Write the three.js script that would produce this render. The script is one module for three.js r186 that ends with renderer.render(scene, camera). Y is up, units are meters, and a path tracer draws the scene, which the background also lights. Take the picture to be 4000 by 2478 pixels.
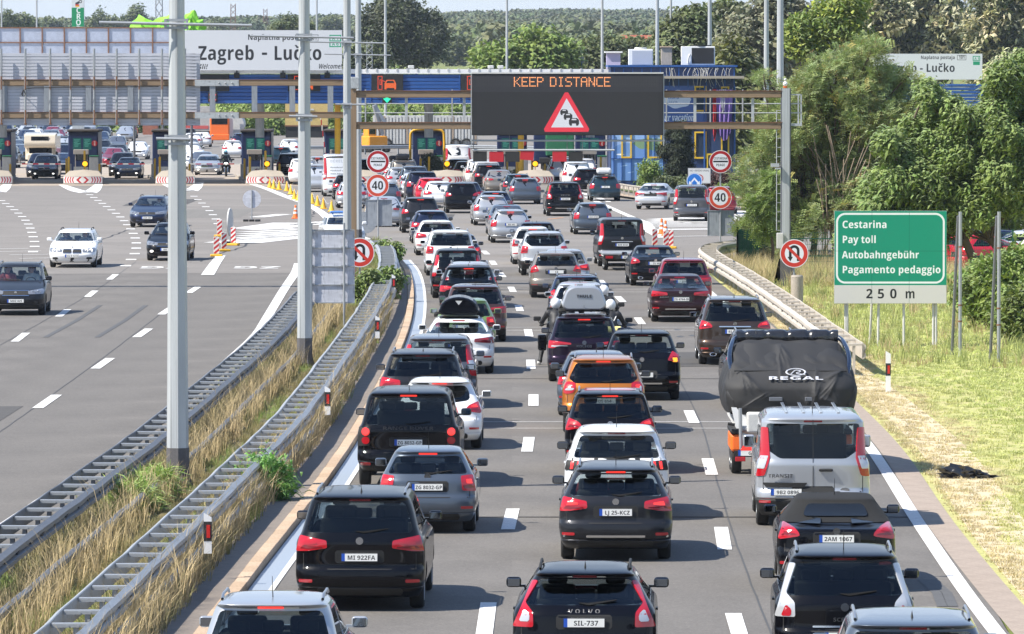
import * as THREE from 'three';
import { mergeGeometries, mergeVertices } from 'three/addons/utils/BufferGeometryUtils.js';
import { RoundedBoxGeometry } from 'three/addons/geometries/RoundedBoxGeometry.js';
import { FontLoader } from 'three/addons/loaders/FontLoader.js';
import { TextGeometry } from 'three/addons/geometries/TextGeometry.js';
import { MarchingCubes } from 'three/addons/objects/MarchingCubes.js';
import { Brush, Evaluator, SUBTRACTION } from 'three-bvh-csg';
// ---------------------------------------------------------------- camera, sky, sun, exposure
const scene = new THREE.Scene();
const FOCAL = 25500, EYE = 8.04, MIDX = 2000, MIDY = 1239, HORIZON = 240;   // a long lens on an overpass
const TAN = (MIDY - HORIZON) / FOCAL, COSP = 1 / Math.hypot(1, TAN), SINP = TAN * COSP;
const camera = new THREE.PerspectiveCamera(2 * Math.atan(MIDY / FOCAL) * 180 / Math.PI, 4000 / 2478, 1, 20000);
camera.position.set(0, EYE, 0); camera.rotation.x = -Math.atan(TAN); camera.updateMatrixWorld(true);
const renderer = new THREE.WebGLRenderer({ antialias: true });
renderer.toneMapping = THREE.LinearToneMapping; renderer.toneMappingExposure = 2.0;
renderer.shadowMap.enabled = true;
const SUN = new THREE.Vector3(-0.8, 1, 0.3).normalize();
{
const W = 512, H = 256, d = new Float32Array(W * H * 4);
const mix = (a, b, t) => a + (b - a) * t;
const stops = [[0, [0.41, 0.455, 0.50]], [3, [0.37, 0.435, 0.52]], [14, [0.25, 0.34, 0.49]], [40, [0.12, 0.205, 0.39]], [90, [0.06, 0.115, 0.27]]];
for (let y = 0; y < H; y++) {
const e = Math.max(0, ((y + 0.5) / H - 0.5) * 180);
let i = 0; while (i < stops.length - 2 && e > stops[i + 1][0]) i++;
const t = Math.min(1, Math.max(0, (e - stops[i][0]) / (stops[i + 1][0] - stops[i][0])));
for (let x = 0; x < W; x++) {
const o = (y * W + x) * 4, wisp = 1 + 0.05 * Math.sin(x * 0.11 + Math.sin(y * 0.5)) * Math.sin(y * 0.31 + x * 0.037) * (e > 2 ? 1 : 0.3);
for (let c = 0; c < 3; c++) d[o + c] = mix(stops[i][1][c], stops[i + 1][1][c], t) * wisp;
d[o + 3] = 1;
}
}
const sky = new THREE.DataTexture(d, W, H, THREE.RGBAFormat, THREE.FloatType);
sky.mapping = THREE.EquirectangularReflectionMapping; sky.magFilter = THREE.LinearFilter; sky.wrapS = THREE.RepeatWrapping; sky.needsUpdate = true;
scene.background = sky; scene.environment = sky;
}
const sun = new THREE.DirectionalLight(new THREE.Color(1, 0.945, 0.85), 4.3);
sun.position.copy(SUN).multiplyScalar(900).add(new THREE.Vector3(0, 0, -250)); sun.target.position.set(0, 0, -250);
sun.castShadow = true; sun.shadow.mapSize.set(4096, 4096);
Object.assign(sun.shadow.camera, { left: -260, right: 260, top: 260, bottom: -260, near: 10, far: 2000 });
scene.add(sun, sun.target);
scene.fog = new THREE.FogExp2(new THREE.Color(0.72, 0.83, 1.0), 0.00006);
// ---------------------------------------------------------------- helpers
function rng(seed) { let a = seed >>> 0; return () => { a = (a + 0x6d2b79f5) >>> 0; let t = Math.imul(a ^ (a >>> 15), 1 | a); t = (t + Math.imul(t ^ (t >>> 7), 61 | t)) ^ t; return ((t ^ (t >>> 14)) >>> 0) / 4294967296; }; }
const V = (x, y, z) => new THREE.Vector3(x, y, z);
function ray(px, py) { const dx = (px - MIDX) / FOCAL, dy = (MIDY - py) / FOCAL; return V(dx, dy * COSP - SINP, -dy * SINP - COSP); }
function G(px, py, h = 0) { const r = ray(px, py), t = (h - EYE) / r.y; return V(r.x * t, h, r.z * t); }      // where the line of sight meets height h
function P(px, py, D) { const r = ray(px, py), t = D / -r.z; return V(r.x * t, EYE + r.y * t, -D); }           // the point on it at distance D
const depthOf = (py, h = 0) => -G(2000, py, h).z;
const lerp = (a, b, t) => a + (b - a) * t, clamp = (x, a, b) => Math.min(b, Math.max(a, x)), sstep = (a, b, x) => { const t = clamp((x - a) / (b - a), 0, 1); return t * t * (3 - 2 * t); };
function along(pts, d) { // linear lookup in [[d, v], ...]
if (d <= pts[0][0]) return pts[0][1];
for (let i = 1; i < pts.length; i++) if (d <= pts[i][0]) return lerp(pts[i - 1][1], pts[i][1], (d - pts[i - 1][0]) / (pts[i][0] - pts[i - 1][0]));
return pts[pts.length - 1][1];
}
const taken = {};
function numbered(n) { const k = taken[n] = (taken[n] ?? -1) + 1; return k ? n + '_' + String(k).padStart(3, '0') : n; }
function tag(o, label, category, group) { o.userData.label = label; o.userData.category = category; if (group) o.userData.group = group; return o; }
function thing(name, label, category, pos, turn = 0, group) {
const o = new THREE.Group(); o.name = numbered(name); if (pos) o.position.copy(pos); o.rotation.y = turn;
tag(o, label, category, group); scene.add(o); return o;
}
function mesh(name, geo, m, parent) {
const o = new THREE.Mesh(geo, m); o.name = parent ? name : numbered(name); o.castShadow = o.receiveShadow = true; (parent || scene).add(o); return o;
}
function struct(name, geo, m, parent) { const o = mesh(name, geo, m, parent); if (!parent) o.userData.kind = 'structure'; return o; }
function stuff(o) { o.userData.kind = 'stuff'; return o; }
const clean = (g) => { if (g.index) g = g.toNonIndexed(); for (const k of Object.keys(g.attributes)) if (!['position', 'normal', 'uv'].includes(k)) g.deleteAttribute(k); if (!g.attributes.uv) g.setAttribute('uv', new THREE.BufferAttribute(new Float32Array(g.attributes.position.count * 2), 2)); g.morphAttributes = {}; return g; };
const merge = (list) => list.length === 1 ? list[0] : mergeGeometries(list.map(clean));
const box = (w, h, d, x = 0, y = 0, z = 0) => new THREE.BoxGeometry(w, h, d).translate(x, y, z);
const rbox = (w, h, d, r, x = 0, y = 0, z = 0, s = 2) => new RoundedBoxGeometry(w, h, d, s, r).translate(x, y, z);
function bar(a, b, r, seg = 8, r2 = r) { const L = a.distanceTo(b), g = new THREE.CylinderGeometry(r2, r, L, seg); g.translate(0, L / 2, 0); g.applyQuaternion(new THREE.Quaternion().setFromUnitVectors(V(0, 1, 0), b.clone().sub(a).normalize())); return g.translate(a.x, a.y, a.z); }
function beam(a, b, w, h) { const L = a.distanceTo(b), g = new THREE.BoxGeometry(L, h, w); const dir = b.clone().sub(a).normalize(); g.applyQuaternion(new THREE.Quaternion().setFromUnitVectors(V(1, 0, 0), dir)); const m = a.clone().add(b).multiplyScalar(0.5); return g.translate(m.x, m.y, m.z); }
const shapeOf = (pts) => new THREE.Shape(pts.map((p) => new THREE.Vector2(p[0], p[1])));
const tube = (pts, r, n = 20, s = 6) => new THREE.TubeGeometry(new THREE.CatmullRomCurve3(pts), n, r, s, false);
const std = (c, rough = 0.6, metal = 0, more = {}) => new THREE.MeshStandardMaterial({ color: new THREE.Color().setRGB(...(Array.isArray(c) ? c : [c, c, c])), roughness: rough, metalness: metal, ...more });
const phys = (c, rough, metal, more = {}) => new THREE.MeshPhysicalMaterial({ color: new THREE.Color().setRGB(...(Array.isArray(c) ? c : [c, c, c])), roughness: rough, metalness: metal, ...more });
const glow = (c, k, base = [0.1, 0.1, 0.1]) => std(base, 0.35, 0, { emissive: new THREE.Color().setRGB(...c), emissiveIntensity: k });
// value noise for textures
function noise2(seed) {
const r = rng(seed), N = 256, g = new Float32Array(N * N).map(() => r());
return (x, y, per) => { // periodic with period per (whole number)
const xi = Math.floor(x), yi = Math.floor(y), fx = x - xi, fy = y - yi, u = fx * fx * (3 - 2 * fx), v = fy * fy * (3 - 2 * fy), m = (k) => ((k % per) + per) % per;
const a = g[(m(yi) % N) * N + m(xi) % N], b = g[(m(yi) % N) * N + m(xi + 1) % N], c = g[(m(yi + 1) % N) * N + m(xi) % N], d = g[(m(yi + 1) % N) * N + m(xi + 1) % N];
return lerp(lerp(a, b, u), lerp(c, d, u), v);
};
}
function texture(n, fn, srgb = true, repeat = 1) { // fn(u, v) -> [r, g, b] linear 0..1
const d = new Uint8Array(n * n * 4);
for (let y = 0; y < n; y++) for (let x = 0; x < n; x++) {
const c = fn(x / n, y / n), o = (y * n + x) * 4;
for (let k = 0; k < 3; k++) { let v = clamp(c[k], 0, 1); if (srgb) v = v <= 0.0031308 ? v * 12.92 : 1.055 * v ** (1 / 2.4) - 0.055; d[o + k] = v * 255; }
d[o + 3] = 255;
}
const t = new THREE.DataTexture(d, n, n); t.wrapS = t.wrapT = THREE.RepeatWrapping; t.magFilter = THREE.LinearFilter; t.generateMipmaps = true; if (srgb) t.colorSpace = THREE.SRGBColorSpace; t.repeat.set(repeat, repeat); t.needsUpdate = true; return t;
}
function canvas(w, h, draw) { const c = document.createElement('canvas'); c.width = w; c.height = h; const x = c.getContext('2d'); draw(x, w, h); const t = new THREE.CanvasTexture(c); t.colorSpace = THREE.SRGBColorSpace; t.anisotropy = 4; return t; }
const font = await new FontLoader().loadAsync('fonts/droid/droid_sans_bold.typeface.json');
function letters(s, size, depth = 0.01, sx = 1) { const g = new TextGeometry(s, { font, size, depth, curveSegments: 3 }); g.computeBoundingBox(); const b = g.boundingBox; return g.translate(-(b.min.x + b.max.x) / 2, -(b.min.y + b.max.y) / 2, 0).scale(sx, 1, 1); }
const uvFlat = (g, k = 1) => { const p = g.attributes.position, uv = new Float32Array(p.count * 2); for (let i = 0; i < p.count; i++) { uv[2 * i] = p.getX(i) * k; uv[2 * i + 1] = -p.getZ(i) * k; } g.setAttribute('uv', new THREE.BufferAttribute(uv, 2)); return g; };
function sheet(pts, y) { const g = new THREE.ShapeGeometry(shapeOf(pts)); g.rotateX(-Math.PI / 2); g.translate(0, y, 0); return uvFlat(g); }   // pts as [x, depth]
// a band of width w along ground points [x, D]
function band(pts, w, y, wFar = w) {
const pos = [], idx = [];
pts.forEach((p, i) => {
const a = pts[Math.max(0, i - 1)], b = pts[Math.min(pts.length - 1, i + 1)], dx = b[0] - a[0], dd = b[1] - a[1], l = Math.hypot(dx, dd) || 1, nx = dd / l, nd = -dx / l, k = lerp(w, wFar, i / (pts.length - 1)) / 2;
pos.push(p[0] - nx * k, y, -(p[1] - nd * k), p[0] + nx * k, y, -(p[1] + nd * k));
if (i) { const o = 2 * i; idx.push(o - 2, o - 1, o, o - 1, o + 1, o); }
});
const g = new THREE.BufferGeometry(); g.setAttribute('position', new THREE.Float32BufferAttribute(pos, 3)); g.setIndex(idx); g.computeVertexNormals(); return uvFlat(g);
}
const gp = (px, py, h = 0) => { const p = G(px, py, h); return [p.x, -p.z]; };
const gps = (list, h = 0) => list.map((p) => gp(p[0], p[1], h));
function smoothPath(pts, step = 1.5) { const c = new THREE.CatmullRomCurve3(pts.map((p) => V(p[0], 0, p[1])), false, 'centripetal'); const n = Math.max(2, Math.round(c.getLength() / step)); return c.getSpacedPoints(n).map((p) => [p.x, p.z]); }
// ---------------------------------------------------------------- common materials
const n1 = noise2(11), n2 = noise2(23), n3 = noise2(37);
const asphaltTex = texture(1024, (u, v) => {
const big = n1(u * 5, v * 5, 5) * 0.5 + n2(u * 17, v * 17, 17) * 0.3 + n3(u * 60, v * 60, 60) * 0.2, gr = n1(u * 420, v * 420, 420), g2 = n2(u * 210, v * 210, 210);
const k = 0.126 + 0.03 * (big - 0.5) + 0.022 * (n2(u * 9, v * 2, 18) - 0.5) + 0.05 * (gr - 0.5) + 0.03 * (g2 - 0.5) + (gr > 0.93 ? 0.06 : 0); return [k * 1.065, k * 0.975, k * 0.875];
}, true, 1 / 7);
const plazaTex = texture(1024, (u, v) => {
const big = n2(u * 4, v * 4, 4) * 0.5 + n1(u * 13, v * 13, 13) * 0.35 + n3(u * 50, v * 50, 50) * 0.15, gr = n1(u * 380, v * 380, 380);
const crack = Math.abs(n3(u * 6, v * 6, 6) - 0.5) < 0.004 ? -0.04 : 0, k = 0.182 + 0.06 * (big - 0.5) + 0.04 * (gr - 0.5) + crack; return [k * 1.06, k * 0.965, k * 0.87];
}, true, 1 / 18);
const grainTex = texture(512, (u, v) => { const k = 0.86 + 0.18 * (n1(u * 40, v * 40, 40) - 0.5) + 0.16 * (n2(u * 200, v * 200, 200) - 0.5) + 0.12 * (n3(u * 7, v * 7, 7) - 0.5); return [k, k, k]; });
const streakTex = texture(512, (u, v) => { const s = n2(u * 46, v * 3, 46) * 0.6 + n1(u * 120, v * 5, 120) * 0.4, k = 0.9 + 0.2 * (n3(u * 9, v * 9, 9) - 0.5) - (s > 0.6 ? (s - 0.6) * 0.9 : 0) + 0.08 * (n1(u * 200, v * 200, 200) - 0.5); return [k, k * 0.99, k * 0.975]; });
const M = {
asphalt: new THREE.MeshStandardMaterial({ map: asphaltTex, roughness: 0.9 }),
plaza: new THREE.MeshStandardMaterial({ map: plazaTex, roughness: 0.92 }),
paint: new THREE.MeshStandardMaterial({ map: (() => { const t = texture(512, (u, v) => { const w = n1(u * 30, v * 30, 30), f = n2(u * 120, v * 120, 120); const k = 0.66 + 0.16 * (w - 0.5) - (f * w > 0.62 ? 0.32 : 0) - (n3(u * 250, v * 250, 250) > 0.9 ? 0.15 : 0); return [k, k * 0.985, k * 0.95]; }); t.repeat.set(0.4, 0.4); return t; })(), roughness: 0.75 }),
concrete: std([0.42, 0.37, 0.31], 0.9, 0, { map: grainTex }),
tan: std([0.40, 0.31, 0.23], 0.92, 0, { map: grainTex }),
galv: std([0.42, 0.44, 0.46], 0.5, 0.45, { map: grainTex }),
galvDark: std([0.2, 0.21, 0.23], 0.55, 0.4, { map: grainTex }),
beige: std([0.56, 0.51, 0.44], 0.6, 0.1, { map: grainTex }),
pole: std([0.50, 0.53, 0.55], 0.5, 0.3, { map: streakTex }),
poleBase: std([0.12, 0.115, 0.12], 0.8, 0, { map: grainTex }),
backGrey: std([0.60, 0.62, 0.69], 0.55, 0.1, { map: streakTex }),
backMid: std([0.30, 0.33, 0.37], 0.55, 0.15, { map: streakTex }),
brownSteel: std([0.31, 0.22, 0.14], 0.65, 0.2, { map: streakTex }),
rust: std([0.24, 0.12, 0.07], 0.9, 0.1, { map: grainTex }),
darkMetal: std(0.05, 0.6, 0.3),
black: std(0.02, 0.6), blackMatt: std(0.012, 0.9),
white: std([0.78, 0.78, 0.77], 0.5), offWhite: std([0.62, 0.62, 0.6], 0.6, 0, { map: grainTex }),
yellow: std([0.75, 0.42, 0.02], 0.5), red: std([0.5, 0.02, 0.03], 0.45), orange: std([0.85, 0.16, 0.02], 0.5),
bark: std([0.12, 0.09, 0.065], 0.95, 0, { map: grainTex }),
wire: std([0.02, 0.12, 0.10], 0.6, 0.2),
};
// ---------------------------------------------------------------- the ground, hills and roads
const riseAt = (D, x) => 7 * sstep(760, 1000, D) * (1 - 0.15 * sstep(0, 120, x)) + 27.5 * sstep(1300, 4800, D) * sstep(-260, 60, x) + 13 * sstep(1300, 3500, D) * (1 - sstep(-260, 60, x));
{
// one sheet from behind the camera to the horizon, rising into hills beyond the toll plaza
const rows = []; for (let d = -300; d < 700; d += 50) rows.push(d); for (let d = 700; d <= 1400; d += 35) rows.push(d); for (let d = 1500; d <= 6000; d += 150) rows.push(d); rows.push(8000, 12000);
const cols = []; for (let x = -1; x <= 1.001; x += 0.05) cols.push(x);
const pos = [], uv = [], idx = [];
rows.forEach((d, i) => cols.forEach((c, j) => { const half = 500 + Math.max(0, d) * 0.6, x = c * half; pos.push(x, -0.05 + riseAt(d, x), -d); uv.push(x / 9, d / 9); if (i && j) { const a = (i - 1) * cols.length + j, b = i * cols.length + j; idx.push(a - 1, a, b - 1, a, b, b - 1); } }));
const g = new THREE.BufferGeometry(); g.setAttribute('position', new THREE.Float32BufferAttribute(pos, 3)); g.setAttribute('uv', new THREE.Float32BufferAttribute(uv, 2)); g.setIndex(idx); g.computeVertexNormals();
const t = texture(1024, (u, v) => { const a = n1(u * 6, v * 6, 6), b = n2(u * 24, v * 24, 24), c = n3(u * 130, v * 130, 130), f = n1(u * 300, v * 300, 300), dry = clamp(a * 0.7 + b * 0.5 - 0.25, 0, 1), k = 0.7 + 0.35 * c + 0.3 * f; return [lerp(0.10, 0.27, dry) * k, lerp(0.16, 0.22, dry) * k, lerp(0.03, 0.09, dry) * k]; });
struct('ground', g, new THREE.MeshStandardMaterial({ map: t, roughness: 1 }));
}
struct('road', sheet([[-42, -60], [7.15, -60], [7.0, 92], [7.5, 112], [7.9, 135], [8.05, 151], [8.0, 200], [7.5, 240], [7.4, 262], [7.4, 300], [-150, 300], [-95, 245], [-42, 180]], 0), M.asphalt);
struct('plaza_pavement', sheet([[7.2, 262], [9.5, 268], [17, 276], [30, 300], [34, 420], [32, 775], [-170, 775], [-170, 262], [-80, 240], [-7.9, 248]], 0.004), M.plaza);
const gutterPts = [[7.35, 60], [7.3, 92], [7.45, 112.5], [7.85, 135], [7.9, 151], [7.75, 185], [7.45, 222]];
struct('gutter_strip', band(smoothPath(gutterPts), 0.5, 0.008), std([0.36, 0.29, 0.235], 0.92, 0, { map: (() => { const t = grainTex.clone(); t.repeat.set(0.6, 0.6); return t; })() }));
// the median with its raised edge
const medianR = [[-4.95, 40], [-4.55, 80], [-4.2, 99.7], [-3.7, 123], [-3.4, 145.5], [-3.25, 194.5], [-3.55, 224], [-4.1, 249], [-4.7, 264], [-5.25, 278]];
const medianL = [[-8.9, 40], [-8.35, 80], [-8.05, 102], [-7.6, 124], [-7.0, 174], [-6.98, 206], [-7.4, 240], [-7.5, 265], [-6.9, 283]];
const medianLx = (D) => along(medianL.map((p) => [p[1], p[0]]), D), medianRx = (D) => along(medianR.map((p) => [p[1], p[0]]), D);
{
const pts = [...smoothPath(medianR, 4), [-5.8, 287], [-6.4, 288], ...smoothPath(medianL, 4).reverse()];
const t = texture(512, (u, v) => { const a = n1(u * 9, v * 9, 9), b = n2(u * 40, v * 40, 40), f = n3(u * 180, v * 180, 180), k = 0.6 + 0.5 * f + 0.3 * b; return [lerp(0.10, 0.20, a) * k, lerp(0.09, 0.15, a) * k, 0.055 * k]; }); t.repeat.set(1 / 5, 1 / 5);
struct('median', sheet(pts, 0.09), new THREE.MeshStandardMaterial({ map: t, roughness: 1 }));
// kerb of tan blocks along the left lane
const kerb = new THREE.Group(); kerb.name = 'kerb'; kerb.userData.kind = 'structure'; scene.add(kerb);
const path = smoothPath(medianR.concat([[-5.8, 287], [-6.5, 286]]), 1.0), r = rng(5), shades = [0, 1, 2, 3].map((i) => std([0.48 + i * 0.03, 0.345 + i * 0.025, 0.23 + i * 0.02], 0.9, 0, { map: grainTex }));
const stone = [0, 1, 2].map((i) => rbox(0.21, 0.15, 0.985 - i * 0.006, 0.012, 0, 0.045 + i * 0.003, 0, 1));
for (let i = 40; i < path.length - 1; i++) {
const a = path[i], b = path[i + 1]; if (a[1] < 78) continue;
const o = mesh('kerb_stone', stone[Math.floor(r() * 3)], shades[Math.floor(r() * 4)], kerb); o.position.set((a[0] + b[0]) / 2 + 0.075, r() * 0.008, -(a[1] + b[1]) / 2); o.rotation.y = -Math.atan2(b[0] - a[0], b[1] - a[1]);
}
}
// painted markings
{
const marks = new THREE.Group(); marks.name = 'road_markings'; marks.userData.kind = 'structure'; scene.add(marks);
const Y = 0.012, line = (pts, w, step = 3, wf = w, y = Y) => mesh('edge_line', band(smoothPath(pts, step), w, y, wf), M.paint, marks);
const dash = (c, len, w, hx, y = Y) => { const l = Math.hypot(hx, 1), ux = hx / l, ud = 1 / l; mesh('lane_dash', band([[c[0] - ux * len / 2, c[1] - ud * len / 2], [c[0] + ux * len / 2, c[1] + ud * len / 2]], w, y), M.paint, marks); };
// our carriageway
mesh('edge_channel', band(smoothPath(medianR.map((p) => [p[0] + 0.36, p[1]]).slice(0, -1), 3), 0.3, Y), std([0.29, 0.33, 0.385], 0.4), marks); line(medianR.map((p) => [p[0] + 0.555, p[1]]).slice(0, -1), 0.09);  // channel colour carries a painted grey-blue reflection of the sky
line([[-4.9, 255], [-5.6, 279], [-6.3, 291], [-7.1, 300], [-9.5, 324]], 0.55);
line([[6.85, 60], [6.82, 92], [7.06, 112], [7.45, 135.5], [7.5, 151], [7.3, 185], [6.95, 222], [6.6, 250]], 0.24);
const L1 = [[94, -0.37], [135, 0.32], [154, 0.51], [193, 0.49], [230, 0], [273, -1.07], [330, -3.4]], L2 = [[92.8, 3.2], [110, 3.56], [129, 3.92], [147.5, 4.06], [202, 3.96], [220, 3.67], [250, 3.0], [300, 1.4]];
for (const y of [2420, 2030, 1738, 1565, 1425, 1302, 1205, 1132, 1075, 1028, 988]) { const D = depthOf(y); dash([along(L1, D), D], D < 100 ? 5.6 : 5.2, 0.24, (along(L1, D + 3) - along(L1, D - 3)) / 6); }
for (const y of [2460, 2105, 1825, 1630, 1445, 1255, 1170, 1105]) { const D = depthOf(y); dash([along(L2, D), D], 5.2, 0.24, (along(L2, D + 3) - along(L2, D - 3)) / 6); }
for (const p of [[2470, 870], [2690, 872], [2560, 880]]) dash(gp(...p), 2.2, 0.18, -0.35, 0.016);
line(gps([[2290, 770], [2470, 850], [2520, 868]]), 0.35, 3, 0.35, 0.016); line(gps([[2220, 745], [2300, 762], [2380, 790]]), 0.5, 3, 0.3, 0.016);
// left carriageway
line(gps([[1166, 1030], [1155, 1062], [1110, 1130], [1040, 1246], [1000, 1308], [880, 1420], [600, 1660], [200, 1930], [-300, 2260]]), 0.36, 4, 0.2);
for (const p of [[184, 1570], [401, 1421], [557, 1302], [650, 1216], [754, 1134]]) dash(gp(...p), 6, 0.26, 0.004);
for (const p of [[79, 1319], [246, 1224], [356, 1149], [439, 1083]]) dash(gp(...p), 6, 0.24, -0.02);
for (const p of [[30, 973], [75, 983], [120, 996], [160, 1010]]) dash(gp(...p), 2, 0.24, 1.6, 0.016);
line(gps([[810, 1076], [840, 1030], [862, 1000]]), 0.5, 3, 0.4, 0.016);
// curved dotted lines that lead out of the booths
const dotted = (list, n) => { const c = new THREE.CatmullRomCurve3(gps(list).map((p) => V(p[0], 0, p[1]))); for (let i = 0; i <= n; i++) { const p = c.getPointAt(i / n), t = c.getTangentAt(i / n); dash([p.x, p.z], 1.5, 0.42, clamp(t.x / (t.z || 1e-3), -3, 3), 0.016); } };
dotted([[350, 762], [400, 797], [470, 850], [515, 905], [532, 955], [522, 1000], [490, 1040]], 17);
dotted([[5, 785], [60, 825], [105, 870], [128, 925], [135, 960], [128, 985]], 13);
dotted([[757, 768], [800, 806], [838, 850], [850, 875]], 7);
for (const [x, y, s] of [[345, 755, 1], [740, 748, 1], [-10, 752, 1]]) { line(gps([[x - 105 * s, y - 32], [x - 40, y - 8], [x, y]]), 0.45, 3, 1.1, 0.016); line(gps([[x + 42, y - 36], [x + 20, y - 12], [x, y]]), 0.5, 3, 1.0, 0.016); }
// hatched nose between the carriageways
const hatch = (list, dir) => { for (const [a, b] of list) mesh('hatch_stripe', band([gp(...a), gp(...b)], dir, 0.016), M.paint, marks); };
hatch([[[905, 950], [1160, 922]], [[1000, 895], [1165, 872]], [[1215, 880], [1330, 868]]], 2.6);
for (let k = 0; k < 6; k++) hatch([[[960 - k * 8, 900 + k * 8], [1175, 892 + k * 6]]], 0.9);
line(gps([[1000, 850], [1110, 838]]), 0.9, 5, 0.9, 0.016);
line(gps([[960, 712], [1040, 738], [1120, 770], [1200, 800], [1260, 835], [1290, 865]]), 0.5, 4, 0.5, 0.016);
for (let k = 0; k < 4; k++) hatch([[[1112 + k * 9, 768 + k * 5], [1150 + k * 9, 764 + k * 6]]], 0.45);
// hatched nose on the right hand exit
for (let k = 0; k < 9; k++) hatch([[[2545 - k * 6, 858 + k * 3.8], [2800, 846 + k * 5.2]]], 0.75);
hatch([[[2530, 898], [2790, 896]]], 1.6); line(gps([[2500, 868], [2540, 900], [2590, 930]]), 0.9, 4, 0.6, 0.02); line(gps([[2590, 926], [2720, 924], [2890, 922]]), 0.5, 4, 0.3, 0.02);
hatch([[[2840, 850], [2925, 826]], [[2860, 868], [2935, 840]]], 2.2);
// loop cuts and thin stop lines across the lanes
const joint = new THREE.Group(); joint.name = 'road_joints'; joint.userData.kind = 'structure'; scene.add(joint);
for (const [y, x0, x1, white] of [[1650, 1.0, 1, 1], [1675, 0, 0, 1], [2022, 0, 0, 0], [1481, 0, 0, 0], [1280, 0, 0, 1], [1292, 0, 0, 1], [1131, 0, 0, 1], [1142, 0, 0, 1], [1240, 0, 0, 0]]) {
const D = depthOf(y); mesh(white ? 'loop_line' : 'loop_cut', band([[medianRx(D) + 0.7, D], [7.0, D]], white ? 0.10 : 0.12, 0.010), white ? M.paint : M.blackMatt, joint);
}
for (const [a, b] of [[[2650, 1005], [2480, 1040]], [[2560, 992], [2440, 1010]], [[2200, 852], [2140, 858]]]) mesh('survey_line', band([gp(...a), gp(...b)], 0.12, 0.02), std([0.8, 0.3, 0.05], 0.8), joint);
// ZG painted for drivers who come towards us
for (const [px, py, s] of [[1005, 1046, 'ZG'], [640, 1046, 'ZG']]) { const p = gp(px, py), g = new THREE.ShapeGeometry(font.generateShapes(s, 1.1), 4); g.computeBoundingBox(); g.translate(-(g.boundingBox.max.x) / 2, -0.5, 0).scale(1, 2.4, 1).rotateX(-Math.PI / 2).rotateY(Math.PI).translate(p[0], 0.014, -p[1]); mesh('road_letters', uvFlat(g), M.paint, marks); }
}
// seams, patches and drips on the asphalt
{
const wear = new THREE.Group(); wear.name = 'road_wear'; wear.userData.kind = 'structure'; scene.add(wear); const r = rng(31), tar = std(0.035, 0.7), darkA = std([0.085, 0.08, 0.075], 0.9, 0, { map: grainTex }), paleA = std([0.19, 0.178, 0.16], 0.92, 0, { map: grainTex }), oil = std(0.06, 0.5);
const wav = (pts) => smoothPath(pts, 2).map((p) => [p[0] + (r() - 0.5) * 0.02, p[1]]);
for (const l of [[[3.55, 70], [3.75, 110], [4.2, 147], [4.2, 190]], [[-11.15, 120], [-11.1, 175], [-11.3, 232]], [[-14.5, 150], [-14.6, 225], [-15.1, 262]]]) mesh('tar_seam', band(wav(l), 0.03, 0.006), std(0.07, 0.8), wear);
for (const l of [[[-12.5, 262], [-11.2, 300], [-10.4, 340], [-11.5, 372]], [[-19, 270], [-18.2, 330], [-19.5, 380]], [[-6.5, 330], [-8, 372], [-8.6, 402]]]) mesh('tar_seam', band(wav(l).map((p) => [p[0] + (r() - 0.5) * 0.25, p[1]]), 0.09, 0.01), tar, wear);
for (const [x, d, w, l, m] of [[5.2, 176, 2.6, 9, darkA], [-12.6, 146, 2.2, 12, darkA], [-16, 345, 4, 20, paleA], [-9.2, 388, 3.5, 14, paleA], [-20, 372, 3.4, 18, darkA], [-4.3, 335, 2.4, 16, darkA], [5.4, 118, 0.5, 6, darkA]]) mesh('asphalt_patch', sheet([[x - w / 2, d - l / 2], [x + w / 2, d - l / 2 + r()], [x + w / 2 + 0.1, d + l / 2], [x - w / 2 - 0.15, d + l / 2 - r()]], 0.0065 + r() * 0.001), m, wear);
const drips = []; for (let i = 0; i < 130; i++) { const D = 88 + 140 * r(), lane = [-2.2, 1.9, 5.3][i % 3], a = 0.04 + 0.13 * r() * r(); drips.push(new THREE.CircleGeometry(a, 9).scale(1, 1.4 + r() * 3, 1).rotateX(-Math.PI / 2).translate(lane + (r() - 0.5) * 0.8, 0.0058, -D)); } mesh('oil_drips', merge(drips), oil, wear);
for (const [x, d0, d1] of [[6.35, 96, 101], [6.5, 96, 101], [1.3, 178, 190], [2.9, 178, 190], [-13.6, 190, 215], [-12.1, 190, 215]]) mesh('tyre_mark', band([[x, d0], [x + 0.08, (d0 + d1) / 2], [x + 0.02, d1]], 0.16, 0.0075), std(0.1, 0.8, 0, { map: grainTex }), wear);
struct('soil_strip', band(smoothPath(medianR.map((p) => [p[0] - 0.42, p[1]]), 3), 0.75, 0.1), std([0.23, 0.195, 0.165], 0.95, 0, { map: (() => { const t = grainTex.clone(); t.repeat.set(0.7, 0.7); return t; })() }));
}
// pale concrete aprons at the booths
{
const g = []; for (let k = 0; k < 7; k++) { const a = gp(-320 + k * 345, 722), b = gp(-40 + k * 345, 684); g.push(a, b); }
struct('toll_apron', sheet([gp(-300, 726), gp(1240, 726), gp(2450, 716), gp(2450, 640), gp(-300, 640)].map((p) => p), 0.008), std([0.40, 0.335, 0.27], 0.92, 0, { map: (() => { const t = grainTex.clone(); t.repeat.set(0.12, 0.12); return t; })() }));
}
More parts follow.
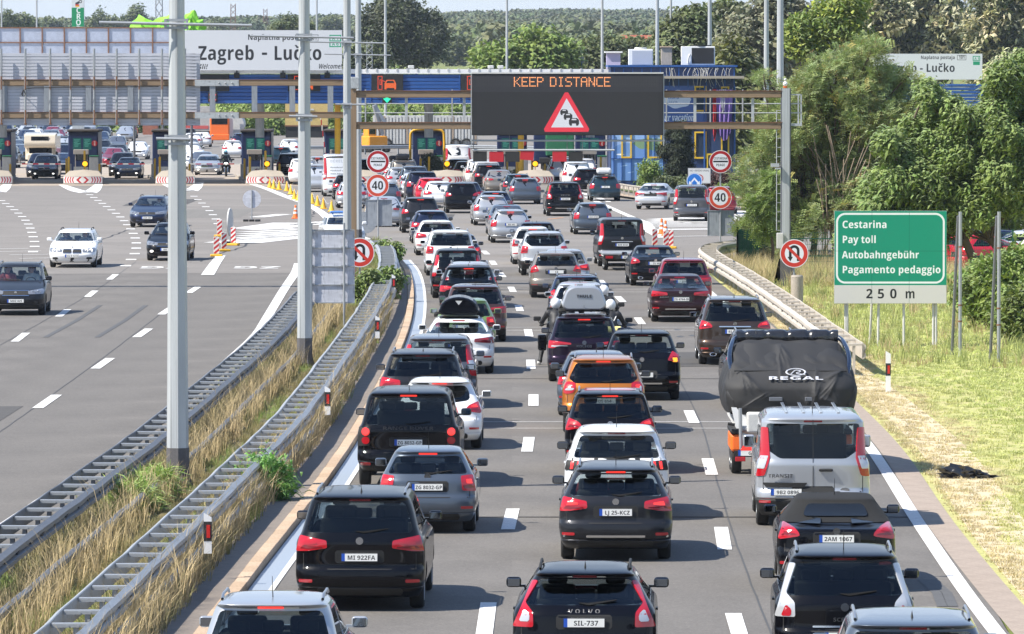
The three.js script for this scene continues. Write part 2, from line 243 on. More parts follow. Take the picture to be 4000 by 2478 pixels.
// ---------------------------------------------------------------- safety barriers
function sweep(path, prof, y0) { // path [x, D]; prof [[out, y], ...] with out towards the right of travel
const pos = [], idx = [], uv = [];
path.forEach((p, i) => {
const a = path[Math.max(0, i - 1)], b = path[Math.min(path.length - 1, i + 1)], dx = b[0] - a[0], dd = b[1] - a[1], l = Math.hypot(dx, dd) || 1, nx = dd / l, nd = -dx / l;
prof.forEach((q, j) => { pos.push(p[0] + nx * q[0], y0 + q[1], -(p[1] + nd * q[0])); uv.push(j * 0.1, i * 0.5); });
if (i) for (let j = 0; j < prof.length; j++) { const n = prof.length, k = (j + 1) % n, o = (i - 1) * n; idx.push(o + j, o + k, o + n + j, o + k, o + n + k, o + n + j); }
});
const n = prof.length, last = (path.length - 1) * n; for (let j = 1; j < n - 1; j++) { idx.push(0, j + 1, j); idx.push(last, last + j, last + j + 1); }
const g = new THREE.BufferGeometry(); g.setAttribute('position', new THREE.Float32BufferAttribute(pos, 3)); g.setAttribute('uv', new THREE.Float32BufferAttribute(uv, 2)); g.setIndex(idx);
const h = g.toNonIndexed(); h.computeVertexNormals(); return h;
}
const W_BEAM = (s) => [[0, 0], [0.03, 0.02], [0.08, 0.05], [0.08, 0.11], [0.02, 0.135], [0.02, 0.175], [0.08, 0.20], [0.08, 0.26], [0.03, 0.29], [0, 0.31], [-0.012, 0.3], [-0.012, 0.01]].map((p) => [p[0] * s, p[1]]).slice();
const orient = (prof, s) => s < 0 ? prof.slice().reverse() : prof;
function barrier(name, label, group, path, o) {
const t = thing(name, label, 'guardrail', V(0, 0, 0), 0, group), r = rng(o.seed || 3), sp = o.sp || 2, pts = smoothPath(path, sp).map((p) => [p[0] + (r() - 0.5) * 0.035, p[1]]), nuts = [];
const side = o.face, gap = o.gap, hk = o.double ? 1.4 : 1;                                   // the lit beam faces `face`; the other beam stands `gap` to the other side
const shift = (p, i, k) => { const a = pts[Math.max(0, i - 1)], b = pts[Math.min(pts.length - 1, i + 1)], dx = b[0] - a[0], dd = b[1] - a[1], l = Math.hypot(dx, dd) || 1; return [p[0] + dd / l * k, p[1] - dx / l * k]; };
const beams = [[0, side], [-side * gap, -side]];
for (const [off, s] of o.single ? [beams[0]] : beams) for (let i = 0; i < pts.length - 1; i += 2) {
const seg = []; for (let k = i; k <= Math.min(i + 2, pts.length - 1); k++) seg.push(shift(pts[k], k, off));
mesh('rail_section', sweep(seg, orient(W_BEAM(s).map((q) => [q[0], q[1] * hk]), s), o.top - 0.31 * hk), o.mat, t);
}
if (o.lower) for (let i = 0; i < pts.length - 1; i += 2) { const seg = []; for (let k = i; k <= Math.min(i + 2, pts.length - 1); k++) seg.push(shift(pts[k], k, side * 0.03 + (o.lowerShift || 0))); mesh('lower_rail', sweep(seg, orient([[0, 0], [0.05, 0.03], [0.05, 0.11], [0, 0.14], [-0.02, 0.14], [-0.02, 0]].map((p) => [p[0] * side, p[1]]), side), 0.32), o.lowerMat || o.mat, t); }
const tray = merge([box(gap - 0.04, 0.012, 0.16, 0, 0, 0), box(gap - 0.04, 0.04, 0.012, 0, -0.026, 0.08), box(gap - 0.04, 0.03, 0.012, 0, -0.021, -0.08), ...[0.1, -0.16].flatMap((k) => [box(0.015, 0.05, 0.13, gap * k, -0.031, 0), box(0.03, 0.03, 0.012, gap * k + 0.06, -0.03, 0.093)])]);
const post = merge([box(0.012, o.top - 0.06, 0.13), box(0.06, o.top - 0.06, 0.012, 0.03, 0, 0.06), box(0.06, o.top - 0.06, 0.012, 0.03, 0, -0.06)]).translate(0, (o.top - 0.06) / 2, 0);
pts.forEach((p, i) => {
const c = shift(p, i, -side * gap / 2), a = pts[Math.max(0, i - 1)], b = pts[Math.min(pts.length - 1, i + 1)], turn = -Math.atan2(b[0] - a[0], b[1] - a[1]);
for (const y of [o.top - 0.155 * hk]) { const e = shift(p, i, side * 0.045); nuts.push(new THREE.SphereGeometry(0.022, 5, 4).translate(e[0], y, -e[1])); }
const s = mesh('spacer', tray, o.spacerMat || o.mat, t); s.position.set(c[0], o.top - 0.03, -c[1]); s.rotation.y = turn + (r() - 0.5) * 0.03; s.rotation.z = (r() - 0.5) * 0.02;
const q = mesh('post', post, o.postMat || o.mat, t); q.position.set(c[0] + 0.05, 0, -c[1]); q.rotation.y = turn;
});
stuff(mesh('bolts', merge(nuts), M.galvDark, t));
return t;
}
const railL = [[-8.7, 70], [-8.25, 90], [-7.99, 102], [-7.45, 124], [-7.24, 137], [-6.8, 174], [-6.78, 206]];
barrier('guardrail', 'galvanised ladder guardrail with shade put into its dark colour beside the oncoming carriageway', 'guardrails of the median', railL.map((p) => [p[0] + 0.6, p[1]]), { face: 1, gap: 0.62, top: 0.8, mat: M.galvDark, spacerMat: M.galv, lowerMat: M.galvDark, postMat: M.galvDark, lower: true, lowerShift: 0.55, seed: 7 });  // steel coloured darker to paint in the shade of its side away from the sun
const railM = [[-5.72, 70], [-5.49, 82.5], [-4.94, 105], [-4.61, 119], [-4.3, 134.6], [-4.12, 160], [-4.02, 180], [-3.98, 200], [-4.05, 219], [-4.3, 240], [-4.75, 256], [-5.2, 264]];
barrier('guardrail', 'pale galvanised ladder guardrail between the grass and our left lane', 'guardrails of the median', railM, { face: 1, gap: 0.52, top: 0.82, mat: M.galv, lower: true, lowerShift: 0.1, seed: 9 });
const railR = [[8.38, 167], [8.29, 174], [8.08, 195], [7.85, 212], [7.55, 230], [7.28, 243], [7.25, 251], [7.6, 257], [8.3, 261], [9.3, 264], [10.5, 266.5]];
barrier('guardrail', 'guardrail with warm sunlight painted into its beige steel curving round the dry exit verge', null, railR, { face: -1, gap: 0.62, top: 0.84, mat: M.beige, double: true, sp: 2.7, seed: 12 });  // galvanised rail; the warm sunlight on it is put into the beige colour
// ---------------------------------------------------------------- road vehicles
// A body is a stack of horizontal outlines: at height y it ends at rear(y) and front(y), is half(y) wide, and its corners are rounded.
function curve(pts) { // monotone cubic through [[x, y], ...]
const n = pts.length, m = [], d = [];
for (let i = 0; i < n - 1; i++) d.push((pts[i + 1][1] - pts[i][1]) / (pts[i + 1][0] - pts[i][0]));
for (let i = 0; i < n; i++) m.push(i === 0 ? d[0] : i === n - 1 ? d[n - 2] : d[i - 1] * d[i] <= 0 ? 0 : 2 * d[i - 1] * d[i] / (d[i - 1] + d[i]));
return (x) => {
if (x <= pts[0][0]) return pts[0][1]; if (x >= pts[n - 1][0]) return pts[n - 1][1];
let i = 0; while (x > pts[i + 1][0]) i++;
const h = pts[i + 1][0] - pts[i][0], t = (x - pts[i][0]) / h, t2 = t * t, t3 = t2 * t;
return (2 * t3 - 3 * t2 + 1) * pts[i][1] + (t3 - 2 * t2 + t) * h * m[i] + (-2 * t3 + 3 * t2) * pts[i + 1][1] + (t3 - t2) * h * m[i + 1];
};
}
function profile(s) { // s: { kind, L, W, H, belt }
const { L, W, H, kind } = s, g = s.clear ?? 0.2, b = s.belt ?? H * 0.64, wt = H - (s.crown ?? 0.11), bump = s.bump ?? 0.62;
const slope = { hatch: [0.15, 0.50, 0.40], wagon: [0.12, 0.46, 0.34], suv: [0.12, 0.44, 0.32], mpv: [0.08, 0.30, 0.22], van: [0.05, 0.14, 0.12], box: [0.05, 0.14, 0.12], sedan: [0.5, 1.12, 1.16], lift: [0.34, 0.92, 0.9], top: [0.5, 1.0, 1.05] }[kind] || s.slope;
const [rb, rt, rl] = s.slope || slope, deck = ['sedan', 'lift', 'top'].includes(kind);
const rear = deck
? [[g, 0.2], [g + 0.12, 0.05], [0.5, 0], [bump, 0.02], [bump + 0.05, 0.05], [b - 0.1, 0.06], [b - 0.02, 0.09], [b + 0.02, rb * 0.7], [b + 0.05, rb], [wt, rt], [wt + 0.045, rl], [H - 0.03, rt + 0.35], [H, rt + 0.75]]
: [[g, 0.2], [g + 0.12, 0.05], [0.5, 0], [bump, 0.015], [bump + 0.045, 0.055], [b - 0.1, rb * 0.55], [b, rb], [wt, rt], [wt + 0.035, rl], [H - 0.03, rl + 0.2], [H, rt + 0.8]];
const van = kind === 'van' || kind === 'box', nose = s.nose ?? (van ? 0.62 : 1.05), hood = b - (van ? 0.02 : 0.01), lip = s.lip ?? hood - (van ? 0.12 : s.face ? 0.27 : 0.18);
const front = [[g, 0.16], [g + 0.1, 0.05], [0.5, 0], [lip - 0.14, 0.03], [lip, 0.14], [lip + (hood - lip) * 0.55, nose * 0.55], [hood, nose], [hood + 0.04, nose + 0.08], [wt, nose + (s.rake ?? (van ? 0.75 : 0.95))], [wt + 0.06, nose + (s.rake ?? 0.95) + 0.12], [H - 0.025, nose + (s.rake ?? 0.95) + 0.35], [H, nose + (s.rake ?? 0.95) + 0.8]];
const rw = s.roof ?? ({ van: 0.86, box: 0.9, mpv: 0.75, suv: 0.74, top: 0.66 }[kind] || 0.70);
const half = [[g, 0.9], [g + 0.13, 0.965], [0.55, 1], [b - 0.12, 0.99], [b - 0.03, 0.965], [b + 0.02, 0.93], [wt - 0.03, rw + 0.035], [wt + 0.03, rw - 0.01], [H - 0.03, rw - 0.09], [H - 0.008, rw - 0.24], [H, rw - 0.36]];
const R = curve(rear), F = curve(front), Q = curve(half), aR = s.aR ?? 0.42, aF = s.aF ?? 0.75, nR = s.nR ?? 3.4, nF = 3;
const zr = (y) => L / 2 - R(y), zf = (y) => -L / 2 + F(y), w = (y) => Q(y) * W / 2;
const caps = (y) => { const len = zr(y) - zf(y); return [Math.min(aR, len * 0.45), Math.min(aF, len * 0.45)]; };
const p = { g, b, wt, zr, zf, w, hood, lip, L, W, H, nose, deck,
zRear: (x, y) => { const a = caps(y)[0], k = Math.min(0.985, Math.abs(x) / w(y)); return zr(y) - a + a * (1 - k ** nR) ** (1 / nR); },
zFront: (x, y) => { const a = caps(y)[1], k = Math.min(0.985, Math.abs(x) / w(y)); return zf(y) + a - a * (1 - k ** nF) ** (1 / nF); },
xSide: (z, y) => { const [a, c] = caps(y), kr = clamp((z - (zr(y) - a)) / a, 0, 0.995), kf = clamp((zf(y) + c - z) / c, 0, 0.995); return w(y) * (kr > 0 ? (1 - kr ** nR) ** (1 / nR) : kf > 0 ? (1 - kf ** nF) ** (1 / nF) : 1); },
yTop: (x, z) => { let lo = b, hi = H; for (let i = 0; i < 22; i++) { const m = (lo + hi) / 2; (z < zr(m) && z > zf(m) && Math.abs(x) < w(m)) ? lo = m : hi = m; } return lo; },
ring: (y, inset, fine, o = {}) => { // outline at y, counter-clockwise seen from above
const e = inset, W2 = w(y) - e, Z1 = Math.min(zr(y) - e, o.zMax ?? 9), Z0 = Math.max(zf(y) + e, o.zMin ?? -9), len = Math.max(0.05, Z1 - Z0), a = Math.min(aR, len * 0.45), c = Math.min(aF, len * 0.45), out = [], nr = fine ? 9 : 5, ns = fine ? 5 : 2;
for (let i = 0; i <= nr; i++) { const t = (i / nr) * Math.PI / 2; out.push([W2 * Math.sin(t) ** (2 / nR), Z1 - a + a * Math.cos(t) ** (2 / nR)]); }
for (let i = 1; i < ns; i++) out.push([W2, lerp(Z1 - a, Z0 + c, i / ns)]);
for (let i = 0; i <= nr; i++) { const t = (1 - i / nr) * Math.PI / 2; out.push([W2 * Math.sin(t) ** (2 / nF), Z0 + c - c * Math.cos(t) ** (2 / nF)]); }
const mirror = out.slice(1, -1).reverse().map((q) => [-q[0], q[1]]); return out.concat(mirror);
} };
return p;
}
function hull(p, y0, y1, inset, fine, o = {}) {
const ys = [], N = fine ? 26 : 11, b = p.b, top = Math.min(y1, p.H);
const add = (a, c, n) => { for (let i = 0; i <= n; i++) { const y = lerp(a, c, i / n); if (y >= y0 - 1e-6 && y <= top + 1e-6) ys.push(y); } };
ys.push(y0); add(p.g, b - 0.12, N); add(b - 0.12, b + 0.08, fine ? 10 : 5); add(b + 0.08, p.wt - 0.03, fine ? 8 : 4); add(p.wt - 0.03, p.wt + 0.06, fine ? 6 : 3); for (let i = 1; i <= (fine ? 7 : 3); i++) { const y = lerp(p.wt + 0.06, p.H, 1 - (1 - i / (fine ? 7 : 3)) ** 2); if (y >= y0 && y <= top) ys.push(y); } ys.push(top);
ys.sort((a, c) => a - c); const rows = ys.filter((y, i) => !i || y - ys[i - 1] > 0.004);
const up = o.up || 0, pos = [], idx = []; let n = 0;
rows.forEach((y, i) => { const r = p.ring(Math.min(y + up, p.H), inset, fine, o); n = r.length; for (const q of r) pos.push(q[0], y, q[1]); if (i) for (let j = 0; j < n; j++) { const a = (i - 1) * n + j, c = (i - 1) * n + (j + 1) % n; idx.push(a, c, a + n, c, c + n, a + n); } });
const cap = (i, flip) => { const y = rows[i]; let zs = 0; for (let j = 0; j < n; j++) zs += pos[(i * n + j) * 3 + 2]; const c = pos.length / 3; pos.push(0, y, zs / n); for (let j = 0; j < n; j++) { const a = i * n + j, d = i * n + (j + 1) % n; flip ? idx.push(c, d, a) : idx.push(c, a, d); } };
cap(0, true); cap(rows.length - 1, false);
const g = new THREE.BufferGeometry(); g.setAttribute('position', new THREE.Float32BufferAttribute(pos, 3)); g.setIndex(idx); g.computeVertexNormals(); return g;
}
// patches that follow the body: a flat outline, cut fine, laid on the surface `at` and given thickness
function roundPoly(pts, r = 0.03, n = 3) { const out = []; const m = pts.length; for (let i = 0; i < m; i++) { const p = pts[i], a = pts[(i + m - 1) % m], b = pts[(i + 1) % m], la = Math.hypot(a[0] - p[0], a[1] - p[1]), lb = Math.hypot(b[0] - p[0], b[1] - p[1]), q = Math.min(p[2] ?? r, la * 0.45, lb * 0.45); for (let k = 0; k <= n; k++) { const t = k / n, A = [p[0] + (a[0] - p[0]) / la * q, p[1] + (a[1] - p[1]) / la * q], B = [p[0] + (b[0] - p[0]) / lb * q, p[1] + (b[1] - p[1]) / lb * q]; out.push([(1 - t) ** 2 * A[0] + 2 * t * (1 - t) * p[0] + t * t * B[0], (1 - t) ** 2 * A[1] + 2 * t * (1 - t) * p[1] + t * t * B[1]]); } } return out; }
function patch(poly, at, off, levels = 2, depth = 0.012) {
let area = 0; poly.forEach((p, i) => { const q = poly[(i + 1) % poly.length]; area += p[0] * q[1] - q[0] * p[1]; });
const pts = (area < 0 ? poly.slice().reverse() : poly).map((p) => new THREE.Vector2(p[0], p[1]));
let tris = THREE.ShapeUtils.triangulateShape(pts, []), v = pts.map((p) => [p.x, p.y]);
for (let l = 0; l < levels; l++) { const key = new Map(), mid = (a, b) => { const k = a < b ? a * 1e5 + b : b * 1e5 + a; if (!key.has(k)) { key.set(k, v.length); v.push([(v[a][0] + v[b][0]) / 2, (v[a][1] + v[b][1]) / 2]); } return key.get(k); }; const out = []; for (const [a, b, c] of tris) { const d = mid(a, b), e = mid(b, c), f = mid(c, a); out.push([a, d, f], [d, b, e], [f, e, c], [d, e, f]); } tris = out; }
const edges = new Map(); for (const t of tris) for (let i = 0; i < 3; i++) { const a = t[i], b = t[(i + 1) % 3], k = Math.min(a, b) + '_' + Math.max(a, b); edges.has(k) ? edges.set(k, null) : edges.set(k, [a, b]); }
const pos = [], nor = [], idx = []; const top = v.map((q) => at(q[0], q[1], off)), low = depth ? v.map((q) => at(q[0], q[1], off - depth)) : null;
const A = V(0, 0, 0), B = V(0, 0, 0), C = V(0, 0, 0);
top.forEach((t) => pos.push(...t)); for (const t of tris) idx.push(...t);
if (low) { for (const e of edges.values()) if (e) { const o = pos.length / 3; pos.push(...top[e[0]], ...top[e[1]], ...low[e[0]], ...low[e[1]]); idx.push(o, o + 2, o + 1, o + 1, o + 2, o + 3); } }
const g = new THREE.BufferGeometry(); g.setAttribute('position', new THREE.Float32BufferAttribute(pos, 3));
const uv = new Float32Array(pos.length / 3 * 2); let x0 = 1e9, x1 = -1e9, y0 = 1e9, y1 = -1e9; for (const q of v) { x0 = Math.min(x0, q[0]); x1 = Math.max(x1, q[0]); y0 = Math.min(y0, q[1]); y1 = Math.max(y1, q[1]); } v.forEach((q, i) => { uv[2 * i] = (q[0] - x0) / (x1 - x0); uv[2 * i + 1] = (q[1] - y0) / (y1 - y0); });
g.setAttribute('uv', new THREE.BufferAttribute(uv, 2)); g.setIndex(idx); g.computeVertexNormals(); return g;
}
const onRear = (p) => (x, y, off) => { const e = 0.01, z = p.zRear(x, y), dx = clamp((p.zRear(x + e, y) - p.zRear(x - e, y)) / (2 * e), -3, 3), dy = clamp((p.zRear(x, y + e) - p.zRear(x, y - e)) / (2 * e), -3, 3), l = Math.hypot(dx, dy, 1); return [x - dx / l * off, y - dy / l * off, z + off / l]; };
const onFront = (p) => (x, y, off) => { const e = 0.01, z = p.zFront(-x, y), dx = clamp((p.zFront(-x + e, y) - p.zFront(-x - e, y)) / (2 * e), -3, 3), dy = clamp((p.zFront(-x, y + e) - p.zFront(-x, y - e)) / (2 * e), -3, 3), l = Math.hypot(dx, dy, 1); return [-x + dx / l * off, y + dy / l * off, z - off / l]; };
const onSide = (p, s) => (z, y, off) => s > 0 ? [p.xSide(-z, y) + off, y, -z] : [-p.xSide(z, y) - off, y, z];
const onTop = (p) => (x, z, off) => [x, p.yTop(x, -z) + off, -z];
const csg = new Evaluator(); csg.useGroups = false; csg.attributes = ['position', 'normal'];
function cut(a, list) { let A = new Brush(a); A.updateMatrixWorld(); for (const g of list) { const B = new Brush(g); B.updateMatrixWorld(); A = csg.evaluate(A, B, SUBTRACTION); } const g = A.geometry; g.clearGroups(); return g; }
function prism(poly, axis, a, b) { const g = new THREE.ExtrudeGeometry(shapeOf(poly), { depth: b - a, bevelEnabled: false }); if (axis === 'z') g.translate(0, 0, a); else { g.rotateY(Math.PI / 2); g.translate(a, 0, 0); } g.deleteAttribute('uv'); return g; } // axis x: poly in (-z, y)
const plain = (g) => { g.deleteAttribute('uv'); g.clearGroups?.(); return g; };
// materials of vehicles
const paints = {};
function paint(name) {
const t = { black: [[0.003, 0.003, 0.0045], 0.35, 0], darkblue: [[0.010, 0.014, 0.032], 0.35, 0.3], navy: [[0.012, 0.02, 0.05], 0.35, 0.35], darkgrey: [[0.024, 0.025, 0.029], 0.35, 0.4], grey: [[0.10, 0.105, 0.12], 0.35, 0.4], bluegrey: [[0.085, 0.105, 0.135], 0.35, 0.45], silver: [[0.42, 0.44, 0.47], 0.35, 0.5], palesilver: [[0.55, 0.57, 0.60], 0.35, 0.4], white: [[0.74, 0.75, 0.76], 0.45, 0], cream: [[0.66, 0.58, 0.46], 0.5, 0], beige: [[0.26, 0.235, 0.205], 0.35, 0.45], brown: [[0.050, 0.032, 0.022], 0.35, 0.5], maroon: [[0.030, 0.011, 0.012], 0.35, 0.45], winered: [[0.22, 0.010, 0.022], 0.35, 0.4], red: [[0.52, 0.012, 0.035], 0.4, 0.1], orange: [[0.46, 0.15, 0.018], 0.35, 0.4], green: [[0.19, 0.30, 0.10], 0.35, 0.35], purple: [[0.014, 0.007, 0.018], 0.3, 0.4], rosebrown: [[0.075, 0.035, 0.03], 0.35, 0.45], teal: [[0.015, 0.035, 0.05], 0.35, 0.4] }[name];
const dark = Math.max(...t[0]) < 0.05; return paints[name] ||= phys(t[0], t[1], t[2], { clearcoat: dark ? 0.55 : 1, clearcoatRoughness: 0.04, specularIntensity: dark ? 0.1 : 0.3 });
}
const CM = {
trim: std(0.014, 0.7), tyre: std(0.016, 0.85), rim: std([0.34, 0.35, 0.36], 0.35, 0.8), rimDark: std([0.06, 0.06, 0.065], 0.4, 0.6), chrome: std([0.72, 0.73, 0.75], 0.12, 1),
glass: phys([0.74, 0.80, 0.80], 0.02, 0, { transmission: 1, thickness: 0, ior: 1.5 }), tint: phys([0.3, 0.34, 0.345], 0.02, 0, { transmission: 1, thickness: 0, ior: 1.5 }), solid: phys([0.010, 0.012, 0.014], 0.03, 0, { ior: 1.55 }),
lamp: phys([0.42, 0.008, 0.016], 0.12, 0, { clearcoat: 1 }), lampDark: phys([0.20, 0.006, 0.012], 0.12, 0, { clearcoat: 1 }), brake: phys([0.5, 0.01, 0.015], 0.2, 0, { emissive: new THREE.Color(1, 0.05, 0.03), emissiveIntensity: 0.55, clearcoat: 1 }), amber: phys([0.7, 0.2, 0.02], 0.2, 0, { emissive: new THREE.Color(1, 0.35, 0.03), emissiveIntensity: 0.9 }),
clear: phys([0.55, 0.56, 0.58], 0.12, 0.3, { clearcoat: 1 }), headlamp: phys([0.30, 0.31, 0.33], 0.08, 0.5, { clearcoat: 1 }), lit: phys([0.8, 0.8, 0.78], 0.2, 0, { emissive: new THREE.Color(1, 0.97, 0.9), emissiveIntensity: 1.3 }),
seat: std(0.05, 0.9), seatPale: std([0.42, 0.38, 0.31], 0.85), mirror: std([0.22, 0.25, 0.29], 0.04, 1), rail: std([0.40, 0.41, 0.43], 0.3, 0.8), fabric: std(0.008, 0.92), wiper: std(0.003, 1), skin: std([0.42, 0.24, 0.17], 0.6),
};
// number plates: one sheet of lettering, one cell for each plate
const plateList = ['MI 922FA', 'LJ 25-KCZ', 'SIL-737', 'ZG 4744-IB', 'RI 5920-E', '9B2 0896', '6U9 6344', 'FG D 1215', 'MDZ 025', '8764-IH', 'ZG 8032-GP', 'WZ1', '4AH 8136', 'HR 6837', 'ZU 68', 'CE', 'ZST 6', '2AM 1067', 'G AJ', 'HS 871-E', 'BM 482', 'PU 317-K', '5L1 2209', 'OS 654'];
const plateTex = canvas(1024, 1024, (x, w, h) => { x.fillStyle = '#d9d9d6'; x.fillRect(0, 0, w, h); plateList.forEach((s, i) => { const cx = (i % 4) * 256, cy = Math.floor(i / 4) * 64; x.fillStyle = '#e4e4e0'; x.fillRect(cx, cy, 256, 64); x.fillStyle = '#1d4fb0'; x.fillRect(cx + 3, cy + 3, 24, 58); x.strokeStyle = '#22242a'; x.lineWidth = 4; x.strokeRect(cx + 2, cy + 2, 252, 60); x.fillStyle = '#15161a'; x.font = 'bold 44px sans-serif'; x.textAlign = 'center'; x.textBaseline = 'middle'; x.fillText(s, cx + 140, cy + 34, 216); }); });
const plateMat = new THREE.MeshStandardMaterial({ map: plateTex, roughness: 0.4 });
const plateGeo = new Map();
function plateGeometry(s) { const i = Math.max(0, plateList.indexOf(s)); if (!plateGeo.has(i)) { const g = new THREE.BoxGeometry(0.54, 0.125, 0.012), uv = g.attributes.uv; for (let k = 0; k < uv.count; k++) uv.setXY(k, ((i % 4) + uv.getX(k)) / 4, 1 - (Math.floor(i / 4) + 1 - uv.getY(k)) / 16); plateGeo.set(i, g); } return plateGeo.get(i); }
const wheelGeo = {};
function wheelGeometry(r, fine, w = 0.215) {
return wheelGeo[r + '_' + fine + w] ||= (() => {
const n = fine ? 28 : 14, pts = [[r * 0.66, -w / 2 + 0.01], [r * 0.9, -w / 2], [r * 0.985, -w / 2 + 0.03], [r, -w / 2 + 0.06], [r, w / 2 - 0.06], [r * 0.985, w / 2 - 0.03], [r * 0.9, w / 2], [r * 0.66, w / 2 - 0.01], [r * 0.66, -w / 2 + 0.01]].map((q) => new THREE.Vector2(...q));
const tyre = new THREE.LatheGeometry(pts, n).rotateZ(-Math.PI / 2);
const parts = [new THREE.CylinderGeometry(r * 0.2, r * 0.2, w * 0.3, 10).rotateZ(Math.PI / 2).translate(w * 0.28, 0, 0), new THREE.CylinderGeometry(r * 0.67, r * 0.67, w * 0.1, n, 1, false).rotateZ(Math.PI / 2).translate(-w * 0.05, 0, 0), new THREE.TorusGeometry(r * 0.645, r * 0.03, 5, n).rotateY(Math.PI / 2).translate(w * 0.44, 0, 0)];
if (fine) for (let k = 0; k < 5; k++) parts.push(box(w * 0.14, r * 0.6, r * 0.17, w * 0.33, r * 0.34, 0).rotateX(k * Math.PI * 2 / 5));
return { tyre, rim: merge(parts) };
})();
}
// tail lamp outlines for the right hand side, in body fractions: x of half width, y in metres about the belt b
const LAMPS = {
wedge: (p) => [[0.50, p.b - 0.155], [0.52, p.b - 0.05], [0.985, p.b + 0.02], [0.985, p.b - 0.21], [0.8, p.b - 0.2]],
flat: (p) => [[0.44, p.b - 0.15], [0.46, p.b - 0.07], [0.985, p.b - 0.02], [0.985, p.b - 0.19]],
slim: (p) => [[0.36, p.b - 0.13], [0.36, p.b - 0.09], [0.985, p.b - 0.03], [0.985, p.b - 0.22], [0.82, p.b - 0.22], [0.66, p.b - 0.13]],
block: (p) => [[0.72, p.b - 0.24], [0.72, p.b + 0.0], [0.985, p.b + 0.02], [0.985, p.b - 0.26]],
tall: (p) => [[0.84, p.b - 0.28], [0.80, p.b + 0.02], [0.86, p.wt - 0.1], [0.985, p.wt - 0.1], [0.985, p.b + 0.02], [0.985, p.b - 0.3]],
pillar: (p) => [[0.70, p.b - 0.24], [0.72, p.b - 0.06], [0.90, p.b + 0.06], [0.87, p.wt - 0.06], [0.985, p.wt - 0.06], [0.985, p.b - 0.24]],
round: (p) => [[0.70, p.b - 0.2, 0.09], [0.70, p.b + 0.04, 0.09], [0.97, p.b + 0.05, 0.06], [0.985, p.b - 0.22, 0.09]],
tri: (p) => [[0.66, p.b - 0.14], [0.86, p.b + 0.07], [0.985, p.b - 0.02], [0.985, p.b - 0.2]],
drop: (p) => [[0.60, p.b - 0.12, 0.05], [0.70, p.b - 0.02, 0.05], [0.985, p.b + 0.06], [0.985, p.b - 0.18, 0.05]],
stack: (p) => [[0.76, p.b - 0.36], [0.76, p.b - 0.03], [0.985, p.b - 0.02], [0.985, p.b - 0.37]],
claw: (p) => [[0.56, p.b - 0.17], [0.54, p.b - 0.03], [0.985, p.b - 0.01], [0.985, p.b - 0.18]],
};
const designs = new Map();
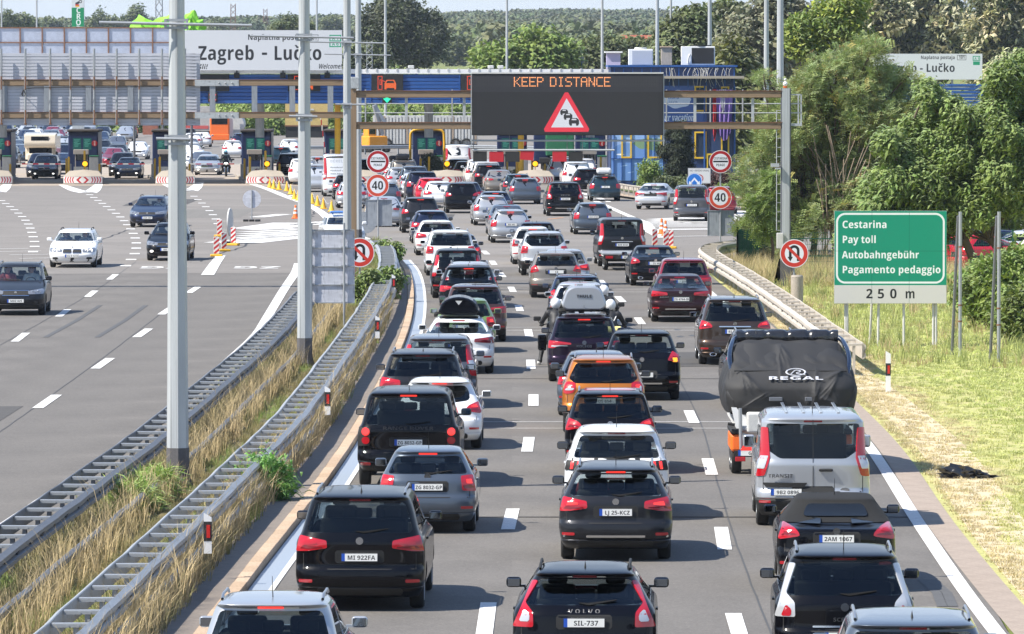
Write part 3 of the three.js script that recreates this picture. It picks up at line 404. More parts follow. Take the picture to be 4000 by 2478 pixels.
function design(key, s, fine) { // geometry of a body, shared by all copies of it
const k = key + (fine ? '_fine' : ''); if (designs.has(k)) return designs.get(k);
const p = profile(s), d = { p, s, parts: [] }, wr = s.wheel ?? 0.325, ax = s.axle ?? [s.L / 2 - 0.82, -s.L / 2 + 0.86], split = s.split ?? 0.36, put = (name, geo, mat, kid) => d.parts.push({ name, geo, mat, kid });
const wells = merge(ax.flatMap((z) => [-1, 1].map((q) => plain(new THREE.CylinderGeometry(wr + 0.045, wr + 0.045, 0.34, fine ? 24 : 12).rotateZ(Math.PI / 2).translate(q * (s.W / 2 - 0.13), wr, z)))));
plain(wells);
// window outlines
const van = s.kind === 'van', wy0 = p.b + (p.deck ? 0.065 : 0.035) + (s.sill ?? 0), wy1 = p.wt - 0.035, rw = s.rearGlass ?? 0.9;
let rearWin = roundPoly([[-p.w(wy0) * rw, wy0], [p.w(wy0) * rw, wy0], [p.w(wy1) * (rw - 0.015), wy1], [-p.w(wy1) * (rw - 0.015), wy1]], 0.07, fine ? 3 : 2);
if (s.rearShape === 'oct') rearWin = roundPoly([[-p.w(wy0) * 0.62, wy0 - 0.02], [p.w(wy0) * 0.62, wy0 - 0.02], [p.w(wy0) * 0.9, wy0 + 0.16], [p.w(wy1) * 0.9, wy1], [-p.w(wy1) * 0.9, wy1], [-p.w(wy0) * 0.9, wy0 + 0.16]], 0.05, 2);
if (s.rearShape === 'duster') rearWin = roundPoly([[-p.w(wy0) * 0.74, wy0 - 0.02], [p.w(wy0) * 0.74, wy0 - 0.02], [p.w(wy0) * 0.9, wy0 + 0.08], [p.w(wy1) * 0.84, wy1], [-p.w(wy1) * 0.84, wy1], [-p.w(wy0) * 0.9, wy0 + 0.08]], 0.04, 2);
if (s.rearShape === 'oval') rearWin = roundPoly([[-p.w(wy0) * 0.8, wy0 + 0.05, 0.12], [0, wy0 - 0.03, 0.3], [p.w(wy0) * 0.8, wy0 + 0.05, 0.12], [p.w(wy1) * 0.86, wy1, 0.12], [-p.w(wy1) * 0.86, wy1, 0.12]], 0.1, 3);
const fy0 = p.hood + 0.05, screen = roundPoly([[-p.w(fy0) * 0.9, fy0], [p.w(fy0) * 0.9, fy0], [p.w(wy1) * 0.9, wy1], [-p.w(wy1) * 0.9, wy1]], 0.06, 2);
const zA = -s.L / 2 + p.nose + 0.42, zC = p.zr(p.b) - (p.deck ? 0.1 : 0.42) - (s.pillarC ?? 0), zTopA = -s.L / 2 + p.nose + 1.15, zTopC = p.zr(wy1) - 0.42, zB = (zA + zC) / 2 + 0.12, sy0 = p.b + 0.05, sy1 = p.wt - 0.055, q = 0.035;
const sides = [roundPoly([[-zA, sy0], [-(zB - q), sy0], [-(zB - q), sy1], [-Math.min(zTopA, zB - 0.25), sy1]], 0.05, 2), roundPoly([[-(zB + q), sy0], [-zC, sy0], [-Math.min(zTopC, zC + 0.12), sy1], [-(zB + q), sy1]], 0.06, 2)].map((l) => l);
let body = plain(hull(p, split, p.H, 0, fine)), lower = plain(hull(p, p.g, split - 0.001, s.cladding ? -0.008 : 0, fine));
body = cut(body, fine && !s.soft ? [wells, plain(hull(p, 0.62, p.H - 0.035, 0.085, false, { up: 0.035, zMin: -s.L / 2 + p.nose + 0.02, zMax: p.deck ? p.zr(p.b + 0.05) : 9 })), prism(rearWin, 'z', p.zr(wy1) - 0.45, s.L / 2 + 0.2), prism(screen, 'z', -s.L / 2 - 0.2, p.zf(wy1) + 0.4), ...sides.map((l) => prism(l, 'x', -s.W, s.W))] : [wells]);
lower = cut(lower, [wells]);
put('body', body, 'paint'); put(s.cladding || s.lowerTrim ? 'lower_trim' : 'sill', lower, s.cladding || s.lowerTrim ? CM.trim : 'paint');
const solid = !fine || s.soft, R = onRear(p), Fr = onFront(p), off = solid ? 0.004 : -0.006, lev = fine ? 2 : 1, th = solid ? 0.01 : 0.006;
if (!s.soft) put('rear_window', patch(rearWin, R, off, lev, th), solid ? CM.solid : s.clearGlass ? CM.glass : CM.tint);
put('windscreen', patch(screen.map((a) => [-a[0], a[1]]), Fr, off, lev, th), solid ? CM.solid : CM.glass);
if (!s.noSides) for (const sd of [1, -1]) for (const l of sides) put('side_window', patch(sd > 0 ? l : l.map((a) => [-a[0], a[1]]), onSide(p, sd), off, lev, th), solid ? CM.solid : CM.tint);
d.rearWin = rearWin; d.wy0 = wy0; d.wy1 = wy1;
// tail lamps
if (s.lamp) for (const sd of [1, -1]) {
const poly = roundPoly(LAMPS[s.lamp](p).map((a) => [a[0] * p.w(a[1]), a[1], a[2]]), 0.025, 2), m = (l) => sd > 0 ? l : l.map((a) => [-a[0], a[1]]);
put('taillight', patch(m(poly), R, 0.014, lev + (s.lamp === 'tall' || s.lamp === 'pillar' ? 1 : 0), 0.03), s.lamp === 'claw' || s.lamp === 'stack' ? CM.trim : s.lampDark ? CM.lampDark : s.invert ? CM.clear : CM.lamp);
const cx = poly.reduce((a, b) => a + b[0], 0) / poly.length, cy = poly.reduce((a, b) => a + b[1], 0) / poly.length;
if (fine) {
const inner = (k, ky, ox, oy) => poly.map((a) => [cx + ox + (a[0] - cx) * k, cy + oy + (a[1] - cy) * ky]);
if (s.lamp === 'stack') for (const dy of [-0.1, -0.26]) put('lamp_glow', patch(m(Array.from({ length: 14 }, (_, i) => [0.87 * p.w(p.b) + 0.072 * Math.cos(i * 0.4488), p.b + dy + 0.072 * Math.sin(i * 0.4488)])), R, 0.024, 1, 0.02), dy > -0.2 ? CM.brake : CM.lamp, true);
else if (s.lamp === 'claw') for (const t of [0.2, 0.5, 0.8]) { const x0 = lerp(0.56, 0.97, t) * p.w(p.b); put('lamp_glow', patch(m(roundPoly([[x0 - 0.01, p.b - 0.155], [x0 + 0.035, p.b - 0.155], [x0 + 0.015, p.b - 0.03], [x0 - 0.035, p.b - 0.03]], 0.01, 2)), R, 0.02, 1, 0.02), CM.brake, true); }
else if (s.lamp === 'tall') put('lamp_clear', patch(m(roundPoly([[0.85, p.b - 0.16], [0.83, p.b + 0.06], [0.97, p.b + 0.06], [0.97, p.b - 0.16]].map((a) => [a[0] * p.w(a[1]), a[1]]), 0.01, 1)), R, 0.018, 2, 0.02), CM.clear, true);
else if (s.lamp === 'pillar') put('lamp_clear', patch(m(roundPoly([[0.76, p.b - 0.17], [0.76, p.b - 0.08], [0.86, p.b - 0.02], [0.90, p.b - 0.17]].map((a) => [a[0] * p.w(a[1]), a[1] - (s.invert ? 0.06 : 0)]), 0.02, 1)), R, 0.018, 1, 0.02), s.invert ? CM.lamp : CM.clear, true);
else { put('lamp_clear', patch(m(inner(0.72, 0.2, 0, s.lamp === 'block' ? -0.055 : -0.03)), R, 0.018, 1, 0.02), s.lamp === 'round' ? CM.clear : s.whiteLamp ? CM.clear : CM.lampDark, true); put('lamp_glow', patch(m(inner(0.42, 0.26, 0.02, 0.03)), R, 0.019, 1, 0.02), s.lit === false ? CM.lamp : CM.brake, true); }
}
}
// bits of the tail
if (s.lamp) {
const py = s.plateY ?? (p.b - 0.16), bl = (x0, x1, y0, y1, r = 0.01) => roundPoly([[x0, y0], [x1, y0], [x1, y1], [x0, y1]], r, 1);
d.plateAt = [py, p.zRear(0, py) + 0.02];
put('brake_lamp', patch(bl(-0.16, 0.16, p.wt - 0.012, p.wt + 0.02), R, 0.006, 1, 0.012), s.third === false ? CM.lampDark : CM.brake);
if (fine) {
put('plate_recess', patch(bl(-0.36, 0.36, py - 0.085, py + 0.1, 0.03), R, 0.003, 1, 0.01), CM.trim);
put('bumper_gap', merge([patch(bl(-s.W * 0.42, s.W * 0.42, s.bump ?? 0.62, (s.bump ?? 0.62) + 0.012, 0.002), R, 0.003, 2, 0.008), ...[1, -1].map((q) => patch(bl(q > 0 ? s.W * 0.43 : -s.W * 0.43 - 0.009, q > 0 ? s.W * 0.43 + 0.009 : -s.W * 0.43, (s.bump ?? 0.62), p.b - 0.24, 0.002), R, 0.003, 2, 0.008))].map(clean)), CM.blackMatt ?? CM.trim);
if (!p.deck && s.wiper !== false) put('wiper', patch(roundPoly([[-0.06, wy0 + 0.015], [0.06, wy0 - 0.01], [0.42, wy0 + 0.05], [0.42, wy0 + 0.06], [0.05, wy0 + 0.018], [-0.06, wy0 + 0.025]], 0.006, 1), R, 0.014, 1, 0.01), CM.wiper);
put('rear_diffuser', patch(bl(-s.W * 0.33, s.W * 0.33, p.g + 0.04, p.g + 0.15, 0.03), R, 0.008, 2, 0.012), CM.trim);
for (const q of [1, -1]) put('reflector', patch(bl(q * s.W * 0.41 - 0.11, q * s.W * 0.41 + 0.09, 0.43, 0.475), R, 0.008, 1, 0.012), CM.lamp);
if (s.chromeStrip) put('chrome_strip', patch(bl(-0.42, 0.42, py + 0.115, py + 0.14), R, 0.02, 2, 0.02), CM.chrome);
if (s.chromeBumper) put('chrome_bumper', patch(bl(-s.W * 0.46, s.W * 0.46, 0.40, 0.435), R, 0.012, 2, 0.015), CM.chrome);
if (s.badge !== false) put('badge', new THREE.CylinderGeometry(0.055, 0.055, 0.014, 16).rotateX(Math.PI / 2).translate(0, s.badgeY ?? p.b - 0.05, p.zRear(0, s.badgeY ?? p.b - 0.05) + 0.012), CM.chrome);
if (s.exhaust) for (const q of s.exhaust === 2 ? [-1, 1] : [-1]) put('exhaust', new THREE.TorusGeometry(0.055, 0.014, 6, 12).scale(1.5, 0.8, 1).translate(q * s.W * 0.3, 0.3, s.L / 2 - 0.01), CM.chrome);
}
if (s.blackTail) put('tail_band', patch(bl(-p.w(p.b) * 0.9, p.w(p.b) * 0.9, p.b - 0.175, wy0 + 0.01, 0.02), R, 0.002, 2, 0.006), CM.trim);
}
if (s.face) {
const bl = (x0, x1, y0, y1, r = 0.02) => roundPoly([[x0, y0], [x1, y0], [x1, y1], [x0, y1]], r, 1), hy = p.lip - 0.03;
for (const q of [1, -1]) {
const hp = roundPoly([[0.44, hy - 0.06], [0.42, hy + 0.04], [0.9, hy + 0.11], [0.965, hy + 0.06], [0.93, hy - 0.05]].map((a) => [q * a[0] * p.w(a[1]), a[1]]), 0.02, 2);
put('headlight', patch(hp, Fr, 0.012, lev, 0.03), CM.headlamp);
if (fine) put('lamp_ring', merge([0.6, 0.78].map((t) => new THREE.TorusGeometry(0.052, 0.012, 6, 14).translate(q * t * p.w(hy), hy + 0.015, p.zFront(q * t * p.w(hy), hy + 0.015) - 0.02))), s.face === 'lit' ? CM.lit : CM.chrome, true);
if (s.fog) put('fog_lamp', patch(bl(q * 0.62 - 0.07, q * 0.62 + 0.07, 0.36, 0.44, 0.03), Fr, 0.012, 1, 0.02), CM.lit);
else if (fine) put('fog_lamp', patch(bl(q * 0.66 - 0.11, q * 0.66 + 0.11, 0.34, 0.42, 0.03), Fr, 0.01, 1, 0.02), CM.trim);
}
const gr = s.grille === 'kidney' ? [bl(0.02, 0.36, hy - 0.1, hy + 0.04, 0.04), bl(-0.36, -0.02, hy - 0.1, hy + 0.04, 0.04)] : [bl(-0.42, 0.42, hy - 0.09, hy + 0.05, 0.05)];
for (const g of gr) put('grille', patch(g, Fr, 0.008, lev, 0.02), CM.trim);
if (fine) { put('grille_frame', merge(gr.flatMap((g) => { const xs = g.map((a) => a[0]), x0 = Math.min(...xs), x1 = Math.max(...xs); const l = []; for (let k = 0; k <= 11; k++) { const x = lerp(x0, x1, k / 11); l.push(patch(bl(x - 0.004, x + 0.004, hy - 0.09, hy + 0.045, 0.001), Fr, 0.012, 0, 0.01)); } l.push(patch(bl(x0, x1, hy + 0.045, hy + 0.06, 0.005), Fr, 0.016, 2, 0.012), patch(bl(x0, x1, hy - 0.105, hy - 0.09, 0.005), Fr, 0.016, 2, 0.012)); return l.map(clean); })), CM.chrome); put('badge', new THREE.CylinderGeometry(0.045, 0.045, 0.014, 14).rotateX(Math.PI / 2).translate(0, hy + (s.grille === 'kidney' ? 0.12 : 0.0), p.zFront(0, hy + (s.grille === 'kidney' ? 0.12 : 0)) - 0.02), CM.chrome); }
put('air_intake', patch(bl(-0.66, 0.66, 0.25, 0.40, 0.05), Fr, 0.008, 1, 0.02), CM.trim);
d.frontPlate = [0.47, p.zFront(0, 0.47) - 0.03];
if (fine) for (const q of [-1, 1]) put('wiper', patch(roundPoly([[q * 0.1, fy0 + 0.0], [q * 0.1 - 0.5, fy0 + 0.03], [q * 0.1 - 0.5, fy0 + 0.045], [q * 0.1, fy0 + 0.02]], 0.004, 1), Fr, 0.015, 1, 0.01), CM.trim);
}
// roof
if (s.rails) for (const q of [1, -1]) {
const z0 = p.zr(p.wt) - 0.35, z1 = -s.L / 2 + p.nose + (s.rake ?? 0.95) + 0.45, x = p.w(p.wt + 0.03) * 0.93, l = []; for (let k = 0; k <= 6; k++) { const z = lerp(z0, z1, k / 6); l.push(V(q * x, p.yTop(x * 0.97, z) + (k === 0 || k === 6 ? 0.0 : 0.05), z)); }
put('roof_rail', tube(l, 0.019, fine ? 18 : 8, fine ? 6 : 4), s.rails === 'black' ? CM.trim : CM.rail);
}
if (fine) {
if (s.sunroof) put('sunroof', patch(roundPoly(s.sunroof === 2 ? [[-0.5, -1.0], [0.5, -1.0], [0.54, 0.8], [-0.54, 0.8]] : [[-0.42, -0.1], [0.42, -0.1], [0.42, 0.75], [-0.42, 0.75]], 0.04, 1), onTop(p), 0.004, 3, 0.006), CM.solid);
const za = p.zr(p.wt) - 0.42, ya = p.yTop(0, za); put('antenna', s.fin ? new THREE.ConeGeometry(0.05, 0.09, 6).scale(0.35, 1, 1.5).translate(0, ya + 0.04, za) : bar(V(0, ya - 0.01, za), V(0, ya + 0.26, za + 0.12), 0.007, 5, 0.003), CM.trim);
// seats
const seats = [], zF = -s.L / 2 + p.nose + 1.35, zB = Math.min(p.zr(p.b) - 0.75, zF + 1.0), top = p.H - 0.62;
for (const q of [-0.38, 0.38]) seats.push(rbox(0.48, 0.62, 0.14, 0.05, q, top - 0.02, zF), rbox(0.26, 0.19, 0.09, 0.04, q, top + 0.39, zF + 0.04), rbox(0.48, 0.16, 0.5, 0.05, q, 0.68, zF - 0.25));
if (!p.deck || s.kind !== 'top') { seats.push(rbox(1.28, 0.5, 0.16, 0.06, 0, top - 0.08, zB)); for (const q of [-0.42, 0, 0.42]) seats.push(rbox(0.26, 0.15, 0.08, 0.04, q, top + 0.25, zB + 0.04)); }
seats.push(box(s.W * 0.8, 0.12, 0.4, 0, p.hood - 0.07, -s.L / 2 + p.nose + 0.28), new THREE.TorusGeometry(0.17, 0.018, 6, 14).rotateX(-0.4).translate(-0.38, p.hood - 0.02, -s.L / 2 + p.nose + 0.7));
if (!s.soft) put('seats', merge(seats), s.paleSeats ? CM.seatPale : CM.seat);
}
// door mirrors
const zm = -s.L / 2 + p.nose + 0.45, ym = p.b + 0.1, xm = p.w(p.b) + 0.1, big = van ? 1.6 : 1;
for (const q of [1, -1]) {
put('door_mirror', merge([rbox(0.2, 0.14 * big, 0.1, 0.045, q * xm, ym, zm), box(0.12, 0.03, 0.05, q * (xm - 0.11), ym - 0.05, zm)]), s.mirrorBlack ? CM.trim : 'paint');
put('mirror_glass', rbox(0.165, 0.105 * big, 0.012, 0.005, q * xm, ym, zm + 0.052, 1), CM.mirror, true);
}
const wg = wheelGeometry(wr, fine, s.tyre ?? 0.215);
d.wheels = ax.flatMap((z) => [-1, 1].map((q) => [q * (s.W / 2 - 0.135), wr, z, q > 0 ? 0 : Math.PI])); d.wheel = wg;
if (s.door !== false && fine) for (const q of [1, -1]) put('door_handle', box(0.03, 0.03, 0.18, q * (p.w(p.b - 0.12) + 0.005), p.b - 0.1, zB + 0.35), 'paint');
designs.set(k, d); return d;
}
function assemble(name, d, color, o) {
const t = thing(name, o.label, o.category || 'car', o.pos, o.turn, o.group); let last = null;
for (const q of d.parts) { const m = q.mat === 'paint' ? paint(color) : q.mat; const e = mesh(q.name, q.geo, m, q.kid ? last : t); if (!q.kid) last = e; }
for (const w of d.wheels) { const tyre = mesh('wheel', d.wheel.tyre, CM.tyre, t); tyre.position.set(w[0], w[1], w[2]); tyre.rotation.y = w[3]; mesh('rim', d.wheel.rim, o.rim || CM.rim, tyre); }
if (d.plateAt && o.plate) { const e = mesh('number_plate', plateGeometry(o.plate), plateMat, t); e.position.set(o.plateX || 0, d.plateAt[0], d.plateAt[1]); }
if (d.frontPlate && o.plate) { const e = mesh('number_plate', plateGeometry(o.plate), plateMat, t); e.position.set(0, d.frontPlate[0], d.frontPlate[1]); e.rotation.y = Math.PI; }
return t;
}
// ---------------------------------------------------------------- the designs and where each vehicle stands
const SPEC = {
crossover: { kind: 'suv', L: 4.35, W: 1.78, H: 1.62, lamp: 'drop', rails: 1, sill: 0.02, cladding: true, plateY: 0.82 },
big_mpv: { kind: 'mpv', L: 4.85, W: 1.904, H: 1.73, belt: 1.09, lamp: 'wedge', rails: 1, fin: true, plateY: 0.8, lit: false, third: false, roof: 0.74, sill: 0.03, slope: [0.07, 0.28, 0.2] },
old_hatch: { kind: 'hatch', L: 4.0, W: 1.66, H: 1.45, lamp: 'block', slope: [0.14, 0.46, 0.42], plateY: 0.8, clearGlass: true, belt: 0.98, badgeY: 0.98 },
offroader: { kind: 'suv', L: 4.95, W: 1.95, H: 1.84, belt: 1.16, lamp: 'stack', bump: 0.66, roof: 0.76, slope: [0.05, 0.24, 0.18], wheel: 0.37, plateY: 0.86, nR: 4.2, badge: false, clear: 0.3, split: 0.5 },
white_hatch: { kind: 'hatch', L: 4.3, W: 1.79, H: 1.46, lamp: 'drop', rearShape: 'oval', slope: [0.2, 0.62, 0.42], plateY: 0.62 },
touareg: { kind: 'suv', L: 4.8, W: 1.92, H: 1.7, belt: 1.12, lamp: 'wedge', rails: 1, fin: true, lit: false, third: false, roof: 0.74 },
crv: { kind: 'mpv', L: 4.55, W: 1.78, H: 1.68, lamp: 'tall', third: false, belt: 1.05, roof: 0.76 },
fastback: { kind: 'lift', L: 4.69, W: 1.85, H: 1.44, belt: 0.98, lamp: 'flat', lampDark: true, slope: [0.2, 1.2, 1.25], third: false, lit: false, clearGlass: true, plateY: 0.72, nose: 0.9, roof: 0.68, sunroof: 2 },
small_hatch: { kind: 'hatch', L: 3.8, W: 1.68, H: 1.5, lamp: 'block', plateY: 0.72, slope: [0.12, 0.4, 0.34], clearGlass: true, belt: 0.98 },
compact_suv: { kind: 'suv', L: 4.48, W: 1.85, H: 1.65, lamp: 'slim', fin: true, cladding: true, clear: 0.22, split: 0.44, slope: [0.16, 0.6, 0.42], exhaust: 2, belt: 1.06, clearGlass: true },
brown_suv: { kind: 'suv', L: 4.4, W: 1.82, H: 1.64, lamp: 'slim', lit: false, cladding: true, third: false, belt: 1.06 },
wagon: { kind: 'wagon', L: 4.65, W: 1.81, H: 1.48, lamp: 'block', rails: 1, whiteLamp: true, fin: true, belt: 0.99, clearGlass: true },
allroad: { kind: 'wagon', L: 4.77, W: 1.83, H: 1.53, lamp: 'wedge', rails: 1, chromeBumper: true, belt: 1.02, clearGlass: true, plateY: 0.8 },
sorento: { kind: 'suv', L: 4.65, W: 1.89, H: 1.71, lamp: 'block', rails: 1, belt: 1.1, lit: false, third: false, roof: 0.76 },
kuga: { kind: 'suv', L: 4.5, W: 1.84, H: 1.67, lamp: 'drop', rails: 1, belt: 1.08, cladding: true, split: 0.45 },
sedan: { kind: 'sedan', L: 4.75, W: 1.83, H: 1.46, lamp: 'flat', fin: true, chromeBumper: true, lit: false, third: false, plateY: 0.72, clearGlass: true, paleSeats: true, belt: 0.99 },
sport_sedan: { kind: 'sedan', L: 4.63, W: 1.81, H: 1.43, lamp: 'drop', fin: true, third: false, plateY: 0.82, exhaust: 1, clearGlass: true, belt: 0.97 },
sedan_b: { kind: 'sedan', L: 4.5, W: 1.8, H: 1.42, lamp: 'slim', fin: true, plateY: 0.82, exhaust: 1, lit: false, third: false, belt: 0.97, clearGlass: true },
meriva: { kind: 'mpv', L: 4.29, W: 1.8, H: 1.62, lamp: 'drop', belt: 1.06, clearGlass: true, third: false, plateY: 0.9, roof: 0.74, chromeStrip: true, slope: [0.14, 0.46, 0.38] },
pug_suv: { kind: 'suv', L: 4.37, W: 1.84, H: 1.64, belt: 1.1, lamp: 'tri', third: false, lit: false, clearGlass: true, plateY: 0.62, badgeY: 0.98, roof: 0.73, slope: [0.2, 0.6, 0.48], chromeBumper: true },
claw_suv: { kind: 'suv', L: 4.45, W: 1.84, H: 1.62, belt: 1.06, lamp: 'claw', third: false, blackTail: true, clearGlass: true, plateY: 0.66, badgeY: 0.98, roof: 0.74, mirrorBlack: true, cladding: true, lowerTrim: true },
koleos: { kind: 'suv', L: 4.67, W: 1.84, H: 1.67, lamp: 'slim', whiteLamp: true, belt: 1.08, cladding: true, split: 0.46, rails: 'black', sunroof: true, badgeY: 1.0, plateY: 0.72, lit: false },
duster: { kind: 'suv', L: 4.34, W: 1.8, H: 1.66, lamp: 'round', rearShape: 'duster', rails: 1, belt: 1.08, cladding: true, split: 0.48, badgeY: 0.92, plateY: 0.72, mirrorBlack: true, clear: 0.26 },
old_duster: { kind: 'suv', L: 4.31, W: 1.8, H: 1.66, lamp: 'block', rearShape: 'oct', rails: 1, belt: 1.1, cladding: true, split: 0.56, third: false, lit: false, plateY: 0.72, clear: 0.26, badge: false, wiper: true },
low_suv: { kind: 'suv', L: 4.16, W: 1.74, H: 1.56, lamp: 'tri', rails: 1, belt: 1.06, third: false, cladding: true, split: 0.46, clearGlass: true },
hatch: { kind: 'hatch', L: 4.28, W: 1.79, H: 1.46, lamp: 'wedge', fin: true, third: false },
scenic: { kind: 'mpv', L: 4.56, W: 1.845, H: 1.65, lamp: 'pillar', invert: true, belt: 1.05, third: false, badgeY: 0.94, plateY: 0.56, rails: 1, chromeStrip: true, roof: 0.73, slope: [0.12, 0.42, 0.32] },
volvo: { kind: 'wagon', L: 4.63, W: 1.865, H: 1.5, lamp: 'pillar', belt: 1.02, rails: 'black', fin: true, third: false, badge: false, plateY: 0.84, slope: [0.16, 0.62, 0.5], roof: 0.68 },
big_volvo: { kind: 'suv', L: 4.95, W: 1.96, H: 1.77, lamp: 'pillar', belt: 1.14, third: false, badge: false, chromeBumper: true, plateY: 0.9, wheel: 0.37, roof: 0.75 },
gle: { kind: 'suv', L: 4.82, W: 1.935, H: 1.79, lamp: 'drop', rails: 1, belt: 1.13, third: false, chromeStrip: true, chromeBumper: true, exhaust: 2, plateY: 0.9, wheel: 0.37, roof: 0.72, badgeY: 1.1, fin: true, slope: [0.14, 0.5, 0.36] },
cabrio: { kind: 'top', L: 4.4, W: 1.81, H: 1.42, lamp: 'drop', soft: true, belt: 0.98, lit: false, badge: true, roof: 0.66 },
van: { kind: 'van', L: 4.97, W: 1.986, H: 1.97, belt: 1.18, lamp: 'tall', third: false, rearShape: 'oct', plateY: 0.62, wheel: 0.34, split: 0.5, lowerTrim: true, badge: false, roof: 0.86, wiper: false, crown: 0.14 },
vito: { kind: 'van', L: 4.76, W: 1.9, H: 1.9, belt: 1.15, lamp: 'tall', third: false, plateY: 0.86, chromeStrip: true, rearGlass: 0.92, roof: 0.84, badgeY: 1.12 },
minivan: { kind: 'van', L: 4.4, W: 1.85, H: 1.82, belt: 1.15, lamp: 'tall', third: false, plateY: 0.82, rails: 'black', roof: 0.82, clearGlass: true, badgeY: 1.0 },
delivery: { kind: 'box', L: 5.9, W: 2.05, H: 2.52, belt: 1.3, lamp: 'tall', third: false, noSides: true, plateY: 0.62, roof: 0.9, wiper: false, badge: false },
// faces that come towards us
face_suv: { kind: 'suv', L: 4.38, W: 1.84, H: 1.62, face: 1, rails: 1, belt: 1.04, cladding: true, clearGlass: true },
face_bmw: { kind: 'wagon', L: 4.9, W: 1.86, H: 1.47, face: 'lit', grille: 'kidney', rails: 'black', belt: 0.98, clearGlass: true },
face_wagon: { kind: 'wagon', L: 4.77, W: 1.82, H: 1.5, face: 1, rails: 'black', belt: 1.0, clearGlass: true },
face_small: { kind: 'wagon', L: 4.25, W: 1.75, H: 1.5, face: 1, rails: 1, belt: 1.0, clearGlass: true, fog: true },
face_sedan: { kind: 'sedan', L: 4.8, W: 1.84, H: 1.46, face: 1, belt: 0.99, fog: true },
face_hatch: { kind: 'hatch', L: 4.1, W: 1.74, H: 1.47, face: 1, belt: 0.99 },
face_mpv: { kind: 'mpv', L: 4.5, W: 1.82, H: 1.66, face: 1, belt: 1.06, fog: true },
};
const slopeAt = (D) => clamp(0.0168 - (D - 115) * 0.000305, -0.075, 0.03);
const FINE_TO = 285, rearDepth = { g: (y) => depthOf(y) - 0.75, r: (y, H) => FOCAL * (EYE - H + 0.09) / (y - HORIZON), d: (v) => v };
function rearCar(key, color, px, how, val, label, o = {}) { // px, val read where the tail of the car is seen
const s = SPEC[key], D = rearDepth[how](val, s.H), fine = o.fine ?? D < FINE_TO, d = design(key, s, fine);
const x = (px - MIDX) / FOCAL * D, sl = o.slope ?? slopeAt(D), th = -Math.atan(sl), f = V(-Math.sin(th), 0, -Math.cos(th));
const t = assemble(o.name || 'car', d, color, { label, category: o.category || 'car', group: o.group, plate: o.plate ?? (D < 330 ? plateList[9 + Math.round(px * 7 + D) % 15] : undefined), plateX: o.plateX, rim: o.rim, turn: th, pos: V(x, o.y || 0, -D).addScaledVector(f, s.L / 2) });
t.userData.group = o.group || 'cars queuing towards the toll booths'; return { t, d, s, D, x };
}
function frontCar(key, color, px, y, label, o = {}) { // y: where the front tyres meet the road
const s = SPEC[key], D = (o.D ?? depthOf(y)) - 0.75, fine = o.fine ?? D < 300, d = design(key, s, fine), x = (px - MIDX) / FOCAL * D, th = Math.PI + (o.turn ?? 0), b = V(Math.sin(Math.PI - th), 0, -1);
const t = assemble(o.name || 'car', d, color, { label, category: o.category || 'car', group: o.group || 'cars coming out of the toll booths', plate: o.plate, rim: o.rim, turn: th, pos: V(x, 0, -D).add(V(Math.sin(th), 0, Math.cos(th)).multiplyScalar(-s.L / 2)) });
return { t, d, s, D, x };
}
function sign3(t, txt, size, x, y, z, m = CM.chrome, sx = 1.25) { mesh('lettering', letters(txt, size, 0.012, sx).translate(x, y, z), m, t); }
// people in the front seats
const sitters = [];
function driver(c, label, side = -1) {
const p = c.d.p, t = thing('person', label, 'person', V(0, 0, 0)); sitters.push(t);
c.t.updateMatrixWorld(true); t.position.copy(c.t.localToWorld(V(side * 0.38, p.H - 1.44, -p.L / 2 + p.nose + 1.17))); t.rotation.y = c.t.rotation.y;
}
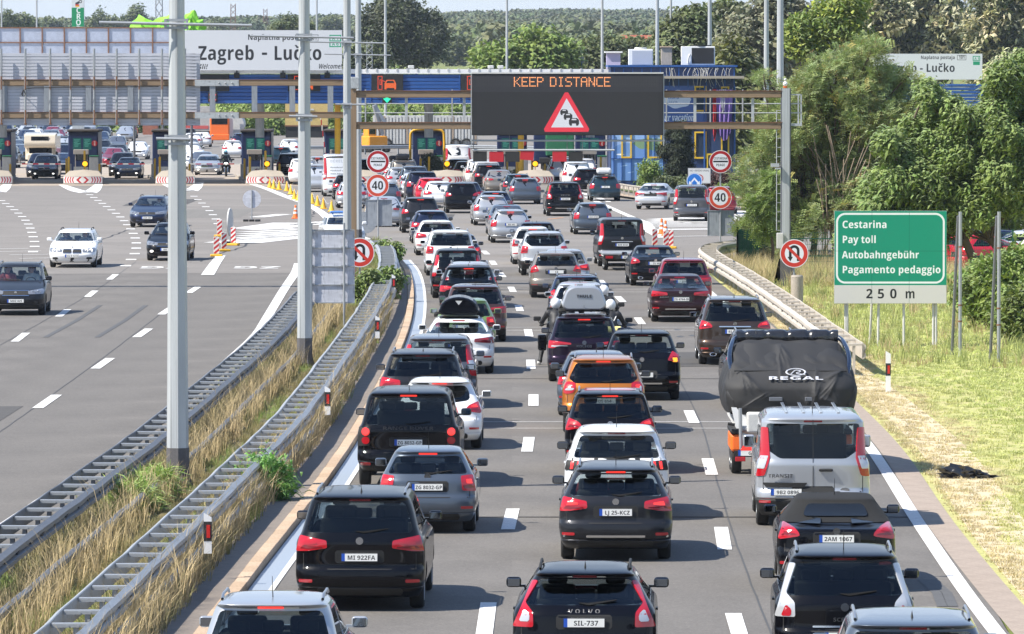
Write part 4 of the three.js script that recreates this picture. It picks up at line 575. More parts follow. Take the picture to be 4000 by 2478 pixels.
// left lane, nearest first
{
let c;
rearCar('crossover', 'silver', 1045, 'r', 2385, 'pale silver car with roof rails cut off by the bottom edge beside the median', { plate: 'PU 317-K' });
c = rearCar('big_mpv', 'black', 1402, 'g', 2376, 'glossy black people carrier with roof rails and MI 922FA plate', { plate: 'MI 922FA' });
driver(c, 'driver of the glossy black people carrier'); c = rearCar('old_hatch', 'bluegrey', 1668, 'g', 2076, 'small blue-grey hatchback between the black off-roader and the black people carrier', { plate: 'ZG 8032-GP' });
driver(c, 'driver of the small blue-grey hatchback'); c = rearCar('offroader', 'black', 1594, 'g', 1898, 'boxy black off-roader with round stacked tail lamps and tall rear window');
sign3(c.t, 'RANGE ROVER', 0.06, 0, c.d.p.b - 0.03, c.d.p.zRear(0, c.d.p.b - 0.03) + 0.002, CM.rimDark, 1.7);
rearCar('white_hatch', 'white', 1714, 'g', 1752, 'white hatchback with oval rear window ahead of the black off-roader');
rearCar('touareg', 'darkgrey', 1649, 'r', 1392, 'charcoal sport utility car with dark privacy window behind white hatchback');
rearCar('crv', 'grey', 1712, 'r', 1330, 'grey family car with tall red and clear pillar lamps');
c = rearCar('fastback', 'white', 1790, 'g', 1458, 'white fastback car carrying a black roof box');
{ // its roof box
const b = thing('roof_box', 'glossy black roof box strapped on the white fastback car', 'roof box', c.t.position.clone().add(V(0, 1.44, 0.2)), c.t.rotation.y);
const pts = []; for (let i = 0; i <= 10; i++) { const t = i / 10 * Math.PI; pts.push([0.45 * Math.cos(t) * (1 - 0.12 * Math.sin(t)), 0.16 + 0.27 * Math.sin(t) ** 0.8]); } pts.push([-0.47, 0.12], [-0.42, 0.06], [0.42, 0.06], [0.47, 0.12]);
mesh('box_shell', new THREE.ExtrudeGeometry(shapeOf(pts), { depth: 1.7, bevelEnabled: true, bevelSize: 0.05, bevelThickness: 0.09, bevelSegments: 3 }).translate(0, 0.03, -0.85), paint('black'), b);
for (const z of [-0.45, 0.4]) mesh('crossbar', merge([rbox(1.26, 0.035, 0.07, 0.015, 0, 0.055, z), rbox(0.1, 0.1, 0.1, 0.03, 0.6, 0.02, z), rbox(0.1, 0.1, 0.1, 0.03, -0.6, 0.02, z)]), CM.trim, b);
mesh('box_emblem', new THREE.ExtrudeGeometry(shapeOf([[-0.09, 0.05], [0.09, 0.05], [0, -0.06]]), { depth: 0.01, bevelEnabled: false }).translate(0, 0.36, 0.95), M.offWhite, b);
}
rearCar('small_hatch', 'green', 1818, 'g', 1376, 'pale green small hatchback half hidden by the white fastback');
rearCar('brown_suv', 'rosebrown', 1856, 'g', 1334, 'reddish brown sport utility car ahead of the pale green hatchback', { plate: 'HS 871-E' });
c = rearCar('compact_suv', 'black', 1831, 'r', 1050, 'black crossover with slim lit lamps and chrome wing badge');
rearCar('wagon', 'palesilver', 1838, 'd', 212.5, 'pale silver estate with roof rails in front of black crossover', { slope: -0.035 });
rearCar('crv', 'black', 1789, 'd', 221, 'black family car with tall red lamps squeezed ahead of the silver estate', { slope: -0.03 });
rearCar('sorento', 'white', 1761, 'g', 1077, 'white sport utility car with roof rails and dusty rear window', { slope: -0.035 });
rearCar('hatch', 'navy', 1790, 'd', 248.5, 'dark blue hatchback squeezed to the side of the dusty white car', { slope: -0.035 });
rearCar('hatch', 'white', 1707, 'g', 998, 'white hatchback next to the median tip with red wedge lamps', { slope: -0.04 });
rearCar('hatch', 'navy', 1685, 'r', 831, 'dark blue hatchback behind the white one near the median tip', { slope: -0.045 });
rearCar('kuga', 'darkgrey', 1644, 'g', 910, 'dark grey sport utility car with lit brake strip by the speed sign', { slope: -0.05 });
rearCar('sedan', 'silver', 1503, 'g', 886, 'silver saloon partly behind the round speed sign', { slope: -0.05, plate: 'ZST 6' });
rearCar('wagon', 'bluegrey', 1503, 'd', 353, 'pale blue estate car with dark rear window above the grey sign back', { slope: -0.05 });
rearCar('hatch', 'silver', 1378, 'd', 357, 'silver hatchback mostly behind the gantry post', { slope: -0.05 });
rearCar('meriva', 'black', 1806, 'g', 833, 'black family car with large red lamps in the middle of the merging queue', { slope: -0.045 });
rearCar('hatch', 'navy', 1826, 'd', 356, 'dark blue hatchback peeping out right of the black family car', { slope: -0.05 });
rearCar('hatch', 'white', 1718, 'd', 358, 'white hatchback next to the bright red estate', { slope: -0.06 });
rearCar('wagon', 'red', 1686, 'd', 368, 'bright red estate car in the merging queue', { slope: -0.06 });
rearCar('sorento', 'darkblue', 1652, 'd', 375, 'dark sport utility car beside the bright red estate', { slope: -0.06 });
rearCar('sedan', 'palesilver', 1626, 'd', 385, 'silver saloon behind the red estate car', { slope: -0.06 });
rearCar('sorento', 'bluegrey', 1620, 'd', 394, 'blue-grey sport utility car ahead of silver saloon near the left booth', { slope: -0.06 });
rearCar('hatch', 'silver', 1562, 'd', 405, 'small silver hatchback left of the blue-grey utility car', { slope: -0.06 });
c = rearCar('sorento', 'beige', 1580, 'd', 418, 'beige sport utility car carrying a grey roof box near the booth', { slope: -0.06 });
const farBox = (pos, label, m) => { const b = thing('roof_box', label, 'roof box', pos); mesh('box_shell', rbox(0.86, 0.36, 1.8, 0.15, 0, 0.22, 0, 4), m, b); mesh('crossbar', merge([box(1.2, 0.04, 0.06, 0, 0.02, -0.4), box(1.2, 0.04, 0.06, 0, 0.02, 0.4)]), CM.trim, b); return b; };
farBox(c.t.position.clone().add(V(0, 1.71, 0.6)), 'grey roof box on the beige car by the booth', paint('darkgrey'));
c = rearCar('hatch', 'white', 1550, 'd', 427, 'white hatchback with a black roof box left of the booth', { slope: -0.06 });
farBox(c.t.position.clone().add(V(0, 1.46, 0.4)), 'black roof box on the white hatchback left of the booth', paint('black'));
rearCar('sorento', 'white', 1508, 'd', 431, 'white car just right of the round toll sign', { slope: -0.06 });
rearCar('hatch', 'black', 1412, 'd', 440, 'black car just left of the round toll sign', { slope: -0.06 });
// middle lane
c = rearCar('volvo', 'black', 2282, 'r', 2266, 'black estate with tall red pillar lamps and SIL-737 plate at the bottom edge', { plate: 'SIL-737' });
sign3(c.t, 'V O L V O', 0.055, 0, c.d.p.b - 0.035, c.d.p.zRear(0, c.d.p.b - 0.035) + 0.004);
driver(c, 'driver of the black estate at the bottom edge'); c = rearCar('allroad', 'darkgrey', 2406, 'g', 2184, 'charcoal estate with silver bumper strip and LJ 25-KCZ plate', { plate: 'LJ 25-KCZ' });
driver(c, 'driver of the charcoal estate'); driver(c, 'front passenger of the charcoal estate', 1); c = rearCar('claw_suv', 'white', 2409, 'r', 1697, 'white crossover with black tail band and three-bar red lamps', { plate: 'BM 482' });
driver(c, 'driver of the white crossover with three-bar lamps'); c = rearCar('crossover', 'black', 2384, 'r', 1550, 'black crossover with a colourful printed roof panel behind the white crossover', {});
{ const tx = canvas(256, 256, (x, w, h) => { x.fillStyle = '#d9455f'; x.fillRect(0, 0, w, h); const cs = ['#e8d24a', '#4fb6d8', '#7cc06a', '#e2e6e8', '#d8813f']; cs.forEach((q, i) => { x.fillStyle = q; x.beginPath(); x.ellipse(40 + i * 45, 90 + (i % 2) * 70, 60, 40, i, 0, 7); x.fill(); }); });
mesh('roof_print', patch(roundPoly([[-0.5, -1.25], [0.5, -1.25], [0.5, 0.3], [-0.5, 0.3]], 0.08, 2), onTop(c.d.p), 0.004, 3, 0.006), new THREE.MeshPhysicalMaterial({ map: tx, roughness: 0.3, clearcoat: 1 }), c.t); }
rearCar('duster', 'orange', 2358, 'r', 1414, 'metallic orange crossover with squarish round-cornered tail lamps', { plate: 'OS 654' });
rearCar('hatch', 'bluegrey', 2331, 'r', 1394, 'blue-grey car hidden behind the orange crossover');
c = rearCar('koleos', 'purple', 2283, 'g', 1490, 'dark purple sport utility car with silver roof box and KOLEOS lettering');
sign3(c.t, 'KOLEOS', 0.06, 0, c.d.p.b - 0.17, c.d.p.zRear(0, c.d.p.b - 0.17) + 0.004);
{ const b = thing('roof_box', 'silver roof box marked THULE on the dark purple car', 'roof box', c.t.position.clone().add(V(0.0, 1.72, 0.85)), c.t.rotation.y);
const pts = [[-0.52, 0.14], [-0.43, 0.06], [0.43, 0.06], [0.52, 0.14], [0.50, 0.22], [0.40, 0.5], [0.25, 0.575], [-0.25, 0.575], [-0.40, 0.5], [-0.50, 0.22]];
mesh('box_shell', new THREE.ExtrudeGeometry(shapeOf(roundPoly(pts, 0.08, 3)), { depth: 1.5, bevelEnabled: true, bevelSize: 0.05, bevelThickness: 0.12, bevelSegments: 4 }).translate(0, 0.05, -0.9), paint('silver'), b);
mesh('box_seam', rbox(1.07, 0.03, 1.7, 0.012, 0, 0.22, -0.15), CM.rail, b);
mesh('lettering', letters('THULE', 0.075, 0.01, 1.2).translate(0, 0.42, 0.725), CM.trim, b);
for (const z of [-0.55, 0.35]) mesh('crossbar', merge([rbox(1.3, 0.05, 0.08, 0.02, 0, 0.04, z), rbox(0.1, 0.12, 0.1, 0.03, 0.6, 0.0, z), rbox(0.1, 0.12, 0.1, 0.03, -0.6, 0.0, z)]), CM.trim, b); }
rearCar('hatch', 'palesilver', 2267, 'r', 1118, 'silver hatchback with tinted window ahead of the roof box car', { slope: 0.0 });
rearCar('low_suv', 'navy', 2255, 'd', 197.5, 'dark blue crossover just ahead of the silver hatchback with tinted window');
rearCar('low_suv', 'beige', 2172, 'g', 1163, 'taupe crossover with red triangular lamps in the middle lane', { plate: 'CE' });
rearCar('hatch', 'silver', 2206, 'd', 228, 'silver hatchback half hidden by the taupe crossover');
rearCar('old_duster', 'palesilver', 2128, 'g', 1076, 'silver off-roader with grey lower body and eight-sided rear window', { slope: -0.03 });
rearCar('small_hatch', 'white', 2083, 'd', 258, 'white rounded hatchback beside the silver off-roader', { slope: -0.03 });
rearCar('hatch', 'darkblue', 2100, 'd', 267, 'dark hatchback ahead of the white rounded one', { slope: -0.035 });
rearCar('wagon', 'silver', 1996, 'g', 949, 'silver estate with tinted window and roof rails in the middle queue', { slope: -0.04 });
rearCar('sedan_b', 'bluegrey', 1984, 'd', 301, 'blue-grey saloon between two silver estates in the middle queue', { slope: -0.045 });
rearCar('wagon', 'silver', 1922, 'g', 881, 'silver estate left of the blue-grey saloon', { slope: -0.05 });
rearCar('wagon', 'navy', 1937, 'd', 329, 'dark blue estate with chrome roof rails behind the silver estates', { slope: -0.05 });
rearCar('wagon', 'bluegrey', 2053, 'd', 367, 'dark grey-blue estate right of the dark teal estate', { slope: -0.05 });
rearCar('wagon', 'teal', 2025, 'd', 380, 'dark teal estate in front of a striped concrete block', { slope: -0.055 });
rearCar('sedan', 'beige', 1954, 'd', 396, 'grey-beige saloon in the queue for the middle booth', { slope: -0.06 });
rearCar('kuga', 'black', 1912, 'd', 403, 'black sport utility car left of the grey-beige saloon', { slope: -0.06 });
rearCar('sorento', 'white', 1905, 'd', 413, 'white sport utility car under the hanging panels', { slope: -0.06 });
rearCar('sorento', 'white', 1876, 'd', 421, 'another white sport utility car farther left under the hanging panels', { slope: -0.06 });
rearCar('hatch', 'darkgrey', 1824, 'd', 430, 'dark hatchback entering the booth lane behind white cars', { slope: -0.06 });
rearCar('hatch', 'black', 1794, 'd', 440, 'black hatchback beside the round orange lamp of the booth', { slope: -0.06 });
rearCar('van', 'white', 1790, 'd', 475, 'white rounded van beyond the middle booth', { slope: -0.06, name: 'van', category: 'van' });
// right lane
rearCar('touareg', 'bluegrey', 3577, 'r', 2468, 'dark blue car roof with rails at the bottom right corner', { plate: 'PU 317-K' });
c = rearCar('scenic', 'black', 3305, 'r', 2192, 'black people carrier with white boomerang lamps and WZ plate', { plate: 'WZ1' });
sign3(c.t, 'SCENIC', 0.05, 0, 0.78, c.d.p.zRear(0, 0.78) + 0.004);
c = rearCar('cabrio', 'black', 3272, 'd', 98.5, 'black convertible with raised cloth roof', {});
{ const p = c.d.p; mesh('cloth_roof', (() => { const g = hull(p, p.b + 0.055, p.H, -0.018, true, { zMin: -p.L / 2 + p.nose + 0.9 }); g.deleteAttribute('uv'); return g; })(), CM.fabric, c.t); mesh('roof_window', patch(roundPoly([[-0.5, p.b + 0.12], [0.5, p.b + 0.12], [0.42, p.b + 0.29], [-0.42, p.b + 0.29]], 0.06, 3), onRear(p), 0.03, 2, 0.01), CM.solid, c.t); }
c = rearCar('van', 'silver', 3179, 'g', 2052, 'silver panel van with large dark rear windows and 9B2 0896 plate', { plate: '9B2 0896', plateX: -0.46, name: 'van', category: 'van' });
{ const p = c.d.p, R = onRear(p), bl = (a, b, q, r) => [[a, q], [b, q], [b, r], [a, r]];
mesh('door_gap', patch(bl(-0.006, 0.006, 0.52, 1.86), R, 0.008, 3, 0.01), CM.trim, c.t); mesh('door_handle', rbox(0.24, 0.05, 0.05, 0.02, 0.22, 1.0, p.zRear(0.2, 1) + 0.02), CM.trim, c.t);
mesh('plate_hood', patch(roundPoly([[-0.86, 0.78], [-0.1, 0.78], [-0.16, 0.7], [-0.8, 0.7]].reverse(), 0.01, 1), R, 0.03, 2, 0.03), CM.trim, c.t); mesh('badge', new THREE.CylinderGeometry(0.05, 0.05, 0.014, 14).scale(1.6, 1, 0.7).rotateX(Math.PI / 2).translate(0.55, 0.66, p.zRear(0.55, 0.66) + 0.01), CM.chrome, c.t);
sign3(c.t, 'TRANSIT', 0.06, -0.56, 0.9, p.zRear(-0.4, 0.9) + 0.006); for (const x of [-0.45, -0.15, 0.15, 0.45]) mesh('roof_rib', rbox(0.06, 0.02, 3.2, 0.009, x, p.H - 0.005, 0.3), paint('silver'), c.t); }
c = rearCar('gle', 'brown', 2873, 'g', 1424, 'metallic brown sport utility car with RI 5920-E plate and twin exhausts', { plate: 'RI 5920-E' });
driver(c, 'driver of the metallic brown sport utility car'); c = rearCar('sedan', 'maroon', 2660, 'g', 1257, 'dark maroon saloon with pale seats and ZG 4744-IB plate', { plate: 'ZG 4744-IB' });
driver(c, 'driver of the dark maroon saloon'); driver(c, 'front passenger of the dark maroon saloon', 1); sign3(c.t, 'PASSAT', 0.045, -0.5, 0.78, c.d.p.zRear(-0.5, 0.78) + 0.003);
rearCar('brown_suv', 'winered', 2675, 'r', 1022, 'wine red sport utility car with black lower body and roof aerial');
rearCar('sport_sedan', 'black', 2562, 'g', 1116, 'black saloon with swept red lamps beside the wine red car', { plate: 'ZU 68', slope: -0.035 });
c = rearCar('vito', 'darkgrey', 2431, 'd', 255.5, 'dark grey van with tinted window towing a flat trailer', { plate: '6U9 6344', name: 'van', category: 'van', slope: -0.035 });
{ // flat trailer
const t = thing('trailer', 'flat trailer of chequer plate hitched behind the dark grey van', 'trailer', c.t.position.clone().add(V(0.06, 0, 5.3)), c.t.rotation.y);
mesh('deck', rbox(1.72, 0.06, 3.6, 0.01, 0, 0.64, 0), M.galv, t); mesh('rear_bar', box(1.66, 0.14, 0.05, 0, 0.52, 1.8), CM.trim, t); mesh('drawbar', beam(V(0, 0.5, -1.7), V(0, 0.45, -3.0), 0.08, 0.08), M.galvDark, t);
for (const q of [-1, 1]) { for (const z of [0.4, 1.05]) { const w = mesh('wheel', wheelGeometry(0.25, true, 0.17).tyre, CM.tyre, t); w.position.set(q * 0.72, 0.25, z); w.rotation.y = q > 0 ? 0 : Math.PI; mesh('rim', wheelGeometry(0.25, true, 0.17).rim, CM.rim, w); } mesh('taillight', box(0.28, 0.1, 0.03, q * 0.62, 0.52, 1.835), CM.lamp, t); mesh('mudguard', rbox(0.22, 0.03, 1.5, 0.012, q * 0.74, 0.555, 0.72), M.offWhite, t); }
const e = mesh('number_plate', plateGeometry('9B2 0896'), plateMat, t); e.position.set(0.1, 0.52, 1.84); }
c = rearCar('pug_suv', 'black', 2509, 'g', 1561, 'black crossover with lion-style badge and lit amber indicator'); driver(c, 'driver of the black crossover with amber indicator'); mesh('indicator', rbox(0.12, 0.1, 0.05, 0.015, 0.78, c.d.p.b - 0.13, c.d.p.zRear(0.76, c.d.p.b - 0.13)), CM.amber, c.t);
rearCar('wagon', 'bluegrey', 2317, 'g', 916, 'grey-blue estate with square red lamps and dark plate frame', { plate: '4AH 8136', slope: -0.04 });
c = rearCar('big_volvo', 'black', 2208, 'g', 844, 'large black sport utility car with tall lamps in the open lane', { plate: 'HR 6837', slope: -0.04, fine: true });
sign3(c.t, 'V O L V O', 0.06, 0, 1.1, c.d.p.zRear(0, 1.1) + 0.004);
c = rearCar('wagon', 'teal', 2365, 'd', 375, 'dark grey estate carrying a white roof box by the right hand kerb', { slope: -0.03, plate: 'ZST 6' });
farBox(c.t.position.clone().add(V(0, 1.52, 0.8)), 'white roof box on the dark grey estate by the kerb', paint('white'));
rearCar('hatch', 'black', 2297, 'd', 400, 'very dark hatchback near the last booth', { slope: -0.04 });
rearCar('sorento', 'white', 2255, 'd', 412, 'white sport utility car near the last booth', { slope: -0.04 });
rearCar('sorento', 'white', 2278, 'd', 425, 'white sport utility car at the last booth window', { slope: -0.04 });
rearCar('kuga', 'palesilver', 2200, 'd', 430, 'silver crossover beside the striped block of the last booth', { slope: -0.05 });
rearCar('sedan_b', 'palesilver', 2540, 'g', 818, 'shiny silver saloon turning off to the exit', { slope: 0.2, fine: true });
rearCar('minivan', 'grey', 2702, 'g', 864, 'grey compact van leaving by the exit behind the speed sign', { slope: 0.02, fine: true, name: 'van', category: 'van' });
rearCar('hatch', 'winered', 2812, 'd', 343, 'red and brown car mostly behind the speed sign on the right', { slope: 0.05 });
// tow car of the boat
rearCar('gle', 'black', 2990, 'd', 150.5, 'black sport utility car towing the covered boat', {});
}
// oncoming side
{
let c = frontCar('face_suv', 'darkgrey', 92, 1210, 'dark grey sport utility car with chrome grille and MDZ 025 plate', { plate: 'MDZ 025', turn: 0.012 });
driver(c, 'driver of the dark grey sport utility car coming towards us'); driver(c, 'front passenger of the dark grey oncoming car', 1); c = frontCar('face_bmw', 'white', 312, 1030, 'white estate car with twin kidney grille', { plate: 'FG D 1215', turn: 0.0 });
driver(c, 'driver of the white estate with kidney grille'); driver(c, 'front passenger of the white estate with kidney grille', 1); c = frontCar('face_wagon', 'navy', 613, 878, 'dark blue estate coming up behind the black one by the lamp post', { plate: '2AM 1067', fine: true, turn: -0.05 });
driver(c, 'driver of the dark blue oncoming estate'); c = frontCar('face_small', 'black', 680, 1006, 'black estate with lit fog lamps half behind the lamp post', { plate: 'BM 482', turn: -0.02 });
driver(c, 'driver of the black estate with fog lamps'); const pc = frontCar('face_hatch', 'white', 1318, 0, 'white service car with a light bar parked behind the grey sign back', { D: 284, fine: true, turn: 0.12 });
mesh('light_bar', merge([rbox(1.05, 0.1, 0.22, 0.04, 0, 1.55, 0), box(0.06, 0.08, 0.1, 0.4, 1.49, 0), box(0.06, 0.08, 0.1, -0.4, 1.49, 0)]), std([0.10, 0.25, 0.62], 0.25), pc.t);
const q = { group: 'cars waiting inside the toll lanes' };
frontCar('face_mpv', 'black', 189, 696, 'black people carrier with lit lamps at the left booth lane', { ...q, fine: true });
frontCar('face_mpv', 'darkblue', 168, 0, 'dark people carrier right behind the black one', { ...q, D: 458 });
frontCar('face_hatch', 'navy', 246, 0, 'dark hatchback between the motorhome and the booth', { ...q, D: 472 });
frontCar('face_sedan', 'darkblue', 512, 694, 'dark saloon with chrome grille and lit lamps at the second booth lane', { ...q, fine: true });
frontCar('face_mpv', 'black', 486, 0, 'dark people carrier behind the saloon with chrome grille', { ...q, D: 461 });
frontCar('face_sedan', 'silver', 820, 680, 'silver saloon stopped beside the motorcycle', { ...q, fine: true });
frontCar('face_sedan', 'grey', 795, 0, 'grey saloon behind the silver one', { ...q, D: 480 });
frontCar('face_hatch', 'white', 768, 0, 'white hatchback behind the grey saloon', { ...q, D: 489 });
frontCar('face_sedan', 'white', 545, 0, 'white saloon with dark windscreen farther back', { ...q, D: 540 });
frontCar('face_hatch', 'grey', 424, 648, 'dark grey small car with lit lamps farther back', { ...q });
frontCar('face_hatch', 'winered', 452, 0, 'dark red small car next to the grey one', { ...q, D: 500 });
frontCar('face_wagon', 'darkgrey', 466, 0, 'dark estate with wide windscreen in the second lane queue', { ...q, D: 520 });
// cars going away on the far side, seen from behind
const a = { group: 'cars driving off beyond the booths', slope: -0.02 };
rearCar('sedan_b', 'white', 787, 'd', 612, 'white saloon driving away beyond the third booth', a);
rearCar('hatch', 'white', 908, 'd', 544, 'white hatchback driving away beside the third booth', a);
rearCar('kuga', 'grey', 500, 'd', 683, 'grey sport utility car driving away on the far road', a);
rearCar('hatch', 'white', 1130, 'd', 551, 'white hatchback with dark window beyond the fourth booth', a);
rearCar('wagon', 'teal', 1096, 'd', 501, 'dark estate right of the fourth booth', a);
rearCar('hatch', 'bluegrey', 1150, 'd', 470, 'pale blue car roof right of the fourth booth', a);
rearCar('sorento', 'black', 1132, 'd', 449, 'black sport utility car with lit lamps beside the fourth booth', a);
rearCar('sorento', 'white', 1182, 'd', 425, 'white sport utility car half behind the second lamp post', a);
rearCar('sorento', 'palesilver', 1228, 'd', 401, 'silver sport utility car between the lamp post and the white van', a);
rearCar('wagon', 'silver', 1240, 'd', 450, 'silver car with a pale roof box left of the white van', a);
const v = rearCar('delivery', 'white', 1328, 'd', 388, 'tall white delivery van with printed rear doors', { ...a, slope: -0.05, name: 'van', category: 'van', fine: true });
{ const p = v.d.p; const t = canvas(512, 512, (x, w, h) => { x.fillStyle = '#dfe2e6'; x.fillRect(0, 0, w, h); x.fillStyle = '#b9bec6'; x.font = 'bold 74px sans-serif'; x.fillText('BÉRELŐ', 90, 90); x.fillStyle = '#3b3f46'; x.font = 'italic bold 42px sans-serif'; ['Dunakeszi út 2.', 'Pünkösdi út 1.', 'www.bérelő'].forEach((s, i) => x.fillText(s, 90, 200 + i * 62)); x.fillStyle = '#c0513f'; x.fillRect(0, 370, w, 34); });
mesh('printed_door', patch([[-0.92, 0.75], [0.92, 0.75], [0.86, 2.3], [-0.86, 2.3]], onRear(p), 0.012, 3, 0.01), new THREE.MeshStandardMaterial({ map: t, roughness: 0.4 }), v.t); }
rearCar('hatch', 'black', 1360, 'd', 379, 'black hatchback in front of the tall white delivery van', { ...a, slope: -0.05 });
// the packed queue far behind the left booths
const r = rng(77), cols = ['darkgrey', 'black', 'navy', 'white', 'silver', 'bluegrey', 'grey', 'palesilver', 'darkblue', 'winered'], keys = ['face_hatch', 'face_sedan', 'face_wagon', 'face_mpv', 'face_suv'];
const rows = [[495, 30, 100], [505, 240, 270], [518, 70, 130], [532, 20, 320], [548, 60, 420], [555, 10, 130], [562, 10, 400], [578, 40, 470], [596, 10, 400], [615, 10, 470], [638, 30, 360], [660, 20, 520], [690, 20, 330], [722, 20, 420], [755, 10, 260]];
const words = { darkgrey: 'dark grey', black: 'black', navy: 'dark blue', white: 'white', silver: 'silver', bluegrey: 'blue-grey', grey: 'grey', palesilver: 'pale silver', darkblue: 'blackish blue', winered: 'dark red' };
for (const [D, x0, x1] of rows) for (let x = x0 + r() * 15; x < x1; x += 25500 / D * (2.15 + r() * 0.5)) { const c = cols[Math.floor(r() * cols.length)], k = keys[Math.floor(r() * keys.length)]; frontCar(k, c, x, 0, 'small ' + words[c] + ' car in the packed queue far behind the left booths', { D: D + r() * 3, group: 'packed queue far behind the left booths: ' + words[c] + ' cars' }); }
for (const [x, D, c] of [[745, 530, 'white'], [738, 560, 'silver'], [752, 600, 'white'], [735, 640, 'darkgrey'], [760, 690, 'white'], [940, 600, 'navy']]) rearCar('hatch', c, x, 'd', D, 'small ' + words[c] + ' car on the far road by the orange lorry', { group: 'cars by the orange lorry: ' + words[c], slope: -0.02 });
}
// ---------------------------------------------------------------- gantries and the message board
const atD = (px, py, D) => P(px, py, D);
const LED = { K: '10001 10010 10100 11000 10100 10010 10001', E: '11111 10000 10000 11110 10000 10000 11111', P: '11110 10001 10001 11110 10000 10000 10000', D: '11110 10001 10001 10001 10001 10001 11110', I: '01110 00100 00100 00100 00100 00100 01110', S: '01111 10000 10000 01110 00001 00001 11110', T: '11111 00100 00100 00100 00100 00100 00100', A: '01110 10001 10001 11111 10001 10001 10001', N: '10001 11001 11001 10101 10011 10011 10001', C: '01111 10000 10000 10000 10000 10000 01111' };
{
const D = 234, t = thing('sign_gantry', 'brown steel gantry over our lanes that carries the electronic message board', 'gantry', V(0, 0, 0)), p = (x, y, dz = 0) => { const q = atD(x, y, D); q.z += dz; return q; };
const col = (x, y0, w, d, m, base) => { const a = p(x, y0); mesh('post', box(w, a.y, d, a.x, a.y / 2, a.z), m, t); };
col(3070, 345, 0.27, 0.34, M.pole); const rp = p(3070, 345);
mesh('post_edge', merge([box(0.06, rp.y, 0.36, rp.x + 0.15, rp.y / 2, rp.z - 0.03), box(0.05, rp.y, 0.36, rp.x - 0.15, rp.y / 2, rp.z - 0.03)]), M.galvDark, t);
mesh('post_foot', merge([box(0.42, 0.9, 0.3, rp.x, 0.45, rp.z + 0.05), ...[-1, 1].map((s) => new THREE.ExtrudeGeometry(shapeOf([[0, 0], [0.24, 0], [0.04, 0.95], [0, 0.95]]), { depth: 0.05, bevelEnabled: false }).scale(s, 1, 1).translate(rp.x + s * 0.2, 0.02, rp.z + 0.15)), box(1.0, 0.12, 0.8, rp.x, 0.04, rp.z)]), M.poleBase, t);
col(1381, 340, 0.2, 0.4, M.brownSteel); const lp = p(1381, 340); mesh('junction_box', rbox(0.3, 0.42, 0.3, 0.02, lp.x + 0.05, lp.y + 0.15, lp.z + 0.1), M.pole, t);
for (const y of [369, 492]) { const a = p(1392, y), b = p(3056, y); mesh('beam', rbox(b.x - a.x, 0.235, 0.3, 0.02, (a.x + b.x) / 2, a.y, a.z), M.brownSteel, t); mesh('beam_flange', box(b.x - a.x, 0.02, 0.36, (a.x + b.x) / 2, a.y + 0.128, a.z), M.rust, t); }
for (const x of [1587, 1813, 2715, 2941]) { const a = p(x, 380), b = p(x, 481); mesh('strut', box(0.1, a.y - b.y, 0.12, a.x, (a.y + b.y) / 2, a.z), M.pole, t); }
for (const x of [1425, 1765, 2606, 2778, 2905]) { const a = p(x, 350, -0.9), b = p(x, 485, -0.9); mesh('rail_post', box(0.05, a.y - b.y, 0.05, a.x, (a.y + b.y) / 2, a.z), M.pole, t); }
for (const y of [406, 442]) { const a = p(1395, y, -0.9), b = p(3135, y, -0.9); mesh('hand_rail', bar(a, b, 0.022, 6), M.pole, t); }
{ const a = p(1395, 488, -0.6), b = p(3130, 488, -0.6); mesh('walkway', box(b.x - a.x, 0.05, 0.7, (a.x + b.x) / 2, a.y, a.z), M.galvDark, t); }
{ const a = p(3108, 370), b = p(3130, 488); mesh('end_platform', merge([box(0.05, 1.1, 0.05, b.x, (a.y + b.y) / 2, a.z), box(0.05, 1.1, 0.05, b.x - 0.06, (a.y + b.y) / 2, a.z - 0.9), box(0.42, 0.05, 0.05, b.x - 0.2, a.y, a.z), box(0.42, 0.04, 0.05, b.x - 0.2, a.y - 0.32, a.z), box(0.42, 0.04, 0.05, b.x - 0.2, a.y - 0.65, a.z), box(0.5, 0.08, 1.0, b.x - 0.22, b.y, a.z - 0.4)]), M.pole, t); }
{ const a = p(3034, 430, 0.1), b = p(3034, 900, 0.1); mesh('ladder', merge([bar(a, b, 0.018, 5), bar(a.clone().add(V(0.24, 0, 0)), b.clone().add(V(0.24, 0, 0)), 0.018, 5), ...Array.from({ length: 14 }, (_, i) => bar(V(a.x, b.y + i * 0.33, a.z), V(a.x + 0.24, b.y + i * 0.33, a.z), 0.01, 5))]), M.pole, t); }
{ const a = p(3027, 645, 0.25); mesh('floodlight', merge([box(0.3, 0.12, 0.2, a.x, a.y, a.z), box(0.2, 0.05, 0.3, a.x + 0.1, a.y - 0.12, a.z)]), M.pole, t); }
{ const a = p(3046, 940, 0.3); mesh('control_box', rbox(0.24, 0.56, 0.22, 0.02, a.x, a.y, a.z), M.offWhite, t); }
{ const a = p(3068, 330, 0.05); const c = thing('camera_unit', 'small orange and white camera on top of the right gantry post', 'camera', V(a.x, rp.y, a.z)); mesh('housing', rbox(0.13, 0.16, 0.14, 0.03, 0, 0.09, 0), M.orange, c); mesh('lens', new THREE.SphereGeometry(0.085, 14, 10).translate(-0.005, 0.16, 0.06), M.white, c); mesh('dome', new THREE.SphereGeometry(0.05, 12, 8).translate(0.0, 0.31, 0.02), M.offWhite, c); }
// message board
const a = p(1843, 288, 0.45), b = p(2590, 528, 0.45), w = b.x - a.x, h = a.y - b.y, c = thing('message_board', 'wide black electronic board that reads KEEP DISTANCE over a warning triangle', 'electronic sign', V((a.x + b.x) / 2, b.y, a.z));
